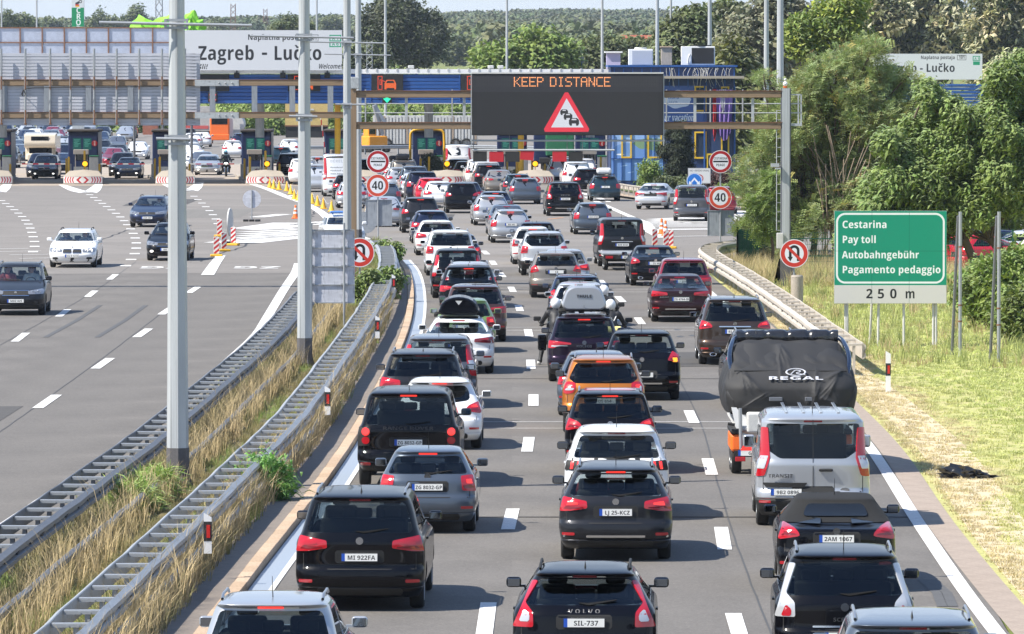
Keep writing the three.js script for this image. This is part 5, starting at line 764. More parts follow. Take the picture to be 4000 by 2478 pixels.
mesh('housing', rbox(w, h, 0.5, 0.02, 0, h / 2, -0.27), std(0.03, 0.7), c); mesh('top_edge', box(w + 0.02, 0.05, 0.56, 0, h + 0.025, -0.27), M.offWhite, c); mesh('side_frame', merge([box(0.03, h + 0.35, 0.1, -w / 2 - 0.02, h / 2 - 0.2, -0.1), box(0.03, h + 0.35, 0.1, w / 2 + 0.02, h / 2 - 0.2, -0.1)]), M.pole, c);
const K = 4, CW = 747 * 2.7, CH = 240 * 2.7, q = (x, y) => [(x - 1843) * 2.7, (y - 288) * 2.7];
const dots = (x, lit) => {
if (!lit) { x.fillStyle = '#26272a'; x.fillRect(0, 0, CW, CH); x.fillStyle = '#303136'; x.fillRect(0, 0, CW, 70 * 2.7); x.fillStyle = '#4a4a48'; for (let i = 0; i < 113; i++) for (let j = 0; j < 7; j++) { const z = q(1862 + i * 6.33, 301 + j * 5.6); x.fillRect(z[0] - 2.3, z[1] - 2.3, 4.6, 4.6); } x.fillStyle = '#3a3a3b'; for (let i = 0; i < 222; i++) for (let j = 0; j < 50; j++) { const z = q(1862 + i * 3.2, 358 + j * 3.2); x.fillRect(z[0] - 1.4, z[1] - 1.4, 2.8, 2.8); } return; }
x.fillStyle = '#000'; x.fillRect(0, 0, CW, CH);
let cx = 2008; for (const ch of 'KEEP DISTANCE') { if (LED[ch]) LED[ch].split(' ').forEach((row, j) => [...row].forEach((o, i) => { if (o === '1') { const z = q(cx + i * 5.3, 301 + j * 5.6); x.fillStyle = '#ff8a3a'; x.beginPath(); x.arc(z[0], z[1], 6.4, 0, 7); x.fill(); x.fillStyle = '#ffd9a0'; x.beginPath(); x.arc(z[0], z[1], 3, 0, 7); x.fill(); } })); cx += ch === ' ' ? 20.5 : 30.3; }
const poly = (pts, f) => { x.fillStyle = f; x.beginPath(); pts.forEach((p2, i) => { const z = q(...p2); i ? x.lineTo(...z) : x.moveTo(...z); }); x.closePath(); x.fill(); };
poly([[2206, 360], [2219, 360], [2302, 506], [2298, 517], [2128, 517], [2124, 506]], '#f0263e'); poly([[2213, 383], [2280, 499], [2152, 499]], '#dfe3ee');
const carIcon = (X, Y, s) => { poly([[X - 18 * s, Y], [X - 18 * s, Y - 14 * s], [X - 10 * s, Y - 22 * s], [X + 14 * s, Y - 22 * s], [X + 22 * s, Y - 14 * s], [X + 22 * s, Y], [X + 18 * s, Y + 8 * s], [X + 10 * s, Y + 8 * s], [X + 10 * s, Y], [X - 6 * s, Y], [X - 6 * s, Y + 8 * s], [X - 14 * s, Y + 8 * s]], '#16171b'); poly([[X - 8 * s, Y - 14 * s], [X + 12 * s, Y - 14 * s], [X + 10 * s, Y - 19 * s], [X - 6 * s, Y - 19 * s]], '#dfe3ee'); };
carIcon(2202, 444, 0.75); carIcon(2217, 462, 0.85); carIcon(2240, 484, 1.0);
x.fillStyle = 'rgba(0,0,0,0.42)'; for (let i = 0; i < 60; i++) x.fillRect(q(2120 + i * 3.2, 0)[0], q(0, 355)[1], 2.6, 170 * 2.7); for (let j = 0; j < 54; j++) x.fillRect(q(2120, 0)[0], q(0, 355 + j * 3.2)[1], 190 * 2.7, 2.6);
};
const face = canvas(Math.round(CW), Math.round(CH), (x) => dots(x, false)), lit = canvas(Math.round(CW), Math.round(CH), (x) => dots(x, true));
mesh('display_screen', new THREE.PlaneGeometry(w - 0.04, h - 0.04).translate(0, h / 2, -0.012), new THREE.MeshStandardMaterial({ map: face, roughness: 0.8, emissive: new THREE.Color(1, 1, 1), emissiveMap: lit, emissiveIntensity: 0.75 }), c);
// plates that hang below it
const g = thing('clearance_bar', 'hanging row of red and dark plates below the message board', 'clearance bar', V(0, 0, 0));
for (const y of [549, 586]) { const s = p(y < 560 ? 1838 : 1846, y, 0.3), e = p(y < 560 ? 2597 : 2400, y, 0.3); mesh('hanging_bar', bar(s, e, 0.035, 8), M.pole, g); }
for (const x of [1850, 1990, 2130, 2215, 2275, 2390]) { const s = p(x, 528, 0.3), e = p(x, 590, 0.3); mesh('chain', bar(s, e, 0.015, 5), M.galvDark, g); }
for (const [x0, x1, dy, red] of [[1848, 1902, 0, 0], [1911, 1967, 1, 1], [1974, 2030, 1, 0], [2032, 2085, -6, 1], [2158, 2213, 0, 1], [2221, 2276, 0, 0]]) { const s = p(x0, 591 + dy, 0.3), e = p(x1, 631 + dy, 0.3); const m = mesh('hanging_plate', box(e.x - s.x, s.y - e.y, 0.02), red ? M.red : std(0.035, 0.9, 0, { map: grainTex }), g); m.position.set((s.x + e.x) / 2, (s.y + e.y) / 2, s.z); m.rotation.z = dy < 0 ? -0.09 : 0; }
}
{
const D = 231, t = thing('sign_gantry', 'rusty gantry over the oncoming lanes with the ribbed back of a huge sign', 'gantry', V(0, 0, 0)), p = (x, y, dz = 0) => { const q = atD(x, y, D); q.z += dz; return q; };
for (const [y, h] of [[324, 0.2], [451, 0.2]]) { const a = p(-900, y), b = p(1366, y); mesh('beam', rbox(b.x - a.x, h, 0.1, 0.015, (a.x + b.x) / 2, a.y, a.z - 0.1), M.brownSteel, t); mesh('beam_flange', box(b.x - a.x, 0.02, 0.13, (a.x + b.x) / 2, a.y + h / 2 + 0.011, a.z - 0.1), M.rust, t); const c0 = p(760, y), c1 = p(932, y); mesh('beam_splice', box(c1.x - c0.x, h + 0.02, 0.14, (c0.x + c1.x) / 2, a.y, a.z - 0.1), M.pole, t); for (const x of [855, 880, 906]) { const q = p(x, y, -0.02); mesh('bolt', new THREE.SphereGeometry(0.03, 6, 5).translate(q.x, q.y, q.z), M.galv, t); } }
for (const x of [16, 181, 344, 508, 669, 829, 993, 1141, 1290, -150, -310]) { const a = p(x, 334), b = p(x, 441); mesh('strut', box(0.2, a.y - b.y, 0.08, a.x, (a.y + b.y) / 2, a.z - 0.1), M.backMid, t); }
const r = rng(4); for (let k = 0; k < 22; k++) { const y0 = 208 + k * 12.85, a = p(-700, y0, -0.17), b = p(780, y0 + 12.2, -0.17); mesh('slat', box(b.x - a.x, a.y - b.y, 0.04, (a.x + b.x) / 2, (a.y + b.y) / 2, a.z - 0.02 - r() * 0.003), M.backGrey, t); mesh('slat_lip', box(b.x - a.x, 0.012, 0.012, (a.x + b.x) / 2, b.y, a.z), M.backMid, t); }
for (const x of [4, 98, 195, 275, 367, 455, 543, 632, 722, -90, -185]) { const a = p(x, 190, 0.02), b = p(x, 486, 0.02); mesh('sign_post', merge([bar(b, a, 0.04, 8), box(0.05, 0.5, 0.08, a.x, p(x, 240).y, a.z + 0.02)]), M.galv, t); const c = p(x, 298, 0.03), d = p(x, 350, 0.03), e = p(x, 430, 0.03), f = p(x, 484, 0.03); mesh('clamp', merge([box(0.05, c.y - d.y, 0.06, c.x, (c.y + d.y) / 2, c.z), box(0.05, e.y - f.y, 0.06, c.x, (e.y + f.y) / 2, c.z), box(0.07, 0.06, 0.3, c.x, f.y, c.z - 0.1)]), M.rust, t); }
mesh('cable', tube([p(30, 400, -0.3), p(80, 370, -0.2), p(92, 350, 0.2), p(100, 372, 0.2), p(88, 378, 0.2), p(95, 352, 0.2), p(200, 342, 0.2), p(440, 340, 0.2), p(620, 338, 0.2)], 0.016, 60, 5), CM.trim, t);
}
// ---------------------------------------------------------------- lamp posts
function lampPost(px, base, wBase, wTop, label, rods, o = {}) {
const D = o.D ?? depthOf(base), a = P(px, 1000, D), t = thing('lamp_post', label, 'lamp post', V(a.x, 0, a.z), 0, o.group || 'tapered lamp posts'), k = D / FOCAL, r0 = wBase * k / 2, H = o.H ?? 12.9, rTop = r0 - (wBase - wTop) * k / 2 * H / (EYE + HORIZON * k), n = 8;
mesh('shaft', new THREE.CylinderGeometry(Math.max(0.05, rTop), r0, H - 0.85, n, 1).toNonIndexed().rotateY(0.09).translate(0, (H + 0.85) / 2, 0), M.pole, t); t.children[0].geometry.computeVertexNormals();
if (!o.far) {
mesh('base_sleeve', (() => { const g = new THREE.CylinderGeometry(r0 * 1.03, r0 * 1.07, 0.86, n, 1).toNonIndexed().rotateY(0.09).translate(0, 0.43, 0); g.computeVertexNormals(); return g; })(), M.poleBase, t);
mesh('base_fin', merge([0, 1, 2, 3].map((i) => new THREE.ExtrudeGeometry(shapeOf([[0, 0], [0.16, 0], [0, 0.45]]), { depth: 0.02, bevelEnabled: false }).translate(r0 * 0.95, 0, -0.01).rotateY(i * Math.PI / 2 + 0.4))), M.poleBase, t);
mesh('footing', rbox(1.0, 0.2, 1.0, 0.02, 0, -0.01, 0, 1), M.concrete, t);
for (const [y, x0, x1] of rods) { const A = P(x0, y, D), B = P(x1, y + (x1 - x0) * 0.02, D), rr = r0 * 0.96; mesh('cross_rod', bar(A.sub(a.clone().setY(0)).add(V(0, 0, rr + 0.05)), B.sub(a.clone().setY(0)).add(V(0, 0, rr + 0.05)), 0.028, 8), M.galv, t); const yy = P(px, y + 6, D).y; mesh('clamp', merge([box(rr * 2.3, 0.05, 0.03, 0, yy + 0.07, rr), box(rr * 2.3, 0.05, 0.03, 0, yy - 0.07, rr), box(0.05, 0.2, 0.1, -rr, yy, rr), box(0.05, 0.2, 0.1, rr, yy, rr)]), M.galv, t); }
}
return t;
}
lampPost(692, 1930, 86, 59, 'nearest tall lamp post with a dark painted foot in the median', [[88, 390, 985], [541, 612, 745]]);
lampPost(1189, 1450, 58, 42, 'second tall lamp post in the median in front of the grey sign back', [[140, 977, 1382], [453, 1130, 1240]]);
lampPost(1356, 1140, 33, 28, 'lamp post that overlaps the left end of the gantry', [[163, 1200, 1511], [407, 1310, 1430]]);
lampPost(1400, 975, 27, 22, 'lamp post just right of the gantry post', [[211, 1267, 1527]]);
for (const [x, D, w, wt, l] of [[1506, 640, 12, 10, 'thin lamp post in front of the large dark tree'], [1980, 560, 12, 9, 'thin lamp post behind the left part of the message board'], [2352, 520, 13, 10, 'thin lamp post above the right part of the message board'], [2567, 432, 19, 13, 'lamp post beside the pale rooftop machine'], [2620, 560, 12, 9, 'thin lamp post behind the rooftop chimney'], [2772, 435, 21, 15, 'lamp post in front of the hanging flags'], [2993, 400, 24, 18, 'lamp post left of the gantry post above the trees'], [3047, 330, 32, 25, 'thick lamp post right behind the gantry post'], [3193, 430, 20, 14, 'lamp post half sunk in the bushy tree'], [3257, 350, 26, 19, 'lamp post sticking out of the bushy tree'], [8, 620, 8, 6, 'thin lamp post at the left edge'], [145, 640, 8, 6, 'thin lamp post above the framed sign back'], [1238, 690, 9, 7, 'thin lamp post behind the white station sign']]) { const t = lampPost(x, 0, w, wt, l, [], { D, far: true, H: 10 + 300 * D / FOCAL }); t.position.y = riseAt(D, t.position.x); }
// ---------------------------------------------------------------- traffic signs
function disc(name, label, px, py, rpx, D, base, draw, o = {}) {
const a = P(px, py, D), r = rpx * D / FOCAL, t = o.parent || thing(name, label, 'traffic sign', V(a.x, o.groundY || 0, a.z)), y = a.y - t.position.y;
if (!o.parent) mesh('post', bar(V((o.lean || 0), 0, -0.05), V(0, o.postTop ?? y + r * 0.6, -0.05), 0.032, 10), M.galv, t);
const tx = canvas(256, 256, (x) => { x.fillStyle = '#d8dade'; x.fillRect(0, 0, 256, 256); draw(x); });
const g = new THREE.CircleGeometry(r * 0.985, 48).translate(a.x - t.position.x, y, 0.026);
mesh('sign_face', g, new THREE.MeshStandardMaterial({ map: tx, roughness: 0.4 }), t); mesh('sign_rim', new THREE.CylinderGeometry(r, r, 0.03, 40).rotateX(Math.PI / 2).translate(a.x - t.position.x, y, 0.008), M.offWhite, t); return t;
}
const ringSign = (x, col, w) => { x.fillStyle = '#dcdee2'; x.beginPath(); x.arc(128, 128, 126, 0, 7); x.fill(); x.strokeStyle = col; x.lineWidth = w; x.beginPath(); x.arc(128, 128, 122 - w / 2, 0, 7); x.stroke(); };
const toll = (x) => { ringSign(x, '#a3161d', 32); x.fillStyle = '#1c1d20'; x.font = 'bold 37px sans-serif'; x.textAlign = 'center'; x.fillText('CESTARINA', 128, 104, 156); x.fillText('PEAGE', 128, 178, 100); x.lineWidth = 18; x.strokeStyle = '#1c1d20'; x.lineCap = 'round'; x.beginPath(); x.moveTo(54, 126); x.lineTo(204, 126); x.stroke(); };
const forty = (x) => { ringSign(x, '#c7472f', 34); x.fillStyle = '#17181b'; x.font = 'bold 132px sans-serif'; x.textAlign = 'center'; x.fillText('40', 128, 174, 130); };
const noTurn = (x) => { ringSign(x, '#c23427', 36); x.strokeStyle = '#17181b'; x.lineWidth = 24; x.beginPath(); x.moveTo(164, 196); x.lineTo(164, 100); x.arc(128, 100, 36, 0, Math.PI, true); x.lineTo(92, 170); x.stroke(); x.fillStyle = '#17181b'; x.beginPath(); x.moveTo(68, 158); x.lineTo(116, 158); x.lineTo(92, 200); x.fill(); x.strokeStyle = '#c23427'; x.lineWidth = 26; x.beginPath(); x.moveTo(44, 44); x.lineTo(212, 212); x.stroke(); };
for (const [x, y1, y2, D, l, bx] of [[1476, 632, 725, 295, 'toll sign and speed limit 40 on one post at the tip of the median', [1428, 1531, 781, 883]], [2815, 632, 772, 264, 'toll sign and speed limit 40 on one post beside the beige guardrail', [2764, 2869, 822, 922]]]) {
const t = disc('traffic_sign', l, x, y1, 45, D, 0, toll); disc('', '', x - 1, y2, 45, D, 0, forty, { parent: t });
const a = P(bx[0], bx[2], D), b = P(bx[1], bx[3], D); mesh('sign_back', merge([box(b.x - a.x, a.y - b.y, 0.02, (a.x + b.x) / 2 - t.position.x, (a.y + b.y) / 2, -0.1), box(b.x - a.x, 0.03, 0.03, (a.x + b.x) / 2 - t.position.x, a.y - 0.015, -0.085), box(b.x - a.x, 0.03, 0.03, (a.x + b.x) / 2 - t.position.x, b.y + 0.015, -0.085), box(0.03, a.y - b.y - 0.061, 0.03, a.x - t.position.x + 0.015, (a.y + b.y) / 2, -0.085), box(0.03, a.y - b.y - 0.061, 0.03, b.x - t.position.x - 0.015, (a.y + b.y) / 2, -0.085)]), M.backMid, t);
}
disc('traffic_sign', 'no U-turn sign on a thin post by the right guardrail', 3103, 991, 56, 214, 0, noTurn);
disc('traffic_sign', 'no U-turn sign half behind the grey sign back in the median', 1405, 987, 58, 222, 0, noTurn);
{ const a = G(3114, 1205), t = thing('concrete_post', 'short round concrete post beside the no U-turn sign', 'post', a); mesh('cylinder_shaft', new THREE.CylinderGeometry(0.2, 0.2, 1.02, 20).translate(0, 0.51, 0), M.concrete, t); mesh('cap', new THREE.CylinderGeometry(0.18, 0.205, 0.06, 20).translate(0, 1.05, 0), M.concrete, t); }
// blue arrow and white board at the exit
disc('traffic_sign', 'round blue sign with two arrows pointing down left and down right', 2713, 707, 31, 352, 0, (x) => { x.fillStyle = '#1f6fc4'; x.fillRect(0, 0, 256, 256); x.strokeStyle = '#dfe2e6'; x.lineWidth = 8; x.beginPath(); x.arc(128, 128, 120, 0, 7); x.stroke(); x.lineWidth = 26; x.beginPath(); x.moveTo(60, 168); x.lineTo(128, 90); x.lineTo(196, 168); x.stroke(); x.fillStyle = '#dfe2e6'; x.beginPath(); x.moveTo(36, 190); x.lineTo(44, 128); x.lineTo(98, 184); x.fill(); x.beginPath(); x.moveTo(220, 190); x.lineTo(212, 128); x.lineTo(158, 184); x.fill(); });
function board(name, label, x0, y0, x1, y1, D, draw, o = {}) {
const a = P(x0, y0, D), b = P(x1, y1, D), w = b.x - a.x, h = a.y - b.y, t = thing(name, label, o.category || 'sign', V((a.x + b.x) / 2, o.groundY || 0, a.z), 0), y = (a.y + b.y) / 2 - t.position.y;
mesh('panel', box(w, h, o.d ?? 0.05, 0, y, 0), o.mat || M.offWhite, t);
if (draw) { const k = 1024 / Math.max(w, h), tx = canvas(Math.round(w * k), Math.round(h * k), (x, W, H) => draw(x, W, H)); mesh('sign_face', new THREE.PlaneGeometry(w - 0.01, h - 0.01).translate(0, y, (o.d ?? 0.05) / 2 + 0.004), new THREE.MeshStandardMaterial({ map: tx, roughness: 0.45 }), t); }
return { t, w, h, y, a, b };
}
{ const { t, y, h } = board('info_sign', 'white board with a red ring behind the blue arrow sign', 2688, 657, 2776, 717, 358, (x, W, H) => { x.fillStyle = '#cfd0cf'; x.fillRect(0, 0, W, H); x.strokeStyle = '#9a9c9e'; x.lineWidth = 12; x.strokeRect(20, 20, W - 40, H - 40); x.fillStyle = '#55585c'; x.font = 'bold 110px sans-serif'; x.fillText('ENC • OBVEZNO UREĐAJ', 70, 150, W - 140); x.strokeStyle = '#b04a4a'; x.lineWidth = 50; x.beginPath(); x.arc(W * 0.5, H * 0.68, H * 0.24, 0, 7); x.stroke(); }); mesh('post', bar(V(0, 0, -0.06), V(0, y, -0.06), 0.03, 8), M.galv, t); }
// the green toll sign
{
const D = 184, { t, w, h, y } = board('toll_sign', 'big green sign that announces the toll in four languages above a white 250 m plate', 3260, 824, 3698, 1186, D, (x, W, H) => {
const k = W / 830, X = (v) => (v - 490) * k, Yy = (v) => (v - 235) * k;
x.fillStyle = '#00896a'; x.fillRect(0, 0, W, Yy(785)); x.fillStyle = '#c9c7c2'; x.fillRect(0, Yy(785), W, H);
x.strokeStyle = '#e1e4e0'; x.lineWidth = 15 * k; const r = 62 * k, L = X(508), R = X(1300), T = Yy(256), B = Yy(766); x.beginPath(); x.moveTo(L + r, T); x.arcTo(R, T, R, B, r); x.arcTo(R, B, L, B, r); x.arcTo(L, B, L, T, r); x.arcTo(L, T, R, T, r); x.closePath(); x.stroke();
x.fillStyle = '#e6e8e4'; x.font = 'bold ' + 70 * k + 'px sans-serif'; for (const [s, yy, ww] of [['Cestarina', 362, 335], ['Pay toll', 473, 256], ['Autobahngebühr', 586, 572], ['Pagamento pedaggio', 696, 735]]) { const m = x.measureText(s).width; x.save(); x.translate(X(545), Yy(yy)); x.scale(ww * k / m, 1.08); x.fillText(s, 0, 0); x.restore(); }
x.fillStyle = '#17181a'; x.font = 'bold ' + 98 * k + 'px sans-serif'; for (const [s, xx] of [['2', 722], ['5', 808], ['0', 900], ['m', 1012]]) x.fillText(s, X(xx), Yy(884), 78 * k);
x.strokeStyle = 'rgba(0,50,40,0.8)'; x.lineWidth = 1.6 * k; for (const v of [767, 1044]) { x.beginPath(); x.moveTo(X(v), 0); x.lineTo(X(v), H); x.stroke(); }
x.beginPath(); x.moveTo(0, Yy(532)); x.lineTo(W, Yy(532)); x.stroke();
}, { d: 0.06 });
mesh('stiffener', merge([0.25, 0.5, 0.75].map((f) => box(w * 0.98, 0.05, 0.05, 0, y - h / 2 + h * f, -0.055))), M.galv, t);
for (const [x0, x1, lean] of [[3302, 3304, 0], [3309, 3310, 0], [3421, 3403, 1], [3436, 3430, 0], [3530, 3531, 0], [3647, 3646, 0], [3656, 3657, 0]]) { const a = P(x0, 1180, D + 0.15), b = P(x1, 1340, D + 0.15); mesh('leg', bar(V(b.x - t.position.x, -0.05, lean ? -0.9 : -0.11), V(a.x - t.position.x, y + h * 0.3, -0.11), 0.036, 8), M.offWhite, t); }
}
for (const [x, y, l] of [[3751, 1398, 'bare pair of grey poles right of the green sign'], [3902, 1417, 'bare pair of grey poles near the round green shrub']]) { const b = G(x, y), t = thing('sign_pole', l, 'pole', b, 0, 'bare pole pairs in the grass'); const H = 8.04 - (827 - HORIZON) * -b.z / FOCAL; mesh('front_pole', bar(V(0, 0, 0), V(0, H, 0), 0.048, 10), M.galv, t); mesh('rear_pole', bar(V(-0.16, 0, -0.9), V(-0.05, H * 0.97, -0.12), 0.042, 8), M.galvDark, t); for (const f of [0.25, 0.36, 0.76]) mesh('clamp', new THREE.CylinderGeometry(0.06, 0.06, 0.04, 8).translate(0, H * f, 0), M.rust, t); }
// grey back of a direction sign in the median
{
const D = 194, a = P(1162, 897, D), b = P(1385, 1185, D), t = thing('reversed_sign', 'grey back of a large direction sign made of four stacked panels', 'sign', V((a.x + b.x) / 2, 0, a.z)), w = b.x - a.x, h = (a.y - b.y) / 4;
for (let i = 0; i < 4; i++) mesh('panel', rbox(w, h - 0.012, 0.03, 0.008, 0, a.y - h * (i + 0.5), 0, 1), M.backGrey, t);
for (let i = 0; i <= 4; i++) mesh('panel_rail', box(w, 0.03, 0.04, 0, a.y - h * i + (i === 0 ? -0.015 : i === 4 ? 0.015 : 0), 0.035), M.galv, t);
const xp = P(1344, 900, D).x - t.position.x, xq = P(1216, 900, D).x - t.position.x; for (const x of [xp, xq]) mesh('post', bar(V(x, 0, 0.09), V(x, a.y + 0.2, 0.09), 0.036, 10), M.galv, t);
for (const x of [xp, xq]) for (let i = 0; i <= 4; i++) mesh('clamp', box(0.2, 0.05, 0.06, x, a.y - h * i + (i === 0 ? -0.06 : 0.02), 0.07), M.galv, t);
}
// round sign seen from behind, and one seen edge-on
{ const b = G(983, 866), t = thing('reversed_sign', 'round sign seen from behind on a pole with rubber feet on the left road', 'traffic sign', b), D = -b.z, y = P(983, 778, D).y; mesh('disc', new THREE.CylinderGeometry(0.46, 0.46, 0.03, 36).rotateX(Math.PI / 2).translate(0, y, -0.02), M.backGrey, t); mesh('post', bar(V(0, 0, 0.03), V(0, y + 0.46, 0.03), 0.03, 8), M.galv, t); for (const x of [-0.3, 0.0, 0.3]) mesh('foot', rbox(0.26, 0.1, 0.5, 0.02, x, 0.06, 0), CM.trim, t); }
{ const b = G(898, 952), t = thing('traffic_sign', 'narrow white sign seen edge-on beside the striped markers', 'traffic sign', b); mesh('blade', new THREE.CylinderGeometry(0.62, 0.62, 0.06, 24).rotateX(Math.PI / 2).rotateY(1.42).translate(0, 0.95, 0), M.offWhite, t); mesh('post', bar(V(0, 0, -0.06), V(0, 1.4, -0.06), 0.03, 8), M.galv, t); mesh('foot', rbox(0.5, 0.1, 0.3, 0.02, 0, 0.05, 0), CM.trim, t); }
{ const b = G(1415, 925), t = thing('reversed_sign', 'dark back of a round sign behind the gantry post', 'traffic sign', b); mesh('disc', new THREE.CylinderGeometry(0.5, 0.5, 0.03, 30).rotateX(Math.PI / 2).translate(0.15, 0.65, 0), M.backMid, t); mesh('post', bar(V(0.15, 0, -0.04), V(0.15, 1.1, -0.04), 0.03, 8), M.galv, t); }
// markers, cones and delineators
const stripeTex = canvas(64, 160, (x) => { x.fillStyle = '#d9d6d2'; x.fillRect(0, 0, 64, 160); x.fillStyle = '#b5232a'; for (let k = -2; k < 6; k++) { x.beginPath(); x.moveTo(0, k * 50); x.lineTo(64, k * 50 - 44); x.lineTo(64, k * 50 - 18); x.lineTo(0, k * 50 + 26); x.fill(); } });
const stripeMat = new THREE.MeshStandardMaterial({ map: stripeTex, roughness: 0.5 });
function marker(px, py, label, turn) { const t = thing('striped_marker', label, 'road marker', G(px, py), turn || 0, 'red and white striped markers'); mesh('board', rbox(0.24, 0.7, 0.05, 0.02, 0, 0.46, 0), M.offWhite, t); mesh('striped_face', new THREE.PlaneGeometry(0.22, 0.66).translate(0, 0.46, 0.028), stripeMat, t); mesh('base', rbox(0.5, 0.1, 0.36, 0.03, 0, 0.05, 0), M.yellow, t); mesh('handle', new THREE.TorusGeometry(0.05, 0.012, 6, 10, Math.PI).translate(0, 0.8, 0), M.offWhite, t); return t; }
marker(857, 926, 'striped marker farthest along the left road'); marker(874, 983, 'striped marker second from the front on the left road', 0.3); marker(911, 960, 'striped marker leaning beside the edge-on sign', -0.3); marker(845, 1003, 'striped marker nearest the white arrow line on the left road');
marker(2558, 968, 'leftmost striped marker behind the black saloon', 0.2); marker(2602, 977, 'striped marker in the middle of the three behind the wine red car', 0.1); marker(2621, 972, 'tall striped marker at the back behind the wine red car', -0.1); marker(1003, 706, 'striped marker leaning on the block of the third booth', 0.2); marker(1030, 698, 'striped marker standing by the first yellow cone', 0.5);
function cone(px, py, h, m, label, group, band) { const t = thing('traffic_cone', label, 'traffic cone', G(px, py), 0, group); mesh('cone_shell', new THREE.LatheGeometry([[0.17, 0.04], [0.13, 0.16], [0.05, h - 0.1], [0.06, h - 0.05], [0.035, h], [0.001, h]].map((q) => new THREE.Vector2(...q)), 18), m, t); mesh('base', rbox(0.42, 0.05, 0.42, 0.015, 0, 0.027, 0), m, t); if (band) for (const y of [0.26, 0.46]) mesh('white_band', new THREE.CylinderGeometry(lerp(0.13, 0.05, (y + 0.09 - 0.16) / (h - 0.26)) + 0.006, lerp(0.13, 0.05, (y - 0.16) / (h - 0.26)) + 0.006, 0.1, 18, 1, true).translate(0, y + 0.05, 0), M.white, t); else mesh('lifting_eye', new THREE.TorusGeometry(0.045, 0.014, 6, 10).translate(0, h + 0.03, 0), m, t); return t; }
{ const l = [[1036, 720], [1054, 734], [1069, 739], [1090, 743], [1120, 748], [1136, 760], [1150, 780], [1165, 785], [1219, 797], [1240, 806], [1263, 817], [1295, 828]], tops = [], mats = [M.yellow, std([0.78, 0.40, 0.02], 0.5), std([0.72, 0.46, 0.03], 0.55)];
l.forEach((p, i) => { const w = ['at the start of the row by the striped block', 'second in the row from the striped block', 'third in the row from the striped block', 'fourth in the row from the striped block', 'fifth in the row, where the chain begins to bend', 'sixth in the row, left of the lamp post', 'seventh in the row, left of the lamp post', 'touching the lamp post from the left', 'just right of the lamp post', 'second to the right of the lamp post', 'third to the right of the lamp post', 'last in the row, nearest the parked service car'][i]; const c = cone(p[0], p[1], 0.55, mats[i % 3], 'yellow cone ' + w, 'yellow cones linked by a chain'); tops.push(c.position.clone().setY(0.6)); });
const pts = []; tops.forEach((p, i) => { pts.push(p); if (tops[i + 1]) pts.push(p.clone().lerp(tops[i + 1], 0.5).setY(0.36)); }); const ch = mesh('chain', tube(pts, 0.012, 120, 4), M.offWhite); tag(ch, 'white chain hanging between the yellow cones', 'chain'); }
cone(1154, 855, 0.7, M.orange, 'orange cone with white bands alone on the left road', 'orange cones', true); cone(2585, 917, 0.75, M.orange, 'taller orange cone on the hatched nose of the exit', 'orange cones', true); cone(2600, 923, 0.72, M.orange, 'orange cone to the front on the hatched nose of the exit', 'orange cones', true);
function delineator(pos, label, tall) { const t = thing('delineator_post', label, 'delineator', pos, 0, tall ? undefined : 'delineators on the median guardrail'); const h = tall ? 1.0 : 0.62, y0 = tall ? 0 : 0.5, s = shapeOf([[-0.06, 0], [0.06, 0], [0.06, h - 0.07], [-0.06, h]]); mesh('plate', new THREE.ExtrudeGeometry(s, { depth: 0.05, bevelEnabled: false }).translate(0, y0, 0), M.white, t); mesh('black_band', box(0.125, 0.3, 0.055, 0, y0 + h * 0.55, 0.026), M.black, t); mesh('reflector', box(0.055, 0.2, 0.01, 0.01, y0 + h * 0.55, 0.056), phys([0.55, 0.01, 0.01], 0.25, 0, { clearcoat: 1 }), t); return t; }
for (const [x, y, l] of [[811, 2010, 'red delineator on the guardrail nearest the camera'], [1279, 1512, 'red delineator on the guardrail beside the boxy off-roader'], [1474, 1236, 'red delineator on the guardrail left of the white fastback'], [1537, 1074, 'red delineator among weeds on the guardrail by the no U-turn sign']]) { const p = G(x, y, 1.1); delineator(V(p.x, 0, p.z), l); }
delineator(G(3470, 1532), 'white and black delineator standing in the dry grass', true);
// ---------------------------------------------------------------- toll plaza
const TOLL = 427, tp = (x, y, dz = 0) => { const q = P(x, y, TOLL); q.z += dz; return q; };
const BLUE = std([0.02, 0.095, 0.33], 0.45, 0.1, { map: grainTex }), NAVY = std([0.010, 0.022, 0.085], 0.4, 0, { map: grainTex }), GREEN = std([0.0, 0.20, 0.12], 0.5);
const stationSign = (x, W, H, far) => { x.fillStyle = '#c9ccd0'; x.fillRect(0, 0, W, H); const k = W / 615; x.fillStyle = '#2a2b2e'; x.font = 'bold ' + 30 * k + 'px sans-serif'; x.fillText('Naplatna postaja', 246 * k, 38 * k, 236 * k); x.strokeStyle = '#55585c'; x.lineWidth = 2 * k; x.strokeRect(482 * k, 18 * k, 40 * k, 24 * k); x.font = 'bold ' + 18 * k + 'px sans-serif'; x.fillText('101', 488 * k, 37 * k); x.strokeStyle = '#0f8f66'; x.lineWidth = 4 * k; x.strokeRect(568 * k, 20 * k, 42 * k, 22 * k); x.strokeRect(568 * k, 42 * k, 42 * k, 22 * k); x.fillStyle = '#0f8f66'; x.font = 'bold ' + 18 * k + 'px sans-serif'; x.fillText('A 1', 576 * k, 38 * k); x.fillText('A 6', 576 * k, 60 * k); x.fillStyle = '#26272a'; x.font = 'bold ' + 76 * k + 'px sans-serif'; x.fillText('Zagreb', 52 * k, 116 * k, 222 * k); x.fillText('-', 300 * k, 112 * k); x.fillText('Lučko', 346 * k, 116 * k, 192 * k); x.font = 'italic bold ' + 26 * k + 'px sans-serif'; x.fillText('Dobro došli!', -62 * k, 152 * k); x.fillText('Welcome!', 522 * k, 150 * k, 92 * k); };
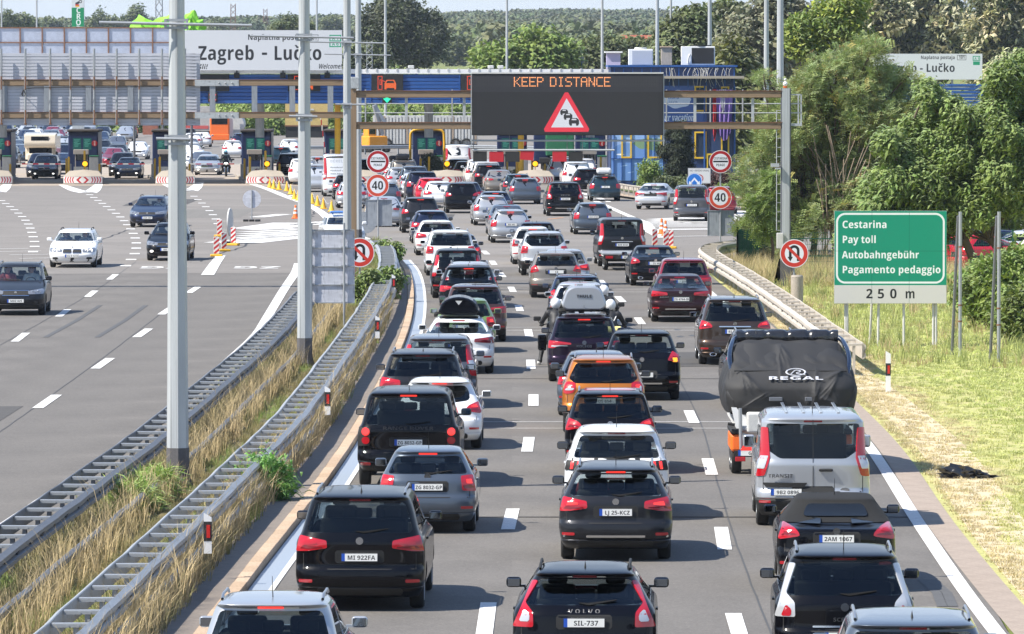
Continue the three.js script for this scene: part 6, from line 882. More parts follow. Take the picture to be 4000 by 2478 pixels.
board('station_sign', 'long white station sign reading Zagreb - Lučko on the toll roof', 720, 118, 1336, 275, TOLL - 0.5, stationSign, { groundY: 0, d: 0.2 });
{
const t = board('station_sign', 'far white station sign reading Lučko among the right trees', 3300, 210, 3838, 311, 670, (x, W, H) => { const k = W / 538; x.fillStyle = '#cfd2d4'; x.fillRect(0, 0, W, H); x.fillStyle = '#2a2b2e'; x.font = 'bold ' + 19 * k + 'px sans-serif'; x.fillText('Naplatna postaja', 297 * k, 21 * k, 134 * k); x.fillText('101', 446 * k, 20 * k, 24 * k); x.strokeStyle = '#2a2b2e'; x.lineWidth = 1.6 * k; x.strokeRect(440 * k, 6 * k, 34 * k, 18 * k); x.strokeStyle = '#0f8f66'; x.lineWidth = 3 * k; x.strokeRect(502 * k, 10 * k, 26 * k, 16 * k); x.fillStyle = '#0f8f66'; x.font = 'bold ' + 13 * k + 'px sans-serif'; x.fillText('A 1', 507 * k, 23 * k); x.fillRect(502 * k, 30 * k, 26 * k, 14 * k); x.fillStyle = '#26272a'; x.font = 'bold ' + 44 * k + 'px sans-serif'; x.fillText('Zagreb - Lučko', 150 * k, 71 * k, 282 * k); }, { d: 0.25 });
mesh('support', merge([-4, 0, 4].map((x) => bar(V(x, 0, -0.3), V(x, t.y, -0.3), 0.12, 8))), M.galv, t.t);
}
{
// roof over the booths
const t = thing('toll_canopy', 'long blue toll station roof with lane signals over the booths', 'canopy', V(0, 0, 0));
const a = tp(-900, 279), b = tp(2420, 279); mesh('roof', box(b.x - a.x, 0.16, 16, (a.x + b.x) / 2, a.y, a.z - 8.1), M.offWhite, t); mesh('roof_edge', box(b.x - a.x, 0.3, 0.18, (a.x + b.x) / 2, a.y, a.z + 0.02), M.white, t);
for (let x = 790; x < 2400; x += 40) { const q = tp(x, 272, -0.1); mesh('roof_seam', box(0.1, 0.16, 0.5, q.x, q.y, q.z), M.offWhite, t); }
const seams = [-890, -560, -230, 100, 430, 780, 1122, 1447, 1795, 2120, 2420];
for (let i = 0; i < seams.length - 1; i++) { const p0 = tp(seams[i], 290), p1 = tp(seams[i + 1], 405); for (let k = 0; k < 8; k++) { const y = p0.y - (p0.y - p1.y) * (k + 0.5) / 8, h = (p0.y - p1.y) / 8; mesh('cladding_slat', rbox(p1.x - p0.x - 0.06, h - 0.02, 0.09, 0.035, (p0.x + p1.x) / 2, y, p0.z - 0.02, 1), BLUE, t); } mesh('cladding_joint', box(0.1, p0.y - p1.y, 0.14, p0.x, (p0.y + p1.y) / 2, p0.z), BLUE, t); mesh('fascia_back', box(p1.x - p0.x, p0.y - p1.y, 0.03, (p0.x + p1.x) / 2, (p0.y + p1.y) / 2, p0.z - 0.09), NAVY, t); }
for (const x of [925, 1105, 1278]) { const q = tp(x, 294, 0.25); mesh('floodlight', merge([rbox(0.36, 0.34, 0.3, 0.04, q.x, q.y, q.z), box(0.08, 0.3, 0.08, q.x, q.y + 0.3, q.z - 0.15)]), CM.trim, t); }
for (const x of [1605, 1917, 1955]) { const q = tp(x, 268, -0.5); mesh('roof_camera', merge([rbox(0.4, 0.22, 0.3, 0.05, q.x, q.y + 0.1, q.z), box(0.08, 0.3, 0.08, q.x, q.y - 0.1, q.z)]), M.offWhite, t); }
for (const x of [1315, 2035, 668]) { const q = tp(x, 405, -2.2); mesh('column', new THREE.CylinderGeometry(0.2, 0.2, q.y, 14).translate(q.x, q.y / 2, q.z), M.yellow, t); }
for (const x of [1000, 1670, 2310, -20]) { const q = tp(x, 405, -6); mesh('column', new THREE.CylinderGeometry(0.3, 0.3, q.y - 3, 14).translate(q.x, q.y / 2 + 1.5, q.z), M.pole, t); }
// lane signs
const lane = (x0, x1, on, label) => { const p0 = tp(x0, 289, 0.12), p1 = tp(x1, 357, 0.12), c = thing('lane_display', label, 'electronic sign', V((p0.x + p1.x) / 2, (p0.y + p1.y) / 2, p0.z)), w = p1.x - p0.x, h = p0.y - p1.y; mesh('housing', rbox(w, h, 0.16, 0.02), std(0.012, 0.6), c);
if (!on) return; const o = (x) => { x.fillStyle = '#000'; x.fillRect(0, 0, 256, 140); x.strokeStyle = '#ff4a14'; x.lineWidth = 6; x.strokeRect(50, 16, 34, 112); x.strokeRect(66, 46, 14, 40); x.beginPath(); x.moveTo(84, 52); x.lineTo(112, 62); x.stroke(); x.fillStyle = '#ff6a1c'; x.beginPath(); x.moveTo(104, 78); x.lineTo(122, 46); x.lineTo(186, 46); x.lineTo(202, 78); x.lineTo(202, 128); x.lineTo(186, 128); x.lineTo(186, 116); x.lineTo(122, 116); x.lineTo(122, 128); x.lineTo(104, 128); x.fill(); x.fillStyle = '#000'; x.beginPath(); x.moveTo(118, 74); x.lineTo(128, 54); x.lineTo(178, 54); x.lineTo(188, 74); x.fill(); x.fillStyle = 'rgba(0,0,0,0.35)'; for (let i = 0; i < 256; i += 5) x.fillRect(i, 0, 2, 140); for (let j = 0; j < 140; j += 5) x.fillRect(0, j, 256, 2); };
mesh('display_screen', new THREE.PlaneGeometry(w * 0.96, h * 0.94).translate(0, 0, 0.085), std(0.012, 0.7, 0, { emissive: new THREE.Color(1, 1, 1), emissiveMap: canvas(256, 140, o), emissiveIntensity: 0.75 }), c); };
lane(781, 895, false, 'dark lane display beside the ribbed sign back'); lane(1124, 1251, true, 'lane display with an orange car half behind the lamp post'); lane(1451, 1575, true, 'lane display with an orange car above the green arrow'); lane(1800, 1925, true, 'lane display cut by the message board');
const sig = (x, y, g, label) => { const q = tp(x, y, 0.25), c = thing('lane_signal', label, 'lane signal', q); mesh('housing', rbox(0.62, 0.66, 0.2, 0.03), CM.trim, c); mesh('signal_lamp', g === 'x' ? merge([box(0.55, 0.09, 0.02).rotateZ(Math.PI / 4).translate(0, 0, 0.115), box(0.55, 0.09, 0.024).rotateZ(-Math.PI / 4).translate(0, 0, 0.115)]) : new THREE.ExtrudeGeometry(shapeOf([[0, -0.26], [0.26, 0.02], [0.1, 0.02], [0.1, 0.24], [-0.1, 0.24], [-0.1, 0.02], [-0.26, 0.02]]), { depth: 0.02, bevelEnabled: false }).translate(0, 0, 0.105), g === 'x' ? glow([1, 0.03, 0.06], 0.8, [0.3, 0, 0]) : glow([0.03, 0.85, 0.4], 0.75, [0, 0.2, 0.1]), c); };
sig(831, 380, 'x', 'lane signal with a red cross'); sig(1512, 386, 'v', 'lane signal with a green arrow');
}
// booths and their islands
const chevTex = canvas(512, 96, (x) => { x.fillStyle = '#d3cfcb'; x.fillRect(0, 0, 512, 96); x.fillStyle = '#b02028'; for (let k = 0; k < 4; k++) for (const s of [-1, 1]) { const c = 256 + s * (110 + k * 36); x.beginPath(); x.moveTo(c + s * -6, 4); x.lineTo(c + s * 10, 4); x.lineTo(c + s * 26, 48); x.lineTo(c + s * 10, 92); x.lineTo(c + s * -6, 92); x.lineTo(c + s * 10, 48); x.fill(); } for (const s of [-1, 1]) { x.beginPath(); x.moveTo(256 + s * 8, 2); x.lineTo(256 + s * 38, 2); x.lineTo(256 + s * 78, 48); x.lineTo(256 + s * 38, 94); x.lineTo(256 + s * 8, 94); x.lineTo(256 + s * 46, 48); x.fill(); } });
const chevMat = new THREE.MeshStandardMaterial({ map: chevTex, roughness: 0.6 });
const infoTex = canvas(128, 128, (x) => { x.fillStyle = '#0b5a55'; x.fillRect(0, 0, 128, 128); x.fillStyle = '#5fae9f'; for (let i = 0; i < 6; i++) x.fillRect(16 + (i % 2) * 8, 16 + i * 14, 92 - (i % 3) * 18, 5); });
const infoMat = new THREE.MeshStandardMaterial({ map: infoTex, roughness: 0.4 }), stopTex = canvas(128, 128, (x) => { x.fillStyle = '#96141c'; x.fillRect(0, 0, 128, 128); x.fillStyle = '#d9d6d2'; x.font = 'bold 44px sans-serif'; x.textAlign = 'center'; x.fillText('STOP', 64, 80, 104); }), stopMat = new THREE.MeshStandardMaterial({ map: stopTex, roughness: 0.4 });
const booths = [[-16, -30, 'leftmost toll booth cut by the frame edge', 0], [324, 322, 'toll booth between the motorhome lane and the dark saloon lane', 1], [653, 683, 'toll booth half hidden by the nearest lamp post', 0], [1001, 1036, 'toll booth beside the motorcycle with green topped grey cabinet', 1], [1325, 1408, 'toll booth behind the second lamp post and white van', 0], [1670, 1742, 'toll booth framed by a yellow pipe arch', 1], [2000, 2088, 'toll booth behind the hanging plates', 1], [2307, 2420, 'last toll booth beside the blue office building', 0]];
booths.forEach(([bx, nx, label, lampOn], i) => {
const D = 446, c = P(bx, 600, D), t = thing('toll_booth', label, 'toll booth', V(c.x, 0.2, c.z), 0, 'toll booths'), H = 3.05;
mesh('cabin', rbox(2.05, H, 4.2, 0.12, 0, H / 2, -2.1, 3), NAVY, t); mesh('cabin_roof', rbox(2.2, 0.2, 4.4, 0.08, 0, H + 0.05, -2.1), std([0.06, 0.05, 0.045], 0.8), t);
for (const x of [-0.42, 0.28]) mesh('info_panel', new THREE.PlaneGeometry(0.56, 0.8).translate(x, 2.2, 0.006), infoMat, t);
mesh('stop_sign', new THREE.CylinderGeometry(0.2, 0.2, 0.02, 20).rotateX(Math.PI / 2).rotateY(0).translate(0.78, 2.25, 0.02), stopMat, t); mesh('cabin_window', box(0.9, 0.5, 0.02, -0.1, 1.35, 0.008), CM.solid, t);
mesh('kick_plate', box(1.5, 0.62, 0.05, 0.1, 0.34, 0.03), M.backMid, t); mesh('camera_box', merge([rbox(1.05, 0.34, 0.3, 0.04, -0.1, 1.66, 0.5), box(0.06, 1.5, 0.06, -0.5, 0.9, 0.5), box(0.06, 1.5, 0.06, 0.3, 0.9, 0.5)]), std([0.34, 0.31, 0.29], 0.7), t);
mesh('cabinet', rbox(0.62, 1.35, 0.6, 0.03, 0.78, 0.68, 0.5), std([0.30, 0.31, 0.33], 0.6, 0, { map: grainTex }), t); mesh('cabinet_lid', rbox(0.66, 0.08, 0.64, 0.02, 0.78, 1.39, 0.5), std([0.02, 0.16, 0.07], 0.6), t);
// island
const n = P(nx, 700, TOLL), short = ['leftmost booth', 'booth of the motorhome lane', 'booth behind the nearest lamp post', 'booth beside the motorcycle', 'booth behind the white van', 'booth with the yellow arch', 'booth behind the hanging plates', 'last booth by the office'][i], isl = thing('toll_island', 'concrete island with red chevron nose before the ' + short, 'traffic island', V(n.x, 0, n.z), 0, 'toll islands');
const dx = c.x - n.x; mesh('island_base', (() => { const g = box(2.5, 0.2, 26, 0, 0.1, -13.9); const p = g.attributes.position; for (let k = 0; k < p.count; k++) p.setX(k, p.getX(k) + dx * clamp(-p.getZ(k) / 19, 0, 1.4)); g.computeVertexNormals(); return g; })(), M.concrete, isl);
const nose = new THREE.BufferGeometry(); { const f = [[-1.28, 0.02, -0.25], [-0.55, 0.02, 0.12], [0.55, 0.02, 0.12], [1.28, 0.02, -0.25]], m = f.map((q) => [q[0], 0.52, q[2]]), top = [[-0.95, 0.86, -1.1], [0, 0.95, -1.0], [0.95, 0.86, -1.1]], bk = [[-1.25, 0.02, -1.9], [1.25, 0.02, -1.9], [-1.0, 0.84, -1.9], [1.0, 0.84, -1.9]]; const q = []; const tri = (...v) => v.forEach((k) => q.push(...k)); for (let k = 0; k < 3; k++) tri(f[k], f[k + 1], m[k + 1], f[k], m[k + 1], m[k]); tri(m[0], m[1], top[0]); tri(m[1], top[1], top[0]); tri(m[1], m[2], top[1]); tri(m[2], top[2], top[1]); tri(m[2], m[3], top[2]); tri(top[0], top[1], bk[2]); tri(top[1], bk[3], bk[2]); tri(top[1], top[2], bk[3]); tri(f[0], m[0], bk[0]); tri(m[0], bk[2], bk[0]); tri(m[0], top[0], bk[2]); tri(m[3], f[3], bk[1]); tri(m[3], bk[1], bk[3]); tri(m[3], bk[3], top[2]); tri(bk[0], bk[2], bk[1]); tri(bk[2], bk[3], bk[1]); nose.setAttribute('position', new THREE.Float32BufferAttribute(q, 3)); nose.computeVertexNormals(); nose.setAttribute('uv', new THREE.Float32BufferAttribute(new Float32Array(q.length / 3 * 2), 2)); }
mesh('nose_block', nose, M.concrete, isl);
const pts = [[-1.27, -0.235], [-0.55, 0.128], [0.55, 0.128], [1.27, -0.235]], us = [0, 0.3, 0.7, 1], cg = new THREE.BufferGeometry(), cp = [], cu = [], ci = []; pts.forEach((q, k) => { cp.push(q[0], 0.08, q[1], q[0], 0.5, q[1]); cu.push(us[k], 0, us[k], 1); if (k) { const o = 2 * k; ci.push(o - 2, o, o - 1, o - 1, o, o + 1); } }); cg.setAttribute('position', new THREE.Float32BufferAttribute(cp, 3)); cg.setAttribute('uv', new THREE.Float32BufferAttribute(cu, 2)); cg.setIndex(ci); cg.computeVertexNormals(); cg.translate(0, 0, 0.006); mesh('chevron_plate', cg, chevMat, isl);
for (const [x, z, h] of [[-0.92, -3, 1.5], [-1.1, -9, 1.3], [0.12, -3.4, 1.9], [1.1, -5, 1.0]]) mesh('bollard', merge([new THREE.CylinderGeometry(0.075, 0.075, h, 12).translate(x + dx * clamp(-z / 19, 0, 1.2), 0.2 + h / 2, z), new THREE.SphereGeometry(0.076, 10, 6).translate(x + dx * clamp(-z / 19, 0, 1.2), 0.2 + h, z)]), M.yellow, isl);
if (lampOn) { const w = thing('warning_lamp', 'round orange warning lamp on the island of the ' + short, 'warning lamp', V(n.x + 0.05, 0.8, n.z - 1.6), 0, 'round orange warning lamps'); mesh('housing', rbox(0.42, 0.42, 0.14, 0.06, 0, 0.52, -0.05), CM.trim, w); mesh('lamp_lens', new THREE.SphereGeometry(0.17, 18, 10).scale(1, 1, 0.4).translate(0, 0.52, 0.03), glow([1, 0.42, 0.01], 0.95, [0.5, 0.25, 0]), w); mesh('stem', bar(V(0, 0, -0.05), V(0, 0.35, -0.05), 0.03, 6), M.yellow, w); }
if (i === 5) { const ar = thing('yellow_arch', 'yellow pipe arch around the booth left of the message board', 'height frame', V(c.x, 0.2, c.z + 1.2)); mesh('arch_pipe', tube([V(-1.15, 0, 0), V(-1.15, 2.6, 0), V(-1.1, 3.0, 0), V(-0.9, 3.15, 0), V(0.9, 3.15, 0), V(1.1, 3.0, 0), V(1.15, 2.6, 0), V(1.15, 0, 0)], 0.09, 60, 10), M.yellow, ar); }
if (i === 4 || i === 3 || i === 1 || i === 2) { const up = i === 4, pole = thing('barrier_arm', (up ? 'raised' : 'lowered') + ' red and white barrier arm at the ' + short, 'barrier arm', V(c.x - 1.1, 1.05, c.z + 0.9), 0, 'barrier arms'), L = 3.4; for (let k = 0; k < 9; k++) mesh('arm_segment', up ? box(0.07, L / 9, 0.05, 0.25 - k * 0.05, k * L / 9 + L / 18, 0) : box(L / 9, 0.07, 0.05, -k * L / 9 - L / 18, 0, 0), k % 2 ? M.red : M.white, pole); mesh('gearbox', rbox(0.3, 0.85, 0.3, 0.03, 0.2, -0.42, 0), M.offWhite, pole); }
});
{ // things left and far above
const t = thing('reversed_sign', 'large framed back of a station sign with rusty bars at the upper left', 'sign', V(0, 0, 0)); const a = tp(-420, 105, -12), b = tp(645, 282, -12); const cols = 12, rows = 3; for (let i = 0; i < cols; i++) for (let j = 0; j < rows; j++) { const x0 = lerp(a.x, b.x, i / cols), x1 = lerp(a.x, b.x, (i + 1) / cols), y0 = lerp(a.y, b.y, j / rows), y1 = lerp(a.y, b.y, (j + 1) / rows); mesh('panel', box(x1 - x0 - 0.05, y0 - y1 - 0.05, 0.05, (x0 + x1) / 2, (y0 + y1) / 2, a.z), std([0.40, 0.44, 0.54], 0.5, 0.05, { map: grainTex }), t); }
for (let i = 0; i <= cols; i++) mesh('frame_post', box(0.08, a.y - b.y, 0.12, lerp(a.x, b.x, i / cols), (a.y + b.y) / 2, a.z + 0.05), M.rust, t); for (let j = 0; j <= rows; j++) mesh('frame_bar', box(b.x - a.x, 0.07, 0.1, (a.x + b.x) / 2, lerp(a.y, b.y, j / rows), a.z + 0.04), M.rust, t);
// lime green covered thing behind the signs
const g = new THREE.IcosahedronGeometry(1, 5), p = g.attributes.position; for (let i = 0; i < p.count; i++) { const v = V(p.getX(i), p.getY(i), p.getZ(i)), n = 1 + 0.22 * Math.sin(v.x * 9 + v.y * 5) * Math.sin(v.z * 7 + v.x * 3) + 0.12 * Math.sin(v.y * 17 + v.x * 13); p.setXYZ(i, v.x * n * 2.6, Math.max(-0.9, v.y) * n * 1.25 + 0.25 * Math.sin(v.x * 8), v.z * n * 1.2); } g.computeVertexNormals();
const cs = P(635, 130, 455), tarp = thing('tarpaulin', 'bright lime green crumpled covering behind the sign backs', 'tarpaulin', V(cs.x, cs.y - 1.2, cs.z)); const LIME = std([0.25, 0.62, 0.05], 0.7, 0, { side: THREE.DoubleSide }); mesh('sheet_mass', g.clone().translate(0, 1.0, 0), LIME, tarp); mesh('hanging_fold', g.clone().scale(0.45, 0.8, 0.6).translate(1.75, 1.5, 0.3), LIME, tarp); mesh('drape', g.clone().scale(0.2, 1.6, 0.5).translate(0.35, -0.2, 0.8), std([0.04, 0.33, 0.11], 0.7), tarp); mesh('frame', merge([-2, 0, 2].map((x) => bar(V(x, -cs.y + 1, 0), V(x, 0.5, 0), 0.1, 6))), M.galvDark, tarp);
// fuel station pylon
const pyl = board('pylon_sign', 'tall green and white pylon sign with the letters CRO', 279, -160, 328, 104, 560, (x, W, H) => { x.fillStyle = '#1d8a5b'; x.fillRect(0, 0, W, H); x.fillStyle = '#cfd4d6'; x.fillRect(0, H * 0.5, W, H * 0.22); x.fillStyle = '#303236'; x.beginPath(); x.moveTo(W * .3, H * .65); x.lineTo(W * .62, H * .62); x.lineTo(W * .62, H * .66); x.lineTo(W * .3, H * .68); x.fill(); x.fillStyle = '#c5342c'; x.fillRect(W * .3, H * .67, W * .32, H * .02); x.fillStyle = '#e0b13a'; x.fillRect(W * .3, H * .69, W * .32, H * .02); x.strokeStyle = '#303236'; x.lineWidth = W * 0.06; x.beginPath(); x.arc(W * .72, H * .63, W * .1, 0, 7); x.stroke(); x.fillStyle = '#dfe6e2'; x.font = 'bold ' + W * 0.62 + 'px sans-serif'; x.textAlign = 'center'; ['C', 'R', 'O', 'D'].forEach((s, i) => { x.save(); x.translate(W * 0.55, H * (0.80 + i * 0.09)); x.fillText(s, 0, 0); x.restore(); }); }, { d: 0.5, category: 'pylon sign' });
mesh('leg', box(1.0, 9.5, 0.4, 0, 4.7, -0.05), M.pole, pyl.t);
// lattice masts
for (const [x, y, D, w, m, l] of [[620, -200, 700, 0.8, M.galv, 'grey lattice mast rising behind the sign backs'], [910, 15, 2600, 2.2, M.rust, 'thin far radio mast left of the lamp post'], [1036, 35, 2700, 1.8, M.rust, 'thin far radio mast above the station sign'], [228, 85, 2700, 1.6, M.galv, 'very faint far mast near the pylon'], [1443, 160, 720, 0.7, M.galv, 'small lattice mast beside the large dark tree']]) {
const a = P(x, y, D), gy = riseAt(D, a.x), H = a.y - gy, s = thing('lattice_mast', l, 'mast', V(a.x, gy, a.z)), n = Math.min(16, Math.round(H / w)), parts = []; for (const q of [-1, 1]) for (const z of [-1, 1]) parts.push(bar(V(q * w / 2, 0, z * w / 2), V(q * w / 2 * 0.8, H, z * w / 2 * 0.8), w * 0.05, 4)); for (let k = 0; k < n; k++) for (const z of [-1, 1]) { const y0 = H * k / n, y1 = H * (k + 1) / n; parts.push(bar(V(-w / 2, y0, z * w / 2), V(w / 2, y1, z * w / 2), w * 0.035, 4), bar(V(w / 2, y0, z * w / 2), V(-w / 2, y1, z * w / 2), w * 0.035, 4)); } mesh('lattice', merge(parts), m, s); }
}
// office building
{
const D = 418, p = (x, y, dz = 0) => { const q = P(x, y, D); q.z += dz; return q; }, t = thing('office_building', 'blue toll office with yellow window frames and printed sea pictures on its front', 'building', V(0, 0, 0));
const a = p(2385, 262), b = p(2872, 262), w = b.x - a.x, cx = (a.x + b.x) / 2; mesh('wall', box(w, a.y, 11, cx, a.y / 2, a.z - 5.5), std([0.02, 0.045, 0.14], 0.5, 0, { map: grainTex }), t);
mesh('parapet', box(w + 0.3, 0.12, 11.3, cx, a.y + 0.06, a.z - 5.5), BLUE, t); { const l = p(2905, 302, 0.6); mesh('ledge', box(l.x - p(2470, 302).x, 0.16, 1.3, (l.x + p(2470, 302).x) / 2, l.y, a.z + 0.4), M.concrete, t); }
for (let x = 2400; x < 2870; x += 36) { const q0 = p(x, 265, 0.03), q1 = p(x, 342, 0.03); mesh('parapet_rib', box(0.07, q0.y - q1.y, 0.07, q0.x, (q0.y + q1.y) / 2, q0.z), BLUE, t); }
const print = canvas(1024, 512, (x) => { const X = (v) => (v - 2590) / 170 * 1024, Y = (v) => (v - 335) / 150 * 512; x.fillStyle = '#39579a'; x.fillRect(0, 0, 1024, 512); const g = ['#4d6cae', '#33508f', '#45639f']; for (let i = 0; i < 40; i++) { x.fillStyle = g[i % 3]; x.globalAlpha = 0.35; x.fillRect((i * 197) % 1024, (i * 89) % 512, 260, 16); } x.globalAlpha = 1; x.fillStyle = '#c6cde0'; x.beginPath(); for (let i = 0; i <= 40; i++) { const an = i / 40 * 6.283, r = 1 + 0.06 * Math.sin(i * 5.3); x.lineTo(X(2645) + Math.cos(an) * 330 * r, Y(388) + Math.sin(an) * 118 * r); } x.fill(); x.fillStyle = '#3b67ad'; x.font = 'bold 60px sans-serif'; x.fillText('CROATIA', X(2610), Y(387), 300); x.fillStyle = '#2c4380'; x.font = 'italic 46px sans-serif'; x.fillText('Full of life', X(2612), Y(404), 260); x.fillStyle = '#e3e6ee'; x.font = 'italic bold 120px serif'; x.fillText('ur vacation,', X(2594), Y(472), 960); });
{ const q0 = p(2590, 335, 0.02), q1 = p(2762, 485, 0.02); mesh('printed_film', new THREE.PlaneGeometry(q1.x - q0.x, q0.y - q1.y).translate((q0.x + q1.x) / 2, (q0.y + q1.y) / 2, q0.z), new THREE.MeshStandardMaterial({ map: print, roughness: 0.35 }), t); }
const sea = canvas(512, 512, (x) => { x.fillStyle = '#93aedb'; x.fillRect(0, 0, 512, 512); x.fillStyle = '#8fb0dd'; x.fillRect(0, 0, 512, 90); x.fillStyle = '#6c92cb'; x.beginPath(); x.moveTo(0, 180); x.bezierCurveTo(120, 60, 200, 120, 512, 150); x.lineTo(512, 512); x.lineTo(0, 512); x.fill(); x.fillStyle = '#7f9a77'; x.beginPath(); x.moveTo(210, 110); x.bezierCurveTo(300, 40, 400, 60, 512, 60); x.lineTo(512, 170); x.bezierCurveTo(420, 230, 380, 150, 320, 170); x.bezierCurveTo(270, 180, 240, 130, 210, 110); x.fill(); x.fillStyle = '#a8c6e6'; for (let i = 0; i < 7; i++) { x.beginPath(); x.ellipse(60 + i * 67, 280 + (i * 71) % 170, 34, 6, -0.2, 0, 7); x.fill(); } x.fillStyle = '#e8ecf2'; x.beginPath(); x.ellipse(90, 230, 40, 8, 0, 0, 7); x.fill(); });
{ const q0 = p(2388, 520, 0.02), q1 = p(2590, 706, 0.02); mesh('printed_film', new THREE.PlaneGeometry(q1.x - q0.x, q0.y - q1.y).translate((q0.x + q1.x) / 2, (q0.y + q1.y) / 2, q0.z), new THREE.MeshStandardMaterial({ map: sea, roughness: 0.25 }), t); }
const fr = (x0, y0, x1, y1, glass) => { const q0 = p(x0, y0, 0.05), q1 = p(x1, y1, 0.05), ww = q1.x - q0.x, h = q0.y - q1.y, X = (q0.x + q1.x) / 2, Y = (q0.y + q1.y) / 2, e = 0.1; const f = mesh('window', merge([box(ww, e, 0.1, X, q0.y - e / 2, q0.z), box(ww, e, 0.1, X, q1.y + e / 2, q0.z), box(e, h - 2 * e, 0.1, q0.x + e / 2, Y, q0.z), box(e, h - 2 * e, 0.1, q1.x - e / 2, Y, q0.z)]), std([0.72, 0.45, 0.03], 0.5), t); if (glass) mesh('pane', box(ww - 2 * e, h - 2 * e, 0.02, X, Y, q0.z - 0.03), phys([0.03, 0.045, 0.08], 0.04, 0), f); };
fr(2713, 336, 2760, 436, 1); fr(2817, 338, 2849, 450, 1); fr(2713, 514, 2760, 620, 1); fr(2817, 510, 2849, 600, 1); fr(2427, 515, 2468, 618, 0); fr(2529, 515, 2586, 618, 0); fr(2760, 600, 2800, 720, 1);
for (const x of [2398, 2430, 2466, 2520, 2556]) { const q0 = p(x, 525, 0.05), q1 = p(x, 705, 0.05); mesh('mullion', box(0.06, q0.y - q1.y, 0.08, q0.x, (q0.y + q1.y) / 2, q0.z), BLUE, t); } { const q0 = p(2388, 620, 0.055), q1 = p(2580, 620, 0.055); mesh('transom', box(q1.x - q0.x, 0.06, 0.07, (q0.x + q1.x) / 2, q0.y, q0.z), BLUE, t); } for (const x of [2753, 2870]) { const q0 = p(x, 335, 0.1); mesh('drain_pipe', new THREE.CylinderGeometry(0.06, 0.06, q0.y, 8).translate(q0.x, q0.y / 2, q0.z), BLUE, t); }
{ const r = rng(91), l = []; for (let i = 0; i < 34; i++) { const x = 2590 + r() * 270, q = p(x, 265, 0.12), s = p(x + (r() - 0.5) * 30, 270 + r() * 30, 0.14), e = p(x + (r() - 0.5) * 14, 290 + r() * 60, 0.12); l.push(tube([q, s, e], 0.007 + r() * 0.009, 6, 4)); } mesh('bird_netting', merge(l), M.offWhite, t); }
// roof machines
const unit = (x0, x1, y0, label, kind) => { const q0 = p(x0, y0, -2), q1 = p(x1, y0, -2), W2 = q1.x - q0.x, h = q0.y - a.y - 0.12, u = thing('roof_unit', label, 'ventilation unit', V((q0.x + q1.x) / 2, a.y + 0.12, q0.z)); mesh('casing', rbox(W2, h, 1.2, 0.03, 0, h / 2, 0), kind === 2 ? M.concrete : M.white, u); if (kind === 0) { mesh('fan_cowl', new THREE.CylinderGeometry(W2 * 0.24, W2 * 0.26, 0.12, 20).translate(0, h + 0.06, 0), M.offWhite, u); mesh('side_panel', box(W2 * 0.82, h * 0.86, 0.02, W2 * 0.06, h * 0.47, 0.612), std([0.42, 0.45, 0.52], 0.5), u); } if (kind === 1) { mesh('coil_grille', box(W2 * 0.66, h * 0.84, 0.02, W2 * 0.14, h * 0.5, 0.612), CM.trim, u); mesh('fan_cowl', new THREE.CylinderGeometry(W2 * 0.3, W2 * 0.3, 0.08, 20).translate(W2 * 0.1, h + 0.04, 0), CM.trim, u); mesh('pipe', tube([V(-W2 * 0.3, 0.1, 0.65), V(-W2 * 0.28, 0.5, 0.7), V(-W2 * 0.24, 0.7, 0.66)], 0.05, 12, 6), M.offWhite, u); } if (kind === 2) mesh('cap', rbox(W2 * 1.2, 0.1, 1.4, 0.03, 0, h + 0.04, 0), M.tan, u); };
unit(2457, 2553, 192, 'pale boxy ventilation unit on the office roof', 0); unit(2585, 2628, 186, 'grey plastered chimney on the office roof', 2); unit(2664, 2796, 181, 'white ventilation unit with a large black grille on the roof', 1);
// flags that hang from the front
const flag = (x0, x1, y0, y1, m, label, f) => { const q0 = p(x0, y0, 0.5), q1 = p(x1, y1, 0.5), g = new THREE.PlaneGeometry(q1.x - q0.x, q0.y - q1.y, 24, 16), v = g.attributes.position; for (let i = 0; i < v.count; i++) { const u = v.getX(i) / (q1.x - q0.x), h = 0.5 - v.getY(i) / (q0.y - q1.y); v.setZ(i, 0.16 * Math.sin(u * 22 + h * 3) * (0.3 + h)); v.setX(i, v.getX(i) * (1 - 0.35 * h * h)); v.setY(i, v.getY(i) - 0.5 * Math.sin((u + 0.5) * 3.1) * h); } g.computeVertexNormals(); const o = thing('flag', label, 'flag', V((q0.x + q1.x) / 2, (q0.y + q1.y) / 2, q0.z)); mesh('cloth', g, m, o); mesh('flag_pole', bar(V(f * (q1.x - q0.x) / 2, (q0.y - q1.y) / 2, -0.45), V(f * (q1.x - q0.x) / 2, (q0.y - q1.y) / 2 + 0.1, 0.1), 0.03, 6), M.galv, o); };
const fab = (c) => std(c, 0.8, 0, { side: THREE.DoubleSide }); flag(2797, 2862, 350, 520, fab([0.24, 0.15, 0.44]), 'purple flag hanging limp on the office front', 1); flag(2783, 2799, 348, 522, fab([0.62, 0.05, 0.07]), 'narrow red fold of a flag beside the purple one', -1); flag(2810, 2836, 349, 410, fab([0.7, 0.7, 0.75]), 'white fold of the hanging flag above the purple cloth', 1);
}
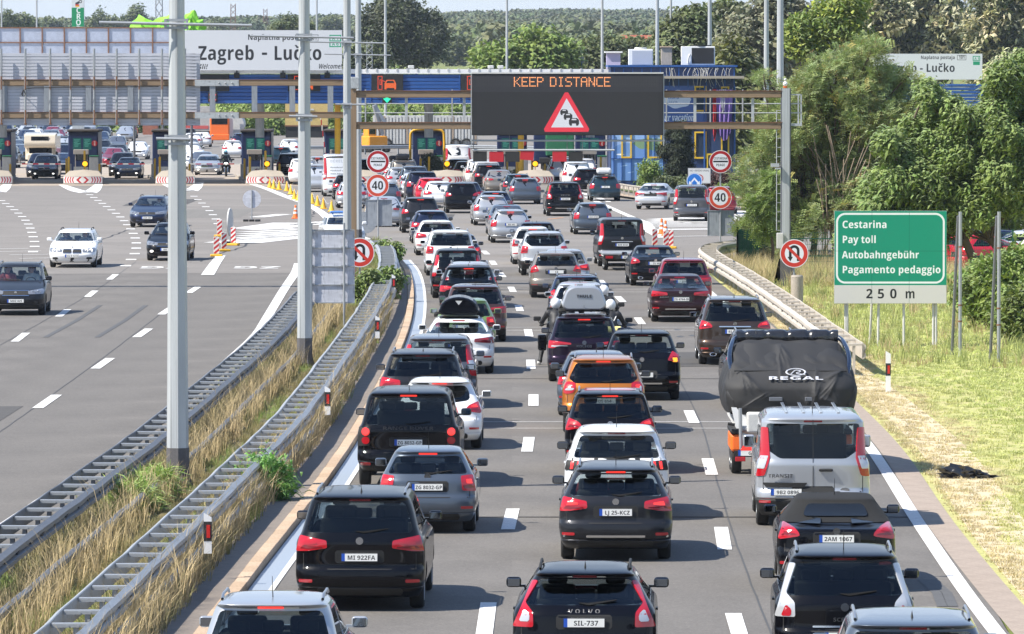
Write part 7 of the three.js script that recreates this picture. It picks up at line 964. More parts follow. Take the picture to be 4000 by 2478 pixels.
// far blue canopy pieces right of the office
{ const t = thing('toll_canopy', 'far piece of blue ribbed roof between the office and the trees', 'canopy', V(0, 0, 0)), D = 640; for (let k = 0; k < 8; k++) { const a = P(2905, 328 + k * 13.2, D), b = P(3900, 340 + k * 13.2, D); mesh('cladding_slat', rbox(b.x - a.x, a.y - b.y - 0.02, 0.12, 0.05, (a.x + b.x) / 2, (a.y + b.y) / 2, a.z, 1), k > 5 ? BLUE : BLUE, t); } const e = P(2905, 328, D); mesh('end_wall', box(0.3, 2.7, 10, e.x - 0.2, e.y - 1.35, e.z - 5), NAVY, t); for (const x of [2960, 3400, 3776]) { const q = P(x, 430, D - 3); mesh('column', new THREE.CylinderGeometry(0.3, 0.3, q.y, 10).translate(q.x, q.y / 2, -D - 3), M.yellow, t); } }
// lorries, containers and an excavator beyond the booths
{
const far = (px, D) => { const a = P(px, 500, D); return V(a.x, 0, a.z); };
{ const t = thing('lorry', 'orange lorry with a pale grey tank seen beyond the third booth', 'lorry', far(858, 640), 0); t.scale.setScalar(0.82); mesh('cab', rbox(2.3, 2.5, 2.0, 0.15, 0, 2.2, 0), M.orange, t); mesh('windscreen', box(1.9, 0.9, 0.05, 0, 2.75, 1.0), CM.solid, t); mesh('bumper', rbox(2.35, 0.7, 0.5, 0.08, 0, 0.75, 0.85), M.orange, t); mesh('tank', new THREE.CylinderGeometry(1.2, 1.2, 6, 24).rotateX(Math.PI / 2).translate(1.6, 2.3, -4.5), M.offWhite, t); mesh('tank_end', box(0.4, 3.2, 0.3, 1.35, 2.2, -0.9), M.white, t); for (const x of [-0.95, 0.95]) mesh('wheel', wheelGeometry(0.5, false, 0.3).tyre.clone().translate(x, 0.5, 0.2), CM.tyre, t); }
{ const t = thing('container', 'long white ribbed container wall behind the left part of the gantry', 'container', far(1660, 600)); const w = 9.6; for (let k = 0; k < 32; k++) mesh('rib', box(w / 32 * 0.6, 2.55, 0.12, -w / 2 + w / 32 * (k + 0.5), 1.75, (k % 2) * 0.05), k % 7 === 3 ? M.tan : M.offWhite, t); mesh('wall', box(w, 2.6, 2.4, 0, 1.75, -1.26), M.offWhite, t); mesh('chassis', box(w, 0.3, 2.2, 0, 0.32, -1.2), CM.trim, t); for (const x of [-3.5, 2.8, 3.8]) { const wl = mesh('wheel', wheelGeometry(0.5, false, 0.3).tyre.clone().rotateY(Math.PI / 2), CM.tyre, t); wl.position.set(x, 0.5, 0.1); } }
{ const t = thing('excavator', 'orange excavator with a folded grey arm behind the round toll sign', 'excavator', far(1462, 575), 0.5); mesh('body', rbox(1.9, 1.0, 1.6, 0.15, 0, 1.0, 0), std([0.75, 0.30, 0.02], 0.5), t); mesh('cab', rbox(0.8, 1.1, 1.0, 0.08, -0.5, 1.9, 0.1), std([0.75, 0.30, 0.02], 0.5), t); mesh('cab_window', box(0.6, 0.7, 0.02, -0.5, 2.0, 0.61), CM.solid, t); mesh('track', merge([rbox(0.5, 0.5, 2.4, 0.2, -0.8, 0.3, 0), rbox(0.5, 0.5, 2.4, 0.2, 0.8, 0.3, 0)]), CM.trim, t); mesh('arm', merge([beam(V(0.5, 1.6, 0.5), V(-0.3, 4.2, 0.6), 0.3, 0.35), beam(V(-0.3, 4.2, 0.6), V(0.7, 2.4, 0.9), 0.25, 0.3)]), M.galv, t); mesh('bucket', rbox(0.7, 0.5, 0.5, 0.1, 0.75, 2.3, 0.9), M.galv, t); }
{ const t = thing('container', 'yellow container with a pale letter G seen under the gantry beam', 'container', far(1198, 690)); mesh('wall', box(4.5, 2.6, 2.4, 0, 2.5, 0), std([0.62, 0.46, 0.17], 0.6, 0, { map: grainTex }), t); mesh('lettering', letters('G', 0.9, 0.05).translate(0.45, 2.6, 1.22), M.offWhite, t); mesh('frame', merge([box(4.6, 0.14, 0.1, 0, 3.8, 1.2), box(4.6, 0.14, 0.1, 0, 1.25, 1.2)]), M.rust, t); mesh('support', box(4.4, 1.2, 2.2, 0, 0.6, 0), CM.trim, t); }
{ const t = thing('container', 'red brown container between the two left booths', 'container', far(588, 700)); mesh('wall', box(1.6, 1.5, 2.4, 0, 0.95, 0), std([0.35, 0.13, 0.08], 0.7, 0, { map: grainTex }), t); mesh('frame', box(1.66, 0.1, 2.46, 0, 1.72, 0), M.rust, t); }
{ const t = thing('lorry', 'dark flatbed lorry with a green machine passing the last booth lane', 'lorry', far(2165, 462)); mesh('cab', rbox(1.2, 2.3, 1.8, 0.12, -0.85, 1.9, -3), NAVY, t); mesh('bed', box(2.5, 0.25, 5.5, 0.2, 1.1, 0), CM.trim, t); mesh('load', rbox(2.0, 1.9, 3.4, 0.12, 0.4, 2.3, -0.5), std([0.02, 0.16, 0.07], 0.5, 0, { map: grainTex }), t); mesh('load_top', rbox(1.6, 0.35, 1.2, 0.08, 0.6, 3.4, 0.3), std([0.75, 0.30, 0.02], 0.5), t); mesh('underframe', box(2.3, 0.6, 4.5, 0.2, 0.75, 0), CM.trim, t); for (const x of [-0.7, 1.1]) mesh('wheel', wheelGeometry(0.48, false, 0.3).tyre.clone().translate(x, 0.48, 1.9), CM.tyre, t); }
{ const t = thing('trailer', 'white trailer with red stripe behind the third booth', 'trailer', far(775, 690)); mesh('body', box(3.0, 2.6, 2.4, 0, 2.0, 0), std([0.48, 0.46, 0.44], 0.6, 0, { map: grainTex }), t); mesh('stripe', box(2.6, 0.35, 0.03, -0.2, 1.1, 1.22), std([0.5, 0.09, 0.08], 0.6), t); mesh('underframe', box(2.6, 0.7, 2, 0, 0.4, 0), CM.trim, t); }
barrier('guardrail', 'long pale guardrail along the far edge of the toll plaza', null, [[-22, 560], [-14, 562], [-6, 568], [1, 560], [3, 556]], { face: 1, gap: 0.5, top: 0.8, mat: M.galv, single: true, seed: 21 });
barrier('guardrail', 'beige guardrail on a low kerb beside the last toll booth', null, [[5.4, 405], [6.3, 392], [8.0, 378], [10.0, 366], [12.5, 356], [15.5, 350]], { face: -1, gap: 0.4, top: 0.75, mat: M.beige, single: true, seed: 22 });
struct('verge_kerb', band(smoothPath([[5.2, 405], [6.1, 391], [7.8, 377], [9.8, 364.6], [12.3, 354.6], [15.3, 348.5], [20, 343]]), 0.9, 0.14), M.tan);
{ const h = thing('building', 'far house with a red tiled roof on the wooded hill', 'building', (() => { const a = P(2498, 137, 1200); return V(a.x, a.y - 4.9, a.z); })(), 0.3); mesh('wall', box(5.2, 3.4, 5, 0, 1.0, 0), M.offWhite, h); const roof = new THREE.ExtrudeGeometry(shapeOf([[-3.2, 0], [3.2, 0], [0, 2.3]]), { depth: 7, bevelEnabled: false }).rotateY(Math.PI / 2).translate(-3.5, 2.6, 0); mesh('roof', roof, std([0.42, 0.12, 0.06], 0.8, 0, { map: grainTex }), h); for (const x of [-1.2, 1.2]) mesh('window', box(0.9, 1.0, 0.06, x, 1.6, 2.52), CM.solid, h); }
{ const b = board('billboard', 'small grey board above the trees left of the office', 2222, 221, 2282, 246, 620, null, { mat: M.backMid }); mesh('post', merge([-0.5, 0.5].map((x) => bar(V(x, 0, 0), V(x, b.y, 0), 0.05, 6))), BLUE, b.t); }
{ const t = thing('building', 'small pale shed with a white roof edge left of the office', 'building', far(2385, 480)); mesh('wall', box(1.0, 2.1, 3, 0.2, 7.6, 0), std([0.45, 0.42, 0.62], 0.6), t); mesh('roof', box(1.3, 0.12, 3.4, 0.2, 8.72, 0), M.white, t); mesh('support', box(0.9, 6.6, 2.6, 0.2, 3.3, 0), NAVY, t); }
}
// ---------------------------------------------------------------- trees and grass
function leafMat(c, back = 0.35) { return new THREE.MeshPhysicalMaterial({ color: new THREE.Color().setRGB(...c), roughness: 0.85, transmission: back, thickness: 0, side: THREE.DoubleSide }); }
function leafCluster(seed, n, len, wid, spread, droop = 0, frond = 0) { // n leaves round a twig end, each a bent blade of four triangles
const r = rng(seed), pos = [], idx = [];
for (let i = 0; i < n; i++) {
const a = r() * 6.283, el = (r() - 0.35) * 1.9, o = V((r() - 0.5) * spread, (r() - 0.5) * spread, (r() - 0.5) * spread), dir = V(Math.cos(a) * Math.cos(el), Math.sin(el) - droop, Math.sin(a) * Math.cos(el)).normalize(), side = V(-dir.z, (r() - 0.5) * 0.8, dir.x).normalize(), L = len * (0.7 + r() * 0.6), w = wid * (0.7 + r() * 0.6), up = V(0, -L * (0.15 + 0.25 * r()), 0);
if (!frond) { const b = pos.length / 3; for (const q of [o, o.clone().addScaledVector(dir, L * 0.5).addScaledVector(side, w / 2), o.clone().addScaledVector(dir, L * 0.5).addScaledVector(side, -w / 2), o.clone().addScaledVector(dir, L).add(up)]) pos.push(q.x, q.y, q.z); idx.push(b, b + 2, b + 1, b + 1, b + 2, b + 3); }
else for (let k = 0; k < frond; k++) for (const s of [-1, 1]) { const t = (k + 1) / frond, c = o.clone().addScaledVector(dir, L * t).add(up.clone().multiplyScalar(t * t)), b = pos.length / 3, e = c.clone().addScaledVector(side, s * w).addScaledVector(dir, L * 0.05); for (const q of [c, c.clone().lerp(e, 0.5).addScaledVector(dir, L / frond * 0.4), e, c.clone().lerp(e, 0.5).addScaledVector(dir, -L / frond * 0.25)]) pos.push(q.x, q.y, q.z); idx.push(b, b + 1, b + 2, b, b + 2, b + 3); }
}
const g = new THREE.BufferGeometry(); g.setAttribute('position', new THREE.Float32BufferAttribute(pos, 3)); g.setIndex(idx); const h = g.toNonIndexed(); h.computeVertexNormals(); return h;
}
// lobes: [[x, y, z, r], ...] about the tree's foot; clusters sit near the lobes' skins
function scatter(name, lobes, n, geo, mat, parent, seed, o = {}) {
const r = rng(seed), m = new THREE.InstancedMesh(geo, mat, n), q = new THREE.Quaternion(), e = new THREE.Euler(), s = V(1, 1, 1), p = V(0, 0, 0), M4 = new THREE.Matrix4(), c = new THREE.Color(); let tot = 0; const acc = lobes.map((l) => tot += l[3] ** 2);
for (let i = 0; i < n; i++) {
const pick = r() * tot; let k = 0; while (acc[k] < pick) k++; const l = lobes[k], u = r() * 2 - 1, a = r() * 6.283, f = l[3] * (0.35 + 0.75 * Math.sqrt(r())) * (1 + 0.25 * Math.sin(u * 7 + a * 3 + k)), w = Math.sqrt(1 - u * u);
p.set(l[0] + Math.cos(a) * w * f, l[1] + u * f * (o.flat ?? 0.85), l[2] + Math.sin(a) * w * f); e.set((r() - 0.5) * 0.9, r() * 6.283, (r() - 0.5) * 0.9); q.setFromEuler(e); const z = 0.7 + r() * 0.7; s.set(z, z, z); M4.compose(p, q, s); m.setMatrixAt(i, M4);
const v = 0.75 + r() * 0.5, alt = o.alt && r() < (o.altShare ?? 0.25); if (alt) c.setRGB(...o.alt.map((x) => x * v)); else c.setRGB(v * (0.9 + r() * 0.25), v, v * (0.8 + r() * 0.3)); m.setColorAt(i, c);
}
m.name = name; m.castShadow = m.receiveShadow = true; stuff(m); (parent || scene).add(m); return m;
}
function lobesIn(seed, n, cx, cy, cz, rx, ry, rz, r0, r1) { const r = rng(seed), out = []; for (let i = 0; i < n; i++) { const u = r() * 2 - 1, a = r() * 6.283, f = 0.35 + 0.62 * Math.cbrt(r()), w = Math.sqrt(1 - u * u); out.push([cx + Math.cos(a) * w * rx * f, cy + u * ry * f, cz + Math.sin(a) * w * rz * f, lerp(r0, r1, r())]); } return out; }
function tree(label, pos, lobes, n, geo, mat, seed, o = {}) {
const t = thing('tree', label, 'tree', pos, 0, o.group), r = rng(seed + 1), parts = [], top = o.fork ?? 1.6, H = lobes.reduce((m, l) => Math.max(m, l[1]), 0), cx = lobes.reduce((m, l) => m + l[0], 0) / lobes.length;
for (const [bx, bz] of o.stems || [[0, 0]]) { const k = o.thick ?? 0.2; parts.push(tube([V(bx, -0.1, bz), V(bx + 0.1, top * 0.5, bz), V(bx * 0.9 + (cx - bx) * 0.2, top, bz)], k, 8, 8)); const mine = lobes.filter((_, i) => (i % (o.stems || [1]).length) === (o.stems || [[bx, bz]]).findIndex((s) => s[0] === bx && s[1] === bz)); mine.slice(0, o.limbs ?? 14).forEach((l) => parts.push(tube([V(bx * 0.9 + (cx - bx) * 0.2, top * 0.95, bz), V(lerp(bx, l[0], 0.45) + (r() - 0.5) * 0.4, lerp(top, l[1], 0.5) + 0.2, lerp(bz, l[2], 0.45)), V(l[0], l[1], l[2])], k * (0.18 + r() * 0.16), 8, 5))); }
mesh('trunk', merge(parts), o.bark || M.bark, t); scatter('crown', lobes, n, geo, mat, t, seed + 2, o); return t;
}
const G_LOCUST = [leafCluster(1, 3, 0.34, 0.075, 0.3, 0.25, 6), leafCluster(2, 3, 0.4, 0.07, 0.35, 0.35, 6)], G_WALNUT = [leafCluster(3, 16, 0.2, 0.085, 0.5, 0.25), leafCluster(4, 14, 0.22, 0.09, 0.5, 0.35)], G_BROAD = leafCluster(5, 16, 0.27, 0.15, 0.85, 0.1), G_SMALL = leafCluster(6, 14, 0.16, 0.09, 0.36, 0.1), G_FAR = leafCluster(7, 34, 0.46, 0.34, 1.9, 0.05), G_PETAL = leafCluster(8, 14, 0.6, 0.36, 1.4, 0.6), G_BACK = leafCluster(15, 18, 0.5, 0.28, 1.5, 0.1), G_NEEDLE = leafCluster(9, 18, 0.22, 0.05, 0.25, -0.2);
const L_LOCUST = leafMat([0.28, 0.36, 0.13]), L_WALNUT = leafMat([0.18, 0.265, 0.06]), L_BRIGHT = leafMat([0.20, 0.29, 0.055]), L_DARK = leafMat([0.08, 0.105, 0.03]), L_MID = leafMat([0.125, 0.16, 0.05]), L_PALE = leafMat([0.52, 0.50, 0.30]), L_DEEP = leafMat([0.022, 0.034, 0.014], 0.15), L_GREYGREEN = leafMat([0.21, 0.225, 0.14]);
{
// the big feathery tree by the gantry post
const D = 258, k = D / FOCAL, at = (px, py, dz = 0) => { const q = P(px, py, D); return [q.x, q.y, -D + dz]; }, foot = P(3240, 1000, D), L = [], r = rng(41);
const blobs = [[3370, 180, 90], [3290, 250, 110], [3420, 280, 120], [3200, 290, 80], [3500, 310, 90], [3120, 350, 110], [3260, 360, 140], [3400, 400, 150], [3530, 420, 80], [3050, 430, 90], [2990, 300, 40], [2960, 600, 70], [3010, 560, 80], [3170, 480, 150], [3310, 520, 150], [3110, 600, 130], [3000, 720, 90], [3080, 760, 120], [3220, 660, 150], [3350, 640, 110], [3150, 860, 120], [3010, 840, 70], [2930, 740, 60], [2920, 870, 50], [3240, 820, 110], [3050, 940, 70], [2890, 650, 45], [2990, 470, 60], [3450, 480, 110], [3540, 530, 90], [3470, 620, 110], [3400, 740, 110], [3290, 760, 120], [3330, 880, 100]];
for (const b of blobs) for (let j = 0; j < 4; j++) { const q = at(b[0] + (r() - 0.5) * b[2] * 1.1, b[1] + (r() - 0.5) * b[2] * 1.1, (r() - 0.5) * 3.2); L.push([q[0] - foot.x, q[1], q[2] + D, b[2] * k * (0.42 + r() * 0.3)]); }
const t = tree('large feathery tree with brownish seed pods right behind the gantry post', V(foot.x, 0, -D), L, 11000, G_LOCUST[0], L_LOCUST, 51, { stems: [[0.2, 0.2], [-0.7, 0], [0.9, 0.4], [-1.6, 0.2]], limbs: 26, thick: 0.13, alt: [1.3, 0.85, 0.6], altShare: 0.08, fork: 1.5 });
scatter('seed_pods', L, 900, leafCluster(12, 6, 0.12, 0.03, 0.3, 1.2), leafMat([0.20, 0.115, 0.05], 0.1), t, 57);
const twigs = []; for (let i = 0; i < 26; i++) { const q = at(3180 + r() * 190, 980 - r() * 60, 1.4), e = at(3160 + r() * 260, 480 + r() * 260, 1.9); twigs.push(tube([V(q[0] - foot.x, q[1] - 1, q[2] + D), V((q[0] + e[0]) / 2 - foot.x + (r() - 0.5) * 0.5, (q[1] + e[1]) / 2, 1.7), V(e[0] - foot.x, e[1], e[2] + D)], 0.012 + r() * 0.014, 10, 4)); } mesh('bare_branches', merge(twigs), std([0.28, 0.22, 0.17], 0.9), t);
// brighter saplings below it
const D2 = 252, f2 = P(3010, 1000, D2), L2 = []; for (const b of [[2990, 760, 60], [2970, 830, 55], [3010, 700, 40], [2945, 790, 40], [3000, 890, 40]]) for (let j = 0; j < 3; j++) { const q = P(b[0] + (r() - 0.5) * b[2], b[1] + (r() - 0.5) * b[2], D2); L2.push([q.x - f2.x, q.y, (r() - 0.5) * 0.8, b[2] * D2 / FOCAL * 0.5]); }
tree('bright green sapling hanging over the green fence by the ladder', V(f2.x, 0, -D2), L2, 700, G_LOCUST[1], L_BRIGHT, 61, { thick: 0.06, limbs: 10 });
// the leafy tree on the right
const D3 = 226, f3 = P(3670, 1000, D3), L3 = []; for (const b of [[3750, 440, 60], [3830, 470, 70], [3920, 330, 80], [3880, 420, 70], [3690, 420, 50], [3640, 380, 50], [3980, 420, 80], [3600, 520, 80], [3700, 560, 120], [3830, 600, 130], [3950, 560, 120], [3520, 620, 90], [3640, 680, 130], [3780, 730, 140], [3920, 720, 130], [3560, 740, 100], [3440, 740, 80], [3500, 840, 110], [3640, 830, 130], [3780, 860, 130], [3920, 850, 120], [3420, 860, 80], [3360, 920, 70], [3560, 920, 80], [3700, 920, 70], [3840, 930, 70], [3980, 920, 80], [4050, 700, 140], [4060, 480, 120], [3980, 270, 60], [3470, 560, 60]].filter((b) => b[1] < 845 || b[0] < 3600)) for (let j = 0; j < 4; j++) { const q = P(b[0] + (r() - 0.5) * b[2] * 1.1, b[1] + (r() - 0.5) * b[2] * 1.1, D3); L3.push([q.x - f3.x, q.y, (r() - 0.5) * 3.4, b[2] * D3 / FOCAL * (0.4 + r() * 0.3)]); }
tree('broad walnut-like tree with glossy curled leaves behind the green sign', V(f3.x, 0, -D3), L3, 13000, G_WALNUT[0], L_WALNUT, 71, { stems: [[-0.4, 0], [1.1, 0.3], [2.4, -0.2], [-1.8, 0.2]], limbs: 30, thick: 0.14, fork: 1.9, alt: [1.5, 1.35, 1.6], altShare: 0.2 });
{ const D6 = 276, f6 = P(3500, 1000, D6), Lf = []; for (let i = 0; i < 90; i++) { const q = P(3040 + r() * 1010, 470 + r() * 440, D6); Lf.push([q.x - f6.x, q.y, (r() - 0.5) * 3, 0.75]); } tree('dense green growth filling the back between the two big trees', V(f6.x, 0, -D6), Lf, 4200, G_WALNUT[1], leafMat([0.2, 0.27, 0.075]), 77, { limbs: 8, thick: 0.12 }); }
// pale flowering trees at the back
const pale = (label, D4, px, blobs4, seed, n) => { const f = P(px, 1000, D4), Lb = []; for (const b of blobs4) for (let j = 0; j < 4; j++) { const q = P(b[0] + (r() - 0.5) * b[2], b[1] + (r() - 0.5) * b[2], D4); Lb.push([q.x - f.x, q.y - riseAt(D4, f.x), (r() - 0.5) * 8, b[2] * D4 / FOCAL * (0.42 + r() * 0.3)]); } const t4 = tree(label, V(f.x, riseAt(D4, f.x), -D4), Lb, n, G_BACK, L_DARK, seed, { limbs: 16, thick: 0.4, fork: 3 }); scatter('blossom', Lb.map((l) => [l[0], l[1] + 0.1, l[2] + 0.35, l[3] * 1.06]), Math.round(n * 0.62), G_PETAL, L_PALE, t4, seed + 7); };
pale('tall dark tree full of pale cream blossom left of the far station sign', 720, 3480, [[3450, 40, 110], [3600, 20, 120], [3380, 110, 80], [3520, 130, 120], [3650, 140, 120], [3420, 200, 80], [3600, 240, 110], [3700, 60, 90], [3720, 220, 90], [3540, -30, 100], [3760, 130, 60]], 81, 3000);
pale('dark tree with cream blossom filling the upper right corner', 700, 3900, [[3900, 40, 120], [4000, 60, 130], [3860, 140, 90], [3960, 180, 130], [3900, 260, 100], [4020, 300, 130], [3960, 360, 100], [3870, 330, 70], [4050, -40, 120]], 91, 2400);
// yellow-green maple-like tree with the lamp posts in it
const bright = (label, D5, px, blobs5, geo, mat, seed, n, o) => { const f = P(px, 1000, D5), gy = riseAt(D5, f.x), Lb = []; for (const b of blobs5) for (let j = 0; j < 3; j++) { const q = P(b[0] + (r() - 0.5) * b[2], b[1] + (r() - 0.5) * b[2], D5); Lb.push([q.x - f.x, q.y - gy, (r() - 0.5) * b[2] * D5 / FOCAL * 2, b[2] * D5 / FOCAL * (0.45 + r() * 0.3)]); } return tree(label, V(f.x, gy, -D5), Lb, n, geo, mat, seed, { limbs: 12, thick: D5 * 0.0006, fork: 2, ...o }); };
bright('yellow-green tree around the two lamp posts left of the feathery tree', 345, 3180, [[3220, 30, 70], [3160, 90, 70], [3250, 110, 80], [3120, 170, 60], [3190, 190, 80], [3280, 190, 70], [3310, 50, 60], [3330, 130, 60]], G_BROAD, L_BRIGHT, 101, 1500, { alt: [1.5, 1.2, 0.6], altShare: 0.4 });
bright('grey-green silvery tree behind the left lamp post of the tree group', 520, 2990, [[3000, 60, 70], [2950, 120, 70], [3060, 80, 70], [3090, 40, 40], [2920, 180, 70], [3040, 170, 80], [3100, 150, 60], [3000, 240, 70]], G_FAR, L_GREYGREEN, 111, 700);
bright('rounded dark green tree behind the office roof unit', 560, 2690, [[2700, 110, 45], [2660, 160, 60], [2740, 160, 60], [2690, 210, 60], [2630, 200, 40], [2760, 210, 50]], G_FAR, L_MID, 121, 420);
bright('broad green tree between the office roof and the silvery tree', 600, 2840, [[2820, 90, 60], [2880, 80, 60], [2800, 160, 70], [2870, 170, 80], [2930, 130, 50], [2780, 230, 60]], G_FAR, L_MID, 131, 560);
bright('yellowish bush at the right end of the office building', 470, 2860, [[2860, 230, 40], [2890, 270, 50], [2850, 300, 50], [2900, 350, 50], [2930, 420, 60], [2890, 490, 60], [2870, 200, 24]], G_FAR, leafMat([0.17, 0.19, 0.05]), 141, 480);
bright('large dark tree standing alone left of the message board', 900, 1630, [[1490, 60, 70], [1560, 40, 80], [1450, 110, 50], [1470, 170, 50], [1550, 120, 90], [1640, 90, 80], [1640, 160, 100], [1560, 200, 80], [1690, 200, 70], [1620, 230, 70], [1690, 140, 50], [1500, 230, 60], [1540, 20, 30], [1610, 40, 40]], G_FAR, leafMat([0.07, 0.09, 0.035]), 151, 900, { fork: 2.4, thick: 0.35, limbs: 20 });
bright('bright green rounded tree just left of the message board top', 620, 2130, [[2110, 170, 50], [2160, 190, 50], [2080, 210, 50], [2190, 230, 50], [2050, 240, 50], [2130, 250, 60], [1900, 230, 40], [1950, 240, 45], [2000, 235, 45]], G_FAR, L_BRIGHT, 161, 620);
bright('low green bushes along the horizon left of the office', 640, 2330, [[2260, 235, 45], [2320, 220, 50], [2380, 215, 45], [2430, 215, 40], [2450, 240, 45], [2350, 250, 50], [2500, 225, 40], [2560, 235, 45]], G_FAR, L_MID, 171, 520);
bright('thin dark shrub behind the gantry junction box', 800, 1390, [[1380, 240, 30], [1470, 230, 30], [1375, 210, 20], [1465, 200, 24]], G_FAR, L_DARK, 175, 120);
for (const [x, y, s, D6, l] of [[55, 90, 40, 1500, 'small far tree at the left edge'], [105, 92, 34, 1550, 'far rounded tree between the two thin lamp posts'], [200, 98, 26, 2300, 'bluish far trees left of the pylon'], [400, 85, 40, 2100, 'bluish far trees right of the pylon'], [520, 78, 36, 2100, 'bluish far tree beside the lattice mast'], [1110, 105, 40, 1100, 'pale green willow-like tree above the station sign'], [1185, 104, 30, 1150, 'small green tree right of the second lamp post'], [1300, 100, 30, 2200, 'rounded far dark tree left of the gantry junction box'], [850, 110, 24, 2300, 'far low tree above the white station sign']]) bright(l, D6, x, [[x - s * 0.6, y + 10, s], [x + s * 0.5, y, s], [x, y - s * 0.35, s], [x + s, y + 14, s * 0.8], [x - s, y + 16, s * 0.7]], leafCluster(200 + Math.round(x), 16, D6 * 0.00035, D6 * 0.00028, D6 * 0.0008), L_MID, 180 + Math.round(x), 220, { limbs: 4 });
}
// dark conifer and shrubs before the office
function shrub(label, pos, lobes, n, geo, mat, seed, name = 'shrub', o = {}) { const t = thing(name, label, 'shrub', pos), r = rng(seed); mesh('stem', merge(lobes.slice(0, 8).map((l) => tube([V(0, -0.05, 0), V(l[0] * 0.4, l[1] * 0.55, l[2] * 0.4), V(l[0], l[1], l[2])], 0.02 + r() * 0.015, 5, 4))), M.bark, t); scatter('foliage', lobes, n, geo, mat, t, seed, o); return t; }
{
const D = 400, c = P(2655, 600, D), lob = []; const r = rng(8); for (let i = 0; i < 46; i++) { const h = r(), w = 1.2 * Math.sqrt(Math.sin(Math.PI * clamp(0.12 + h * 0.80, 0, 1))), a = r() * 6.283; lob.push([Math.cos(a) * w * r(), 0.4 + h * 3.5, Math.sin(a) * w * r(), 0.42]); }
shrub('tall dark rounded conifer in front of the office', V(c.x, 0.1, c.z), lob, 1900, G_NEEDLE, L_DEEP, 210, 'conifer', { alt: [1.7, 1.5, 1], altShare: 0.2 });
const b = (px, py, D2, w, h, mat, label, seed, geo = G_SMALL, dens = 1) => { const p = P(px, py, D2), l = lobesIn(seed, 14, 0, h * 0.55, 0, w / 2, h * 0.5, w / 2.4, h * 0.22, h * 0.36); return shrub(label, V(p.x, p.y < 0 ? 0 : 0.05, p.z), l, Math.round(520 * dens * Math.max(1, w * h / 2)), geo, mat, seed); };
b(2540, 740, 396, 1.5, 1.6, L_BRIGHT, 'round green shrub at the lamp post foot by the office', 220); b(2620, 755, 390, 1.9, 1.0, L_MID, 'low green shrub right of the lamp post by the office', 221); b(2800, 730, 385, 2.4, 1.5, leafMat([0.075, 0.022, 0.022]), 'dark red leaved shrub behind the toll sign post', 222); b(2890, 735, 372, 2.6, 0.9, L_BRIGHT, 'low bright hedge right of the toll sign post', 223); b(2700, 745, 380, 1.6, 0.7, L_MID, 'small shrub below the white exit board', 224);
b(1690, 680, 440, 0.9, 1.5, L_DARK, 'small clipped bush on the island beside the orange lamp', 225); b(2010, 668, 436, 2.4, 0.5, L_MID, 'flat green bush on the island under the hanging plates', 226); b(1030, 655, 436, 2.0, 0.4, leafMat([0.12, 0.12, 0.03]), 'dry low plants on the island of the third booth', 227);
b(3940, 1290, 196, 2.2, 2.1, L_BRIGHT, 'round bright green shrub at the right edge of the grass', 230, G_WALNUT[1], 1.2); b(4010, 1330, 186, 1.3, 1.3, leafMat([0.16, 0.22, 0.04]), 'yellowish lower bush right of the round shrub', 231, G_WALNUT[1]);
b(1050, 1960, 118, 0.75, 0.7, leafMat([0.17, 0.36, 0.07]), 'bright green weed clump growing through the guardrail rungs', 240, leafCluster(300, 16, 0.22, 0.04, 0.3, -0.1), 0.6); b(1510, 1105, 218, 0.6, 0.8, L_WALNUT, 'leafy weed growing through the guardrail by the no U-turn sign', 241); b(1440, 1120, 214, 0.5, 0.8, leafMat([0.15, 0.22, 0.04]), 'yellow-green weed behind the no U-turn sign', 242); b(1520, 985, 258, 0.6, 0.7, L_WALNUT, 'weed at the far end of the median rails', 243); b(600, 1960, 118, 0.6, 0.4, leafMat([0.30, 0.44, 0.09]), 'fresh green grass clump left of the nearest lamp post', 244, leafCluster(301, 14, 0.34, 0.018, 0.3, -0.8), 0.5); b(520, 2035, 115, 0.8, 0.4, leafMat([0.30, 0.42, 0.10]), 'tall green grass clump beside the left ladder rail', 245, leafCluster(301, 14, 0.34, 0.018, 0.3, -0.8), 0.5);
// far scrub beyond the plaza: counted by nobody
const lob2 = []; for (let i = 0; i < 120; i++) { const D3 = 700 + r() * 160, px = 880 + r() * 1000; const p = P(px, 400, D3); if (px < 1420 || r() < 0.5) lob2.push([p.x, riseAt(D3, p.x) + 0.8 + r() * 2.2, p.z, 0.9 + r() * 1.3]); } for (let i = 0; i < 30; i++) { const D3 = 730 + r() * 60, p = P(360 + r() * 330, 400, D3); lob2.push([p.x, riseAt(D3, p.x) + 0.7, p.z, 0.6 + r() * 0.7]); }
scatter('undergrowth', lob2, 2600, G_FAR, L_BRIGHT, null, 260).name = numbered('undergrowth');
// grass bank around the office
struct('lawn', sheet([[7.6, 395], [9.8, 375], [13, 360], [16, 352], [24, 340], [40, 340], [40, 470], [6.6, 470], [6.2, 412]], 0.06), std([0.10, 0.13, 0.035], 1, 0, { map: grainTex }));
}
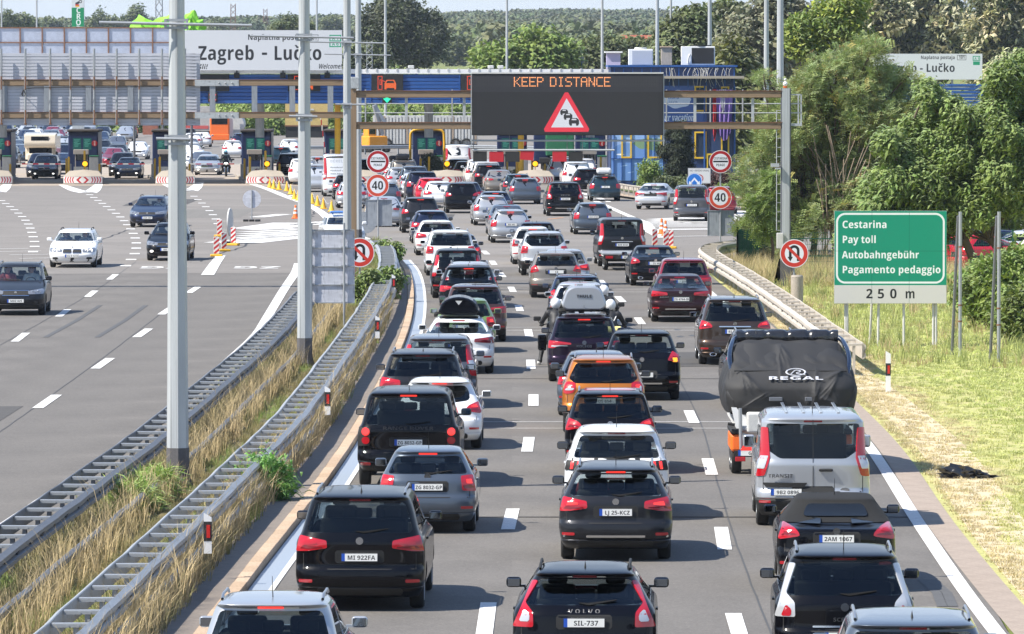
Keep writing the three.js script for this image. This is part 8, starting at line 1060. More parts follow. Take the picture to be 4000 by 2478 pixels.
// wooded hills: one mass
{
const r = rng(600), N = 15000, bodies = [G_FAR], geo = (() => { const g = []; for (let i = 0; i < 7; i++) { const a = i * 2.4, c = leafCluster(700 + i, 20, 1.3, 1.1, 2.6, 0.05); c.translate(Math.cos(a) * 1.9 * (i / 7), (i % 3) * 1.5 - 1, Math.sin(a) * 1.9 * (i / 7)); g.push(c); } return merge(g); })();
const m = new THREE.InstancedMesh(geo, leafMat([0.095, 0.125, 0.045], 0.2), N), M4 = new THREE.Matrix4(), c = new THREE.Color(), q = new THREE.Quaternion(); let n = 0;
while (n < N) { const D = 1350 + 3300 * r() ** 0.75, x = lerp(-320, 470, r()) * D / 3200, px = 2000 + x / D * FOCAL; if (px < -200 || px > 4200) continue; const open = D < 1900 && px < 1900; if (open && r() < 0.8) continue; if (px < 1650 && D < 2600) continue; const s = 0.75 + r() * 0.75, y = riseAt(D, x); M4.compose(V(x, y + 2.4 * s, -D), q.setFromEuler(new THREE.Euler(0, r() * 6.28, 0)), V(s * (0.9 + r() * 0.4), s * (1 + r() * 0.5), s)); m.setMatrixAt(n, M4); const v = 0.65 + r() * 0.75; c.setRGB(v * (0.85 + r() * 0.45), v, v * (0.8 + r() * 0.4)); m.setColorAt(n, c); n++; }
m.name = 'forest'; m.castShadow = m.receiveShadow = true; stuff(m); scene.add(m);
}
// grass
function tuft(seed, n, h, w, lean) { const r = rng(seed), pos = []; for (let i = 0; i < n; i++) { const a = r() * 6.283, b = r() * 6.283, x = (r() - 0.5) * 0.22, z = (r() - 0.5) * 0.22, H = h * (0.5 + r() * 0.7), l = lean * (0.3 + r()), dx = Math.cos(b) * w / 2, dz = Math.sin(b) * w / 2, mx = x + Math.cos(a) * l * H * 0.35, mz = z + Math.sin(a) * l * H * 0.35, ex = x + Math.cos(a) * l * H, ez = z + Math.sin(a) * l * H; pos.push(x - dx, 0, z - dz, x + dx, 0, z + dz, mx + dx * 0.7, H * 0.6, mz + dz * 0.7, x - dx, 0, z - dz, mx + dx * 0.7, H * 0.6, mz + dz * 0.7, mx - dx * 0.7, H * 0.6, mz - dz * 0.7, mx - dx * 0.7, H * 0.6, mz - dz * 0.7, mx + dx * 0.7, H * 0.6, mz + dz * 0.7, ex, H * (1 - 0.25 * l), ez); } const g = new THREE.BufferGeometry(); g.setAttribute('position', new THREE.Float32BufferAttribute(pos, 3)); g.computeVertexNormals(); return g; }
function grass(name, n, geo, mat, seed, place, tint) { const r = rng(seed), m = new THREE.InstancedMesh(geo, mat, n), M4 = new THREE.Matrix4(), q = new THREE.Quaternion(), c = new THREE.Color(); for (let i = 0; i < n; i++) { const [x, y, D, s] = place(r); M4.compose(V(x, y, -D), q.setFromEuler(new THREE.Euler(0, r() * 6.28, 0)), V(s, s * (0.75 + r() * 0.6), s)); m.setMatrixAt(i, M4); const t = tint(x, D, r); c.setRGB(...t); m.setColorAt(i, c); } m.name = numbered(name); m.castShadow = m.receiveShadow = true; stuff(m); scene.add(m); return m; }
const BLADE = leafMat([1, 1, 1], 0.3);
{
const T1 = tuft(1, 16, 0.42, 0.016, 0.7), T2 = tuft(2, 18, 0.1, 0.02, 1.2), T3 = tuft(3, 10, 0.75, 0.012, 0.6);
const dry = [0.58, 0.45, 0.25], straw = [0.46, 0.36, 0.17], fresh = [0.26, 0.37, 0.08], olive = [0.24, 0.24, 0.075], mixc = (a, b, t, k) => a.map((v, i) => lerp(v, b[i], t) * k);
// median
grass('grass', 9000, T1, BLADE, 11, (r) => { const D = 78 + 205 * r() ** 1.3, L = medianLx(D), R = medianRx(D), u = r(), x = lerp(L + 0.25, R - 0.55, u); return [x, 0.08, D, (0.7 + r() * 0.6) * (u > 0.28 && u < 0.72 ? 0.42 : 0.85)]; }, (x, D, r) => { const L = medianLx(D), R = medianRx(D), u = (x - L) / (R - L), k = 0.65 + r() * 0.6, n = n1(x * 1.3 + 50, D * 0.25, 250); return n > 0.6 ? mixc(fresh, olive, r(), k) : mixc(olive, u > 0.72 || u < 0.35 ? dry : straw, r() * 0.85, k * 0.85); });
grass('grass', 2200, T3, BLADE, 12, (r) => { const D = 80 + 130 * r(), R = medianRx(D), L = medianLx(D), e = r() < 0.65; return [e ? R - 0.55 - r() * 0.5 : L + 0.9 + r() * 0.8, 0.08, D, 0.7 + r() * 0.5]; }, (x, D, r) => mixc(dry, straw, r(), 0.75 + r() * 0.6));
// right verge
const edge = (D) => along([[60, 7.6], [92, 7.62], [112, 7.8], [135, 8.2], [151, 8.22], [185, 8.1], [222, 7.75], [262, 7.6]], D);
grass('grass', 36000, T2, BLADE, 13, (r) => { const D = 84 + 178 * r() ** 1.15, x = edge(D) + 0.05 + 17 * r() ** 1.4; return [x, -0.03, D, 0.5 + r() * 0.5 + 0.35 * sstep(1, 5, x - edge(D))]; }, (x, D, r) => { const d = x - edge(D) - 0.5, n = n2(x * 0.5 + 40, D * 0.12, 250), k = 0.75 + r() * 0.5, t = clamp(d / 2.3 + (n - 0.5) * 0.8, 0, 1); return t < 0.35 ? mixc([0.60, 0.50, 0.30], [0.52, 0.45, 0.22], r(), k) : mixc([0.55, 0.52, 0.22], [0.44, 0.50, 0.15], t * (0.6 + r() * 0.4), k); });
grass('grass', 2200, T1, BLADE, 14, (r) => { const D = 170 + 92 * r(), x = edge(D) + 1.4 + 15 * r(); return [x, -0.04, D, 0.6 + r() * 0.8]; }, (x, D, r) => r() < 0.3 ? mixc(dry, straw, r(), 0.9) : mixc([0.26, 0.30, 0.09], [0.42, 0.46, 0.15], r(), 0.7 + r() * 0.6));
grass('grass', 2500, T3, BLADE, 15, (r) => { const D = 232 + 30 * r(), x = 8.2 + 15 * r(); return [x, -0.04, D, 0.6 + r() * 0.6]; }, (x, D, r) => mixc(dry, olive, r() * 0.7, 0.8 + r() * 0.4));
}
// verge soil
{ const t = texture(512, (u, v) => { const a = n1(u * 8, v * 8, 8), b = n2(u * 50, v * 50, 50), f = n3(u * 200, v * 200, 200), k = 0.7 + 0.4 * f + 0.25 * (b - 0.5); return [lerp(0.40, 0.48, a) * k, lerp(0.42, 0.42, a) * k, lerp(0.13, 0.19, a) * k]; }); t.repeat.set(1 / 7, 1 / 7);
struct('verge', sheet([[7.3, 50], [7.35, 92], [7.5, 112], [8.0, 135], [8.1, 151], [7.95, 190], [7.6, 222], [7.5, 256], [9.5, 262], [60, 262], [60, 50]], -0.01), new THREE.MeshStandardMaterial({ map: t, roughness: 1 }));
}
struct('dry_verge', band(smoothPath([[8.5, 50], [8.55, 92], [8.75, 112], [9.3, 135], [9.3, 151], [9.0, 185], [8.6, 222]].map((p) => [p[0] - 0.35, p[1]]), 3), 1.2, -0.004, 0.9), std([0.62, 0.52, 0.34], 1, 0, { map: (() => { const t = grainTex.clone(); t.repeat.set(0.8, 0.8); return t; })() }));
// green fences at the back of the verge and the yard behind
{
const GREENM = std([0.012, 0.085, 0.055], 0.5, 0.2);
const fence = (label, a, b, H, solid) => { const t = thing('wire_fence', label, 'fence', V(0, 0, 0)), L = a.distanceTo(b), n = Math.max(1, Math.round(L / 2.5)); for (let i = 0; i <= n; i++) { const q = a.clone().lerp(b, i / n); mesh('post', box(0.07, H + 0.1, 0.07, q.x, (H + 0.1) / 2, q.z), GREENM, t); } for (let i = 0; i < n; i++) { const p = a.clone().lerp(b, i / n), q = a.clone().lerp(b, (i + 1) / n), w = []; for (let k = 1; k < 34; k++) { const m = p.clone().lerp(q, k / 34); w.push(box(0.010, H, 0.010, m.x, H / 2, m.z)); } for (let k = 0; k < 8; k++) w.push(beam(p.clone().setY(0.05 + k * (H - 0.07) / 7), q.clone().setY(0.05 + k * (H - 0.07) / 7), 0.012, k % 3 ? 0.012 : 0.035)); mesh('mesh_panel', merge(w), GREENM, t); if (solid) { const d = q.clone().sub(p), ln = d.length(), m = p.clone().add(q).multiplyScalar(0.5), ang = -Math.atan2(d.z, d.x); for (let k = 0; k < 12; k++) { const c = p.clone().lerp(q, (k + 0.5) / 12); const s = mesh('privacy_slat', box(ln / 12 - 0.02, H - 0.1, 0.008), solid[k % 3], t); s.position.set(c.x - 0.02, H / 2, c.z - 0.03); s.rotation.y = ang; } } } return t; };
const sl = [0, 1, 2].map((i) => std([0.006, 0.060 + i * 0.012, 0.045], 0.7)), a = G(2881, 1042), b = G(2962, 1040), c = V(b.x + 1.6, 0, b.z - 12);
fence('green fence panel with slats side by side facing the road', a, b, 1.45, sl); fence('green slatted fence running away from the road', a.clone(), c, 1.45, sl);
fence('open green wire fence across the back of the grass', G(3060, 1075).setZ(-246), G(3960, 1075).setZ(-246), 1.6);
const yard = (key, color, px, D, turn, label) => { const s = SPEC[key], d = design(key, s, true), x = (px - MIDX) / FOCAL * D; const t = assemble('car', d, color, { label, pos: V(x, -0.05, -D), turn, group: 'cars parked in the yard behind the wire fence' }); return t; };
yard('old_hatch', 'red', 3700, 252, 1.5, 'bright red old hatchback behind the wire fence right of the green sign');
const h = yard('small_hatch', 'red', 3905, 250, -1.3, 'bright red car with raised bonnet behind the wire fence'); { const p = h.children; mesh('raised_bonnet', rbox(1.3, 0.03, 0.95, 0.012, 0, 0, 0).rotateX(0.9).translate(0, 1.22, -1.25), M.white, h); }
yard('sedan', 'navy', 3860, 258, 1.45, 'dark blue saloon in the yard behind the red cars'); yard('old_hatch', 'white', 3715, 262, 1.6, 'white van-like car farther back in the yard'); yard('wagon', 'palesilver', 3985, 257, 1.5, 'silver car under the trees in the yard');
}
// crumpled plastic on the verge
{ const a = G(3780, 1868), g = new THREE.IcosahedronGeometry(1, 5), p = g.attributes.position; for (let i = 0; i < p.count; i++) { const v = V(p.getX(i), p.getY(i), p.getZ(i)), n = 1 + 0.35 * Math.sin(v.x * 19 + v.z * 7) * Math.sin(v.y * 9 + v.x * 5) + 0.18 * Math.sin(v.z * 23 + v.x * 31); p.setXYZ(i, v.x * 0.5 * n, Math.max(0, (v.y + 0.35) * 0.11 * n * (1.25 - v.x * 0.6)), v.z * 0.17 * n + 0.03 * Math.sin(v.x * 9)); } g.computeVertexNormals(); const t = thing('plastic_sheet', 'crumpled black plastic lying on the dry verge', 'litter', a); mesh('sheet', g, phys([0.015, 0.015, 0.016], 0.22, 0, { clearcoat: 0.6, side: THREE.DoubleSide }), t); }
// ---------------------------------------------------------------- people, motorcycles, boat
// a figure is one skin drawn round a set of tapered bones
function skin(bones, res, lo, hi, k = 0.05) {
const size = Math.max(hi[0] - lo[0], hi[1] - lo[1], hi[2] - lo[2]), c = [(lo[0] + hi[0]) / 2, (lo[1] + hi[1]) / 2, (lo[2] + hi[2]) / 2], mc = new MarchingCubes(res, new THREE.MeshBasicMaterial(), false, false, 60000); mc.isolation = 0;
const B = bones.map(([a, b, r0, r1]) => { const d = [b[0] - a[0], b[1] - a[1], b[2] - a[2]], l2 = d[0] ** 2 + d[1] ** 2 + d[2] ** 2 || 1e-6; return { a, d, l2, r0, r1 }; });
for (let z = 0; z < res; z++) for (let y = 0; y < res; y++) for (let x = 0; x < res; x++) {
const p = [(x / (res / 2) - 1) * size / 2 + c[0], (y / (res / 2) - 1) * size / 2 + c[1], (z / (res / 2) - 1) * size / 2 + c[2]]; let m = 1e9;
for (const q of B) { const v = [p[0] - q.a[0], p[1] - q.a[1], p[2] - q.a[2]], t = clamp((v[0] * q.d[0] + v[1] * q.d[1] + v[2] * q.d[2]) / q.l2, 0, 1), dx = v[0] - q.d[0] * t, dy = v[1] - q.d[1] * t, dz = v[2] - q.d[2] * t, s = Math.sqrt(dx * dx + dy * dy + dz * dz) - (q.r0 + (q.r1 - q.r0) * t); if (m > 1e8) m = s; else { const h = Math.max(k - Math.abs(m - s), 0) / k; m = Math.min(m, s) - h * h * k / 4; } }
mc.field[x + y * res + z * res * res] = -m;
}
mc.update(); const n = mc.count, pos = new Float32Array(n * 3); for (let i = 0; i < n; i++) for (let j = 0; j < 3; j++) pos[i * 3 + j] = mc.positionArray[i * 3 + j] * size / 2 + c[j];
let g = new THREE.BufferGeometry(); g.setAttribute('position', new THREE.BufferAttribute(pos, 3)); g = mergeVertices(g, 1e-4); g.computeVertexNormals(); return g;
}
const bone = (a, b, r0, r1) => [a, b, r0, r1];
// seated on a motorcycle; faces -z; the seat is at y = 0.8
const riderGeo = {};
function riderParts(footDown, pillion) {
const key = footDown + '_' + pillion; if (riderGeo[key]) return riderGeo[key];
const hip = [0, 0.86, 0.25], chest = [0, 1.26, 0.08], neck = [0, 1.46, 0.0], hands = pillion ? [[-0.2, 1.0, -0.05], [0.2, 1.0, -0.05]] : [[-0.36, 1.04, -0.48], [0.36, 1.04, -0.48]];
const b = [bone(hip, [0, 1.08, 0.2], 0.165, 0.16), bone([0, 1.08, 0.2], chest, 0.16, 0.175), bone([-0.17, 1.36, 0.04], [0.17, 1.36, 0.04], 0.095, 0.095), bone(chest, neck, 0.12, 0.06)];
for (const [s, h] of [[-1, hands[0]], [1, hands[1]]]) {
const sh = [s * 0.21, 1.37, 0.05], el = pillion ? [s * 0.3, 1.1, 0.16] : [s * 0.36, 1.13, -0.16]; b.push(bone(sh, el, 0.075, 0.055), bone(el, h, 0.055, 0.04), bone(h, [h[0], h[1], h[2] - 0.06], 0.042, 0.035));
const down = s < 0 && footDown, kn = [s * (down ? 0.34 : 0.26), down ? 0.52 : 0.66, down ? -0.06 : -0.2], an = down ? [s * 0.42, 0.1, 0.1] : [s * 0.22, 0.34, 0.18]; b.push(bone([s * 0.11, 0.84, 0.22], kn, 0.11, 0.075), bone(kn, an, 0.07, 0.05), bone(an, [an[0] + s * 0.03, an[1] - 0.05, an[2] - 0.18], 0.05, 0.04));
}
const body = skin(b, 56, [-0.62, -0.05, -0.62], [0.62, 1.6, 0.5]);
const helmet = merge([new THREE.SphereGeometry(0.148, 24, 18).scale(0.95, 1.05, 1.12).translate(0, 1.62, -0.03), rbox(0.2, 0.1, 0.14, 0.05, 0, 1.53, -0.12, 3)]), visor = new THREE.SphereGeometry(0.15, 20, 10, Math.PI * 1.18, Math.PI * 0.64, Math.PI * 0.36, Math.PI * 0.24).scale(0.96, 1.05, 1.13).translate(0, 1.62, -0.034);
const hand = (h, s) => { const q = []; for (let f = 0; f < 4; f++) q.push(tube([V(h[0] + s * (f - 1.5) * 0.021, h[1] + 0.03, h[2] - 0.06), V(h[0] + s * (f - 1.5) * 0.022, h[1] + 0.02, h[2] - 0.11 - (f % 3 === 1 ? 0.01 : 0)), V(h[0] + s * (f - 1.5) * 0.021, h[1] - 0.025, h[2] - 0.105)], 0.0095, 6, 5)); q.push(tube([V(h[0] - s * 0.035, h[1], h[2] - 0.02), V(h[0] - s * 0.055, h[1] - 0.01, h[2] - 0.06), V(h[0] - s * 0.04, h[1] - 0.035, h[2] - 0.09)], 0.011, 6, 5)); return q; };
return riderGeo[key] = { body, helmet, visor, gloves: merge([...hand(hands[0], -1), ...hand(hands[1], 1)]) };
}
const LEATHER = std([0.018, 0.018, 0.02], 0.6), HELMET = phys([0.76, 0.76, 0.76], 0.25, 0, { clearcoat: 1 });
function person(label, pos, turn, o = {}) {
const g = riderParts(!!o.footDown, !!o.pillion), t = thing('person', label, 'person', pos, turn); mesh('body', g.body, o.suit || LEATHER, t); mesh('helmet', g.helmet, o.helmet || HELMET, t); mesh('visor', g.visor, CM.solid, t); mesh('gloves', g.gloves, CM.trim, t);
if (o.stripe) mesh('jacket_stripe', merge([tube([V(-0.15, 1.33, 0.215), V(-0.07, 1.2, 0.29), V(0, 1.3, 0.26), V(0.07, 1.2, 0.29), V(0.15, 1.33, 0.215)], 0.012, 24, 5)]), M.white, t);
if (o.vest) mesh('vest', new THREE.CylinderGeometry(0.2, 0.19, 0.36, 18, 1, true).scale(1.05, 1, 0.95).rotateX(-0.3).translate(0, 1.22, 0.12), std([0.45, 0.75, 0.05], 0.8, 0, { side: THREE.DoubleSide }), t);
if (o.shoe) mesh('shoe', rbox(0.1, 0.09, 0.27, 0.04, -0.44, 0.055, 0.02, 3), M.offWhite, t);
return t;
}
function motorcycle(label, pos, turn, o = {}) {
const t = thing('motorcycle', label, 'motorcycle', pos, turn), wg = wheelGeometry(0.31, true, 0.15), body = o.paint || paint('black');
for (const z of [-0.72, 0.76]) { const w = mesh('wheel', wg.tyre, CM.tyre, t); w.position.set(0, 0.31, z); mesh('rim', wg.rim, CM.rimDark, w); }
mesh('engine', merge([rbox(0.36, 0.36, 0.5, 0.08, 0, 0.45, 0), rbox(0.16, 0.16, 0.6, 0.05, 0, 0.3, 0.1)]), CM.rimDark, t); mesh('fuel_tank', rbox(0.34, 0.28, 0.55, 0.12, 0, 0.86, -0.18, 4), body, t); mesh('seat', rbox(0.3, 0.12, 0.75, 0.05, 0, 0.76, 0.42, 3), CM.trim, t); mesh('fairing', rbox(0.46, 0.42, 0.36, 0.13, 0, 0.92, -0.62, 4), body, t); mesh('windshield', new THREE.CylinderGeometry(0.2, 0.26, 0.4, 16, 1, true, Math.PI * 0.68, Math.PI * 0.64).translate(0, 1.28, -0.52), CM.glass, t);
mesh('fork', merge([bar(V(-0.1, 0.31, -0.76), V(-0.1, 0.95, -0.55), 0.026, 8), bar(V(0.1, 0.31, -0.76), V(0.1, 0.95, -0.55), 0.026, 8)]), CM.chrome, t); mesh('handlebar', tube([V(-0.42, 1.02, -0.42), V(-0.2, 1.06, -0.52), V(0.2, 1.06, -0.52), V(0.42, 1.02, -0.42)], 0.015, 16, 6), CM.trim, t);
for (const s of [-1, 1]) { mesh('door_mirror', rbox(0.2, 0.12, 0.06, 0.03, s * 0.48, 1.2, -0.5), CM.trim, t); mesh('mirror_arm', bar(V(s * 0.38, 1.03, -0.44), V(s * 0.47, 1.16, -0.5), 0.01, 5), CM.trim, t); }
mesh('tail', rbox(0.26, 0.16, 0.3, 0.05, 0, 0.74, 0.9), body, t); mesh('taillight', rbox(0.2, 0.08, 0.03, 0.012, 0, 0.74, 1.06), CM.brake, t); mesh('exhaust', bar(V(0.2, 0.38, 0.2), V(0.24, 0.48, 1.0), 0.055, 10), CM.chrome, t);
const pl = mesh('number_plate', plateGeometry('G AJ'), plateMat, t); pl.scale.set(0.42, 1, 1); pl.position.set(0, 0.56, 1.06); mesh('plate_holder', box(0.2, 0.3, 0.02, 0, 0.56, 1.045), CM.trim, t); mesh('headlight', new THREE.SphereGeometry(0.1, 14, 10).scale(1.4, 0.8, 0.5).translate(0, 0.92, -0.82), o.lit ? CM.lit : CM.headlamp, t);
if (o.cases) for (const s of [-1, 1]) mesh('side_case', rbox(0.22, 0.42, 0.5, 0.05, s * 0.38, 0.62, 0.72, 3), o.cases, t);
if (o.top) { mesh('top_case', rbox(0.5, 0.3, 0.42, 0.08, 0, 0.98, 0.98, 3), o.top, t); mesh('case_reflector', merge([rbox(0.12, 0.06, 0.02, 0.008, -0.17, 0.97, 1.195), rbox(0.12, 0.06, 0.02, 0.008, 0.17, 0.97, 1.195)]), CM.lamp, t); }
if (o.roll) { const l = thing('sleeping_roll', 'yellow rolled mat strapped across the back of a motorcycle', 'rolled mat', V(pos.x, 0.98, pos.z + 0.86), turn); mesh('roll', new THREE.CylinderGeometry(0.11, 0.11, 0.5, 20).rotateZ(Math.PI / 2), std([0.66, 0.58, 0.22], 0.8), l); mesh('strap', new THREE.TorusGeometry(0.116, 0.012, 6, 20).rotateY(Math.PI / 2).translate(0.08, 0, 0), M.orange, l); mesh('strap_end', box(0.03, 0.34, 0.012, 0.1, -0.2, 0.118), M.orange, l); }
return t;
}
{
const bike = (px, D, x2) => V((px - MIDX) / FOCAL * D, 0, -D - 1.05);
let p = bike(2172, 172); motorcycle('black motorcycle left of the dark purple car with its rider’s foot on the road', p, 0.02, { cases: paint('black') }); person('rider in black with a white helmet resting one white shoe on the road', p, 0.02, { footDown: true, shoe: true });
p = bike(2222, 178.5); motorcycle('dark motorcycle hidden ahead of the roof box on the left', p, 0.03, {}); person('rider with white helmet seen just left of the silver roof box', p, 0.03, {});
p = bike(2388, 171); motorcycle('touring motorcycle with a yellow roll and dark side cases', p, -0.02, { cases: paint('black'), roll: true }); person('rider with white helmet and white zigzag on a dark jacket', p, -0.02, { stripe: true });
p = bike(2362, 182); motorcycle('touring motorcycle with silver top case and red reflectors', p, -0.01, { top: paint('palesilver'), cases: paint('silver'), paint: paint('winered') }); person('foremost rider with white helmet beside the silver hatchback', p, -0.01, {});
const q = V((880 - MIDX) / FOCAL * 455, 0, -456); motorcycle('dark motorcycle facing us at the lowered barrier arm', q, Math.PI + 0.05, { lit: true }); person('rider in black at the lowered barrier arm', q, Math.PI + 0.05, { helmet: phys([0.30, 0.45, 0.5], 0.3, 0) }); person('passenger in a lime yellow vest behind the rider at the barrier', q.clone().add(V(-0.05, 0.08, -0.5)), Math.PI + 0.05, { pillion: true, vest: true, helmet: phys([0.2, 0.55, 0.6], 0.3, 0) });
}
{ // those who sit in the cars share one figure
const b = [bone([0, 0.62, 0], [0, 0.95, 0.08], 0.15, 0.16), bone([-0.16, 1.0, 0.08], [0.16, 1.0, 0.08], 0.08, 0.08), bone([0, 1.0, 0.08], [0, 1.14, 0.05], 0.06, 0.055)]; for (const s of [-1, 1]) b.push(bone([s * 0.2, 0.99, 0.07], [s * 0.27, 0.78, -0.1], 0.06, 0.05), bone([s * 0.27, 0.78, -0.1], [s * 0.15, 0.86, -0.34], 0.048, 0.038), bone([s * 0.1, 0.6, 0], [s * 0.13, 0.6, -0.42], 0.09, 0.07), bone([s * 0.13, 0.6, -0.42], [s * 0.13, 0.3, -0.55], 0.065, 0.05));
const body = skin(b, 40, [-0.45, 0.2, -0.7], [0.45, 1.3, 0.35]), head = skin([bone([0, 1.17, 0.0], [0, 1.26, 0.03], 0.075, 0.098), bone([0, 1.2, -0.095], [0, 1.235, -0.08], 0.018, 0.01), bone([-0.09, 1.22, 0.02], [0.09, 1.22, 0.02], 0.02, 0.02)], 30, [-0.16, 1.04, -0.16], [0.16, 1.4, 0.18], 0.02), hair = new THREE.SphereGeometry(0.108, 18, 10, 0, 6.3, 0, 1.75).rotateX(0.5).translate(0, 1.262, 0.035), eyes = merge([-1, 1].map((s) => new THREE.SphereGeometry(0.012, 6, 5).translate(s * 0.034, 1.245, -0.062)));
const hairs = [std(0.02, 0.8), std([0.1, 0.06, 0.03], 0.8), std([0.3, 0.2, 0.1], 0.8)], shirts = [std([0.3, 0.32, 0.36], 0.85), std([0.04, 0.06, 0.14], 0.85), std([0.5, 0.5, 0.48], 0.85), std([0.3, 0.05, 0.05], 0.85)]; sitters.forEach((t, i) => { mesh('body', body, shirts[i % 4], t); mesh('head', head, CM.skin, t); mesh('hair', hair, hairs[i % 3], t); mesh('eyes', eyes, CM.trim, t); });
}
{ // the driver's elbow out of the convertible
const D = 100.8, a = P(3062, 2012, D), t = thing('person', 'driver of the black convertible with a green sleeve and bare elbow out of the window', 'person', a); t.scale.setScalar(0.62);
mesh('body', skin([bone([0.42, 0.05, -0.05], [0.12, 0.02, -0.15], 0.1, 0.075), bone([0.12, 0.02, -0.15], [-0.06, -0.03, -0.3], 0.06, 0.05), bone([0.42, 0.05, -0.05], [0.46, -0.1, 0.0], 0.12, 0.13)], 30, [-0.2, -0.35, -0.5], [0.65, 0.3, 0.3]), CM.skin, t); mesh('sleeve', skin([bone([0.42, 0.05, -0.05], [0.2, 0.03, -0.12], 0.12, 0.1)], 24, [0, -0.2, -0.4], [0.65, 0.3, 0.25]), std([0.22, 0.6, 0.35], 0.85), t);
}
{ // covered boat on its trailer
const D = 127, c = P(3090, 1595, D), pos = V(c.x, 0, -D), t = thing('boat', 'large boat under a wrinkled black cover marked REGAL', 'boat', pos, 0.0);
// rows along the boat: [z, half width low, y low, half width mid, y mid, half width high, y high]
const rows = [[0.0, 1.08, 1.24, 1.12, 1.45, 1.05, 1.58], [-0.14, 1.20, 1.2, 1.27, 1.6, 1.14, 1.78], [-0.5, 1.24, 1.2, 1.31, 1.6, 1.12, 2.12], [-1.1, 1.26, 1.2, 1.31, 1.6, 1.06, 2.38], [-1.55, 1.26, 1.2, 1.31, 1.6, 1.02, 2.50], [-2.6, 1.26, 1.2, 1.31, 1.6, 1.0, 2.42], [-3.8, 1.2, 1.22, 1.26, 1.6, 0.9, 2.1], [-5.2, 0.9, 1.3, 0.98, 1.65, 0.6, 1.85], [-6.3, 0.2, 1.45, 0.25, 1.7, 0.1, 1.76]];
const pos2 = [], idx = [], nz = 64, nu = 60, cv = (k) => curve(rows.map((q) => [-q[0], q[k]])), f = [1, 2, 3, 4, 5, 6].map(cv), w = noise2(71);
for (let i = 0; i <= nz; i++) { const z = (i / nz) ** 1.7 * 6.3, [wl, yl, wm, ym, wh, yh] = f.map((q) => q(z)); for (let j = 0; j <= nu; j++) { const u = j / nu * 2 - 1, s = Math.sign(u), a = Math.abs(u); let x, y; if (a > 0.8) { const q = (1 - a) / 0.2; x = lerp(wl, wm, Math.sin(q * 1.57)); y = lerp(yl, ym, q); } else if (a > 0.45) { const q = (0.8 - a) / 0.35; x = lerp(wm, wh, q ** 1.3); y = lerp(ym, yh, q ** 0.85); } else { const q = (0.45 - a) / 0.45; x = wh * a / 0.45; y = yh + 0.05 * (1 - (a / 0.45) ** 2); } const wr = (w(u * 6 + 20, z * 3 + 10, 250) - 0.5) * 0.07 + (w(u * 17 + 5 + z * 2, z * 5 + u * 8 + 30, 250) - 0.5) * 0.035; pos2.push(s * x * (1 + wr * 0.5), y + wr, -z + wr * 0.6); if (i && j) { const a0 = (i - 1) * (nu + 1) + j, b0 = a0 + nu + 1; idx.push(a0 - 1, a0, b0 - 1, a0, b0, b0 - 1); } } }
const g = new THREE.BufferGeometry(); g.setAttribute('position', new THREE.Float32BufferAttribute(pos2, 3)); g.setIndex(idx); g.computeVertexNormals();
const COVER = std([0.021, 0.021, 0.022], 0.72, 0, { side: THREE.DoubleSide }); mesh('cover', g, COVER, t);
// stern panel, pulled into sharp folds by its ties
const half = curve([[1.16, 1.17], [1.4, 1.25], [1.75, 1.27], [2.0, 1.2], [2.1, 1.08], [2.5, 1.0]]), back = curve([[1.16, 0.06], [1.45, 0.13], [1.64, 0.12], [1.98, -0.2], [2.02, -0.26], [2.5, -1.15]]), rf = rng(17), folds = []; for (let i = 0; i < 30; i++) { const ax = [-1, 1, -0.2, 0.35, -1, 1][i % 6] + (rf() - 0.5) * 0.15, ay = [2.0, 2.0, 2.46, 1.2, 1.25, 1.3][i % 6], an = [-0.7, 3.84, -1.57, 1.57, 0.4, 2.7][i % 6] + (rf() - 0.5) * 1.5; folds.push([ax, ay, Math.cos(an), Math.sin(an), 0.35 + rf() * 0.6, 0.018 + rf() * 0.03, 0.02 + rf() * 0.035]); }
const fold = (x, y) => { let s = 0; for (const [ax, ay, dx, dy, len, amp, wd] of folds) { const l = (x - ax) * dx + (y - ay) * dy, d = Math.abs((x - ax) * dy - (y - ay) * dx); if (l > -0.05 && l < len) s += amp * Math.exp(-d / wd) * Math.sin(Math.PI * clamp((l + 0.05) / (len + 0.05), 0, 1)); } return s + (w(x * 3 + 60, y * 3 + 20, 250) - 0.5) * 0.04; };
const sp = [], si = [], nv = 80, nh = 110; for (let i = 0; i <= nv; i++) for (let j = 0; j <= nh; j++) { const y = lerp(1.16, 2.5, i / nv), u = j / nh * 2 - 1, x = u * half(y), f2 = fold(x, y) * (1 - Math.abs(u) ** 8); sp.push(x, y + f2 * 0.5, back(y) - 0.28 * Math.abs(u) ** 7 + f2); if (i && j) { const a0 = (i - 1) * (nh + 1) + j, b0 = a0 + nh + 1; si.push(a0 - 1, a0, b0, a0 - 1, b0, b0 - 1); } }
const sg = new THREE.BufferGeometry(); sg.setAttribute('position', new THREE.Float32BufferAttribute(sp, 3)); sg.setIndex(si); sg.computeVertexNormals(); mesh('cover_panel', sg, COVER, t); mesh('panel_seam', tube([-1.1, -0.6, 0, 0.6, 1.1].map((x) => V(x, 2.0 + fold(x, 2.0) * 0.5, back(2.0) + fold(x, 2.0) + 0.004)), 0.014, 30, 5), CM.trim, t);
mesh('lettering', letters('REGAL', 0.088, 0.01, 2.9).rotateX(-0.8).translate(0.1, 1.87, 0.015), M.backGrey, t); mesh('emblem', merge([new THREE.TorusGeometry(0.115, 0.012, 6, 28).scale(1.6, 0.8, 1), tube([V(-0.1, -0.06, 0), V(0.0, 0.05, 0), V(0.1, 0.02, 0), V(0.0, -0.03, 0), V(0.18, -0.07, 0)], 0.011, 20, 5)]).rotateX(-0.8).translate(0.1, 1.985, -0.09), M.backGrey, t);
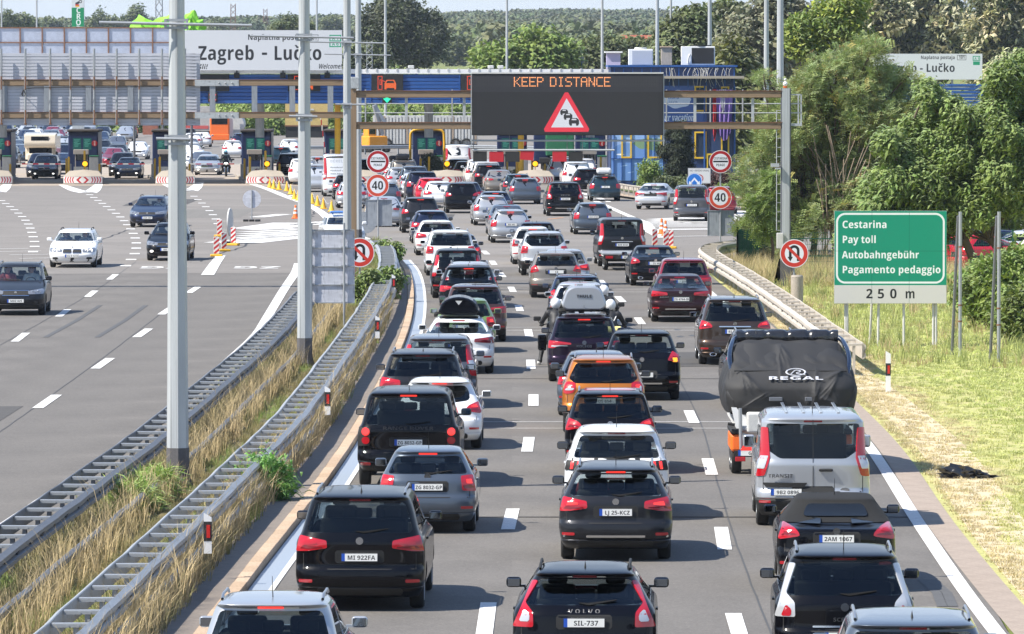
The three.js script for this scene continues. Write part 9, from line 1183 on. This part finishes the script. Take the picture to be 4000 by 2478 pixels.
for (const x of [-0.3, 0.4]) mesh('vent_strip', rbox(0.26, 0.08, 0.03, 0.012, x, 1.47, 0.14), std([0.12, 0.13, 0.15], 0.5), t);
// tower with the rolled top
for (const s of [-1, 1]) mesh('tower_tube', merge([tube([V(s * 1.12, 1.9, -0.35), V(s * 1.17, 2.2, -0.7), V(s * 1.12, 2.45, -1.2), V(s * 0.98, 2.6, -1.7), V(s * 0.6, 2.64, -1.9)], 0.05, 26, 10), tube([V(s * 1.02, 1.95, -0.6), V(s * 1.06, 2.2, -0.95), V(s * 0.96, 2.5, -1.6)], 0.03, 18, 8)]), phys([0.03, 0.045, 0.08], 0.2, 0.6, { clearcoat: 1 }), t);
const roll = new THREE.CylinderGeometry(0.15, 0.15, 2.0, 30, 60).rotateZ(Math.PI / 2), rv = roll.attributes.position; for (let i = 0; i < rv.count; i++) { const x = rv.getX(i), an = Math.atan2(rv.getY(i), rv.getZ(i)), k = 1 - 0.22 * Math.max(0, Math.cos(x * 15)) ** 6 + 0.12 * (w(x * 9 + 40, an * 3 + 20, 250) - 0.5) + 0.16 * (w(x * 3 + 4, an + 9, 250) - 0.5); rv.setY(i, rv.getY(i) * k); rv.setZ(i, rv.getZ(i) * k); } roll.computeVertexNormals(); mesh('rolled_top', roll.translate(0, 2.6, -1.75), phys([0.02, 0.02, 0.022], 0.25, 0, { clearcoat: 0.5 }), t);
for (const x of [-0.62, -0.2, 0.22, 0.62]) mesh('roll_strap', new THREE.TorusGeometry(0.135, 0.014, 6, 18).rotateY(Math.PI / 2).translate(x, 2.6, -1.75), CM.trim, t);
mesh('hull', (() => { const s = new THREE.ExtrudeGeometry(shapeOf([[-1.16, 1.3], [1.16, 1.3], [1.05, 0.85], [0.3, 0.58], [0, 0.52], [-0.3, 0.58], [-1.05, 0.85]]), { depth: 5.6, bevelEnabled: false }); return s.translate(0, 0, -5.6); })(), M.white, t); mesh('swim_platform', rbox(2.0, 0.1, 0.4, 0.04, 0, 0.9, 0.1), M.backMid, t); mesh('stern_locker', rbox(0.5, 0.4, 0.4, 0.05, -0.62, 1.02, 0.2), M.offWhite, t);
// trailer
const tr = thing('boat_trailer', 'boat trailer with orange mudguards and a red triangle reflector', 'trailer', pos, 0.0);
mesh('frame', merge([box(0.12, 0.16, 6.4, -0.72, 0.5, -2.6), box(0.12, 0.16, 6.4, 0.72, 0.5, -2.6), box(1.6, 0.14, 0.12, 0, 0.5, 0.3), box(1.6, 0.14, 0.12, 0, 0.5, -3.0)]), M.galv, tr); mesh('light_bar', box(2.24, 0.12, 0.05, 0, 0.42, 0.42), CM.trim, tr); mesh('drawbar', beam(V(0, 0.5, -5.6), V(0, 0.45, -8.2), 0.1, 0.12), M.galv, tr);
for (const s of [-1, 1]) { for (const z of [-0.25, -1.05]) { const wl = mesh('wheel', wheelGeometry(0.33, true, 0.2).tyre, CM.tyre, tr); wl.position.set(s * 1.06, 0.33, z); wl.rotation.y = s > 0 ? 0 : Math.PI; mesh('rim', wheelGeometry(0.33, true, 0.2).rim, CM.rim, wl); } mesh('mudguard', rbox(0.22, 0.34, 1.75, 0.06, s * 1.07, 0.62, -0.62), M.orange, tr); mesh('fender_top', rbox(0.24, 0.1, 1.8, 0.04, s * 1.07, 0.84, -0.62), CM.trim, tr); mesh('reflector', new THREE.ExtrudeGeometry(shapeOf([[-0.14, -0.11], [0.14, -0.11], [0, 0.13]]), { depth: 0.02, bevelEnabled: false }).translate(s * 0.86, 0.6, 0.46), CM.brake, tr); mesh('marker_arm', bar(V(s * 1.1, 0.98, 0.3), V(s * 1.24, 1.0, 0.3), 0.03, 6), CM.trim, tr); mesh('taillight', rbox(0.2, 0.09, 0.04, 0.012, s * 1.0, 0.32, 0.46), CM.lamp, tr); mesh('side_post', bar(V(s * 0.98, 0.5, 0.3), V(s * 1.0, 1.3, 0.3), 0.035, 8), M.galv, tr); }
const pl = mesh('number_plate', plateGeometry('G AJ'), plateMat, tr); pl.position.set(-0.78, 0.44, 0.47);
}
{ // motorhome in the left booth lane
const D = depthOf(683) - 0.5, x = (155 - MIDX) / FOCAL * D, t = thing('motorhome', 'cream motorhome with a dark alcove window behind the black people carrier', 'motorhome', V(x, 0, -D), 0);
const C = paint('cream'); mesh('living_box', rbox(2.2, 2.1, 4.6, 0.12, 0, 1.75, -3.2, 3), C, t); mesh('alcove', new THREE.ExtrudeGeometry(shapeOf(roundPoly([[0, 1.95], [1.6, 1.95], [1.72, 2.2], [1.6, 2.85], [0, 2.95]], 0.12, 3)), { depth: 2.16, bevelEnabled: true, bevelSize: 0.03, bevelThickness: 0.03, bevelSegments: 2 }).rotateY(-Math.PI / 2).translate(1.08, 0, -1.75), C, t);
mesh('alcove_window', rbox(1.25, 0.28, 0.03, 0.01, 0, 2.58, -0.04), CM.solid, t); mesh('cab', rbox(1.95, 1.15, 1.5, 0.16, 0, 0.95, -0.75, 3), C, t); mesh('cab_top', rbox(1.8, 0.7, 0.9, 0.14, 0, 1.6, -1.05, 3), C, t); mesh('windscreen', rbox(1.6, 0.44, 0.04, 0.015, 0, 1.68, -0.6), CM.solid, t); mesh('grille', rbox(1.0, 0.22, 0.04, 0.02, 0, 0.9, 0.0), CM.trim, t); mesh('bumper', rbox(2.0, 0.26, 0.3, 0.06, 0, 0.46, 0.0), CM.trim, t); for (const s of [-1, 1]) { mesh('headlight', rbox(0.3, 0.2, 0.05, 0.02, s * 0.72, 0.9, 0.0), CM.headlamp, t); mesh('door_mirror', rbox(0.16, 0.3, 0.1, 0.04, s * 1.15, 1.5, -0.6), CM.trim, t); for (const z of [-0.7, -4.2]) { const w = mesh('wheel', wheelGeometry(0.33, false).tyre, CM.tyre, t); w.position.set(s * 0.9, 0.33, z); } }
}
renderer.render(scene, camera);
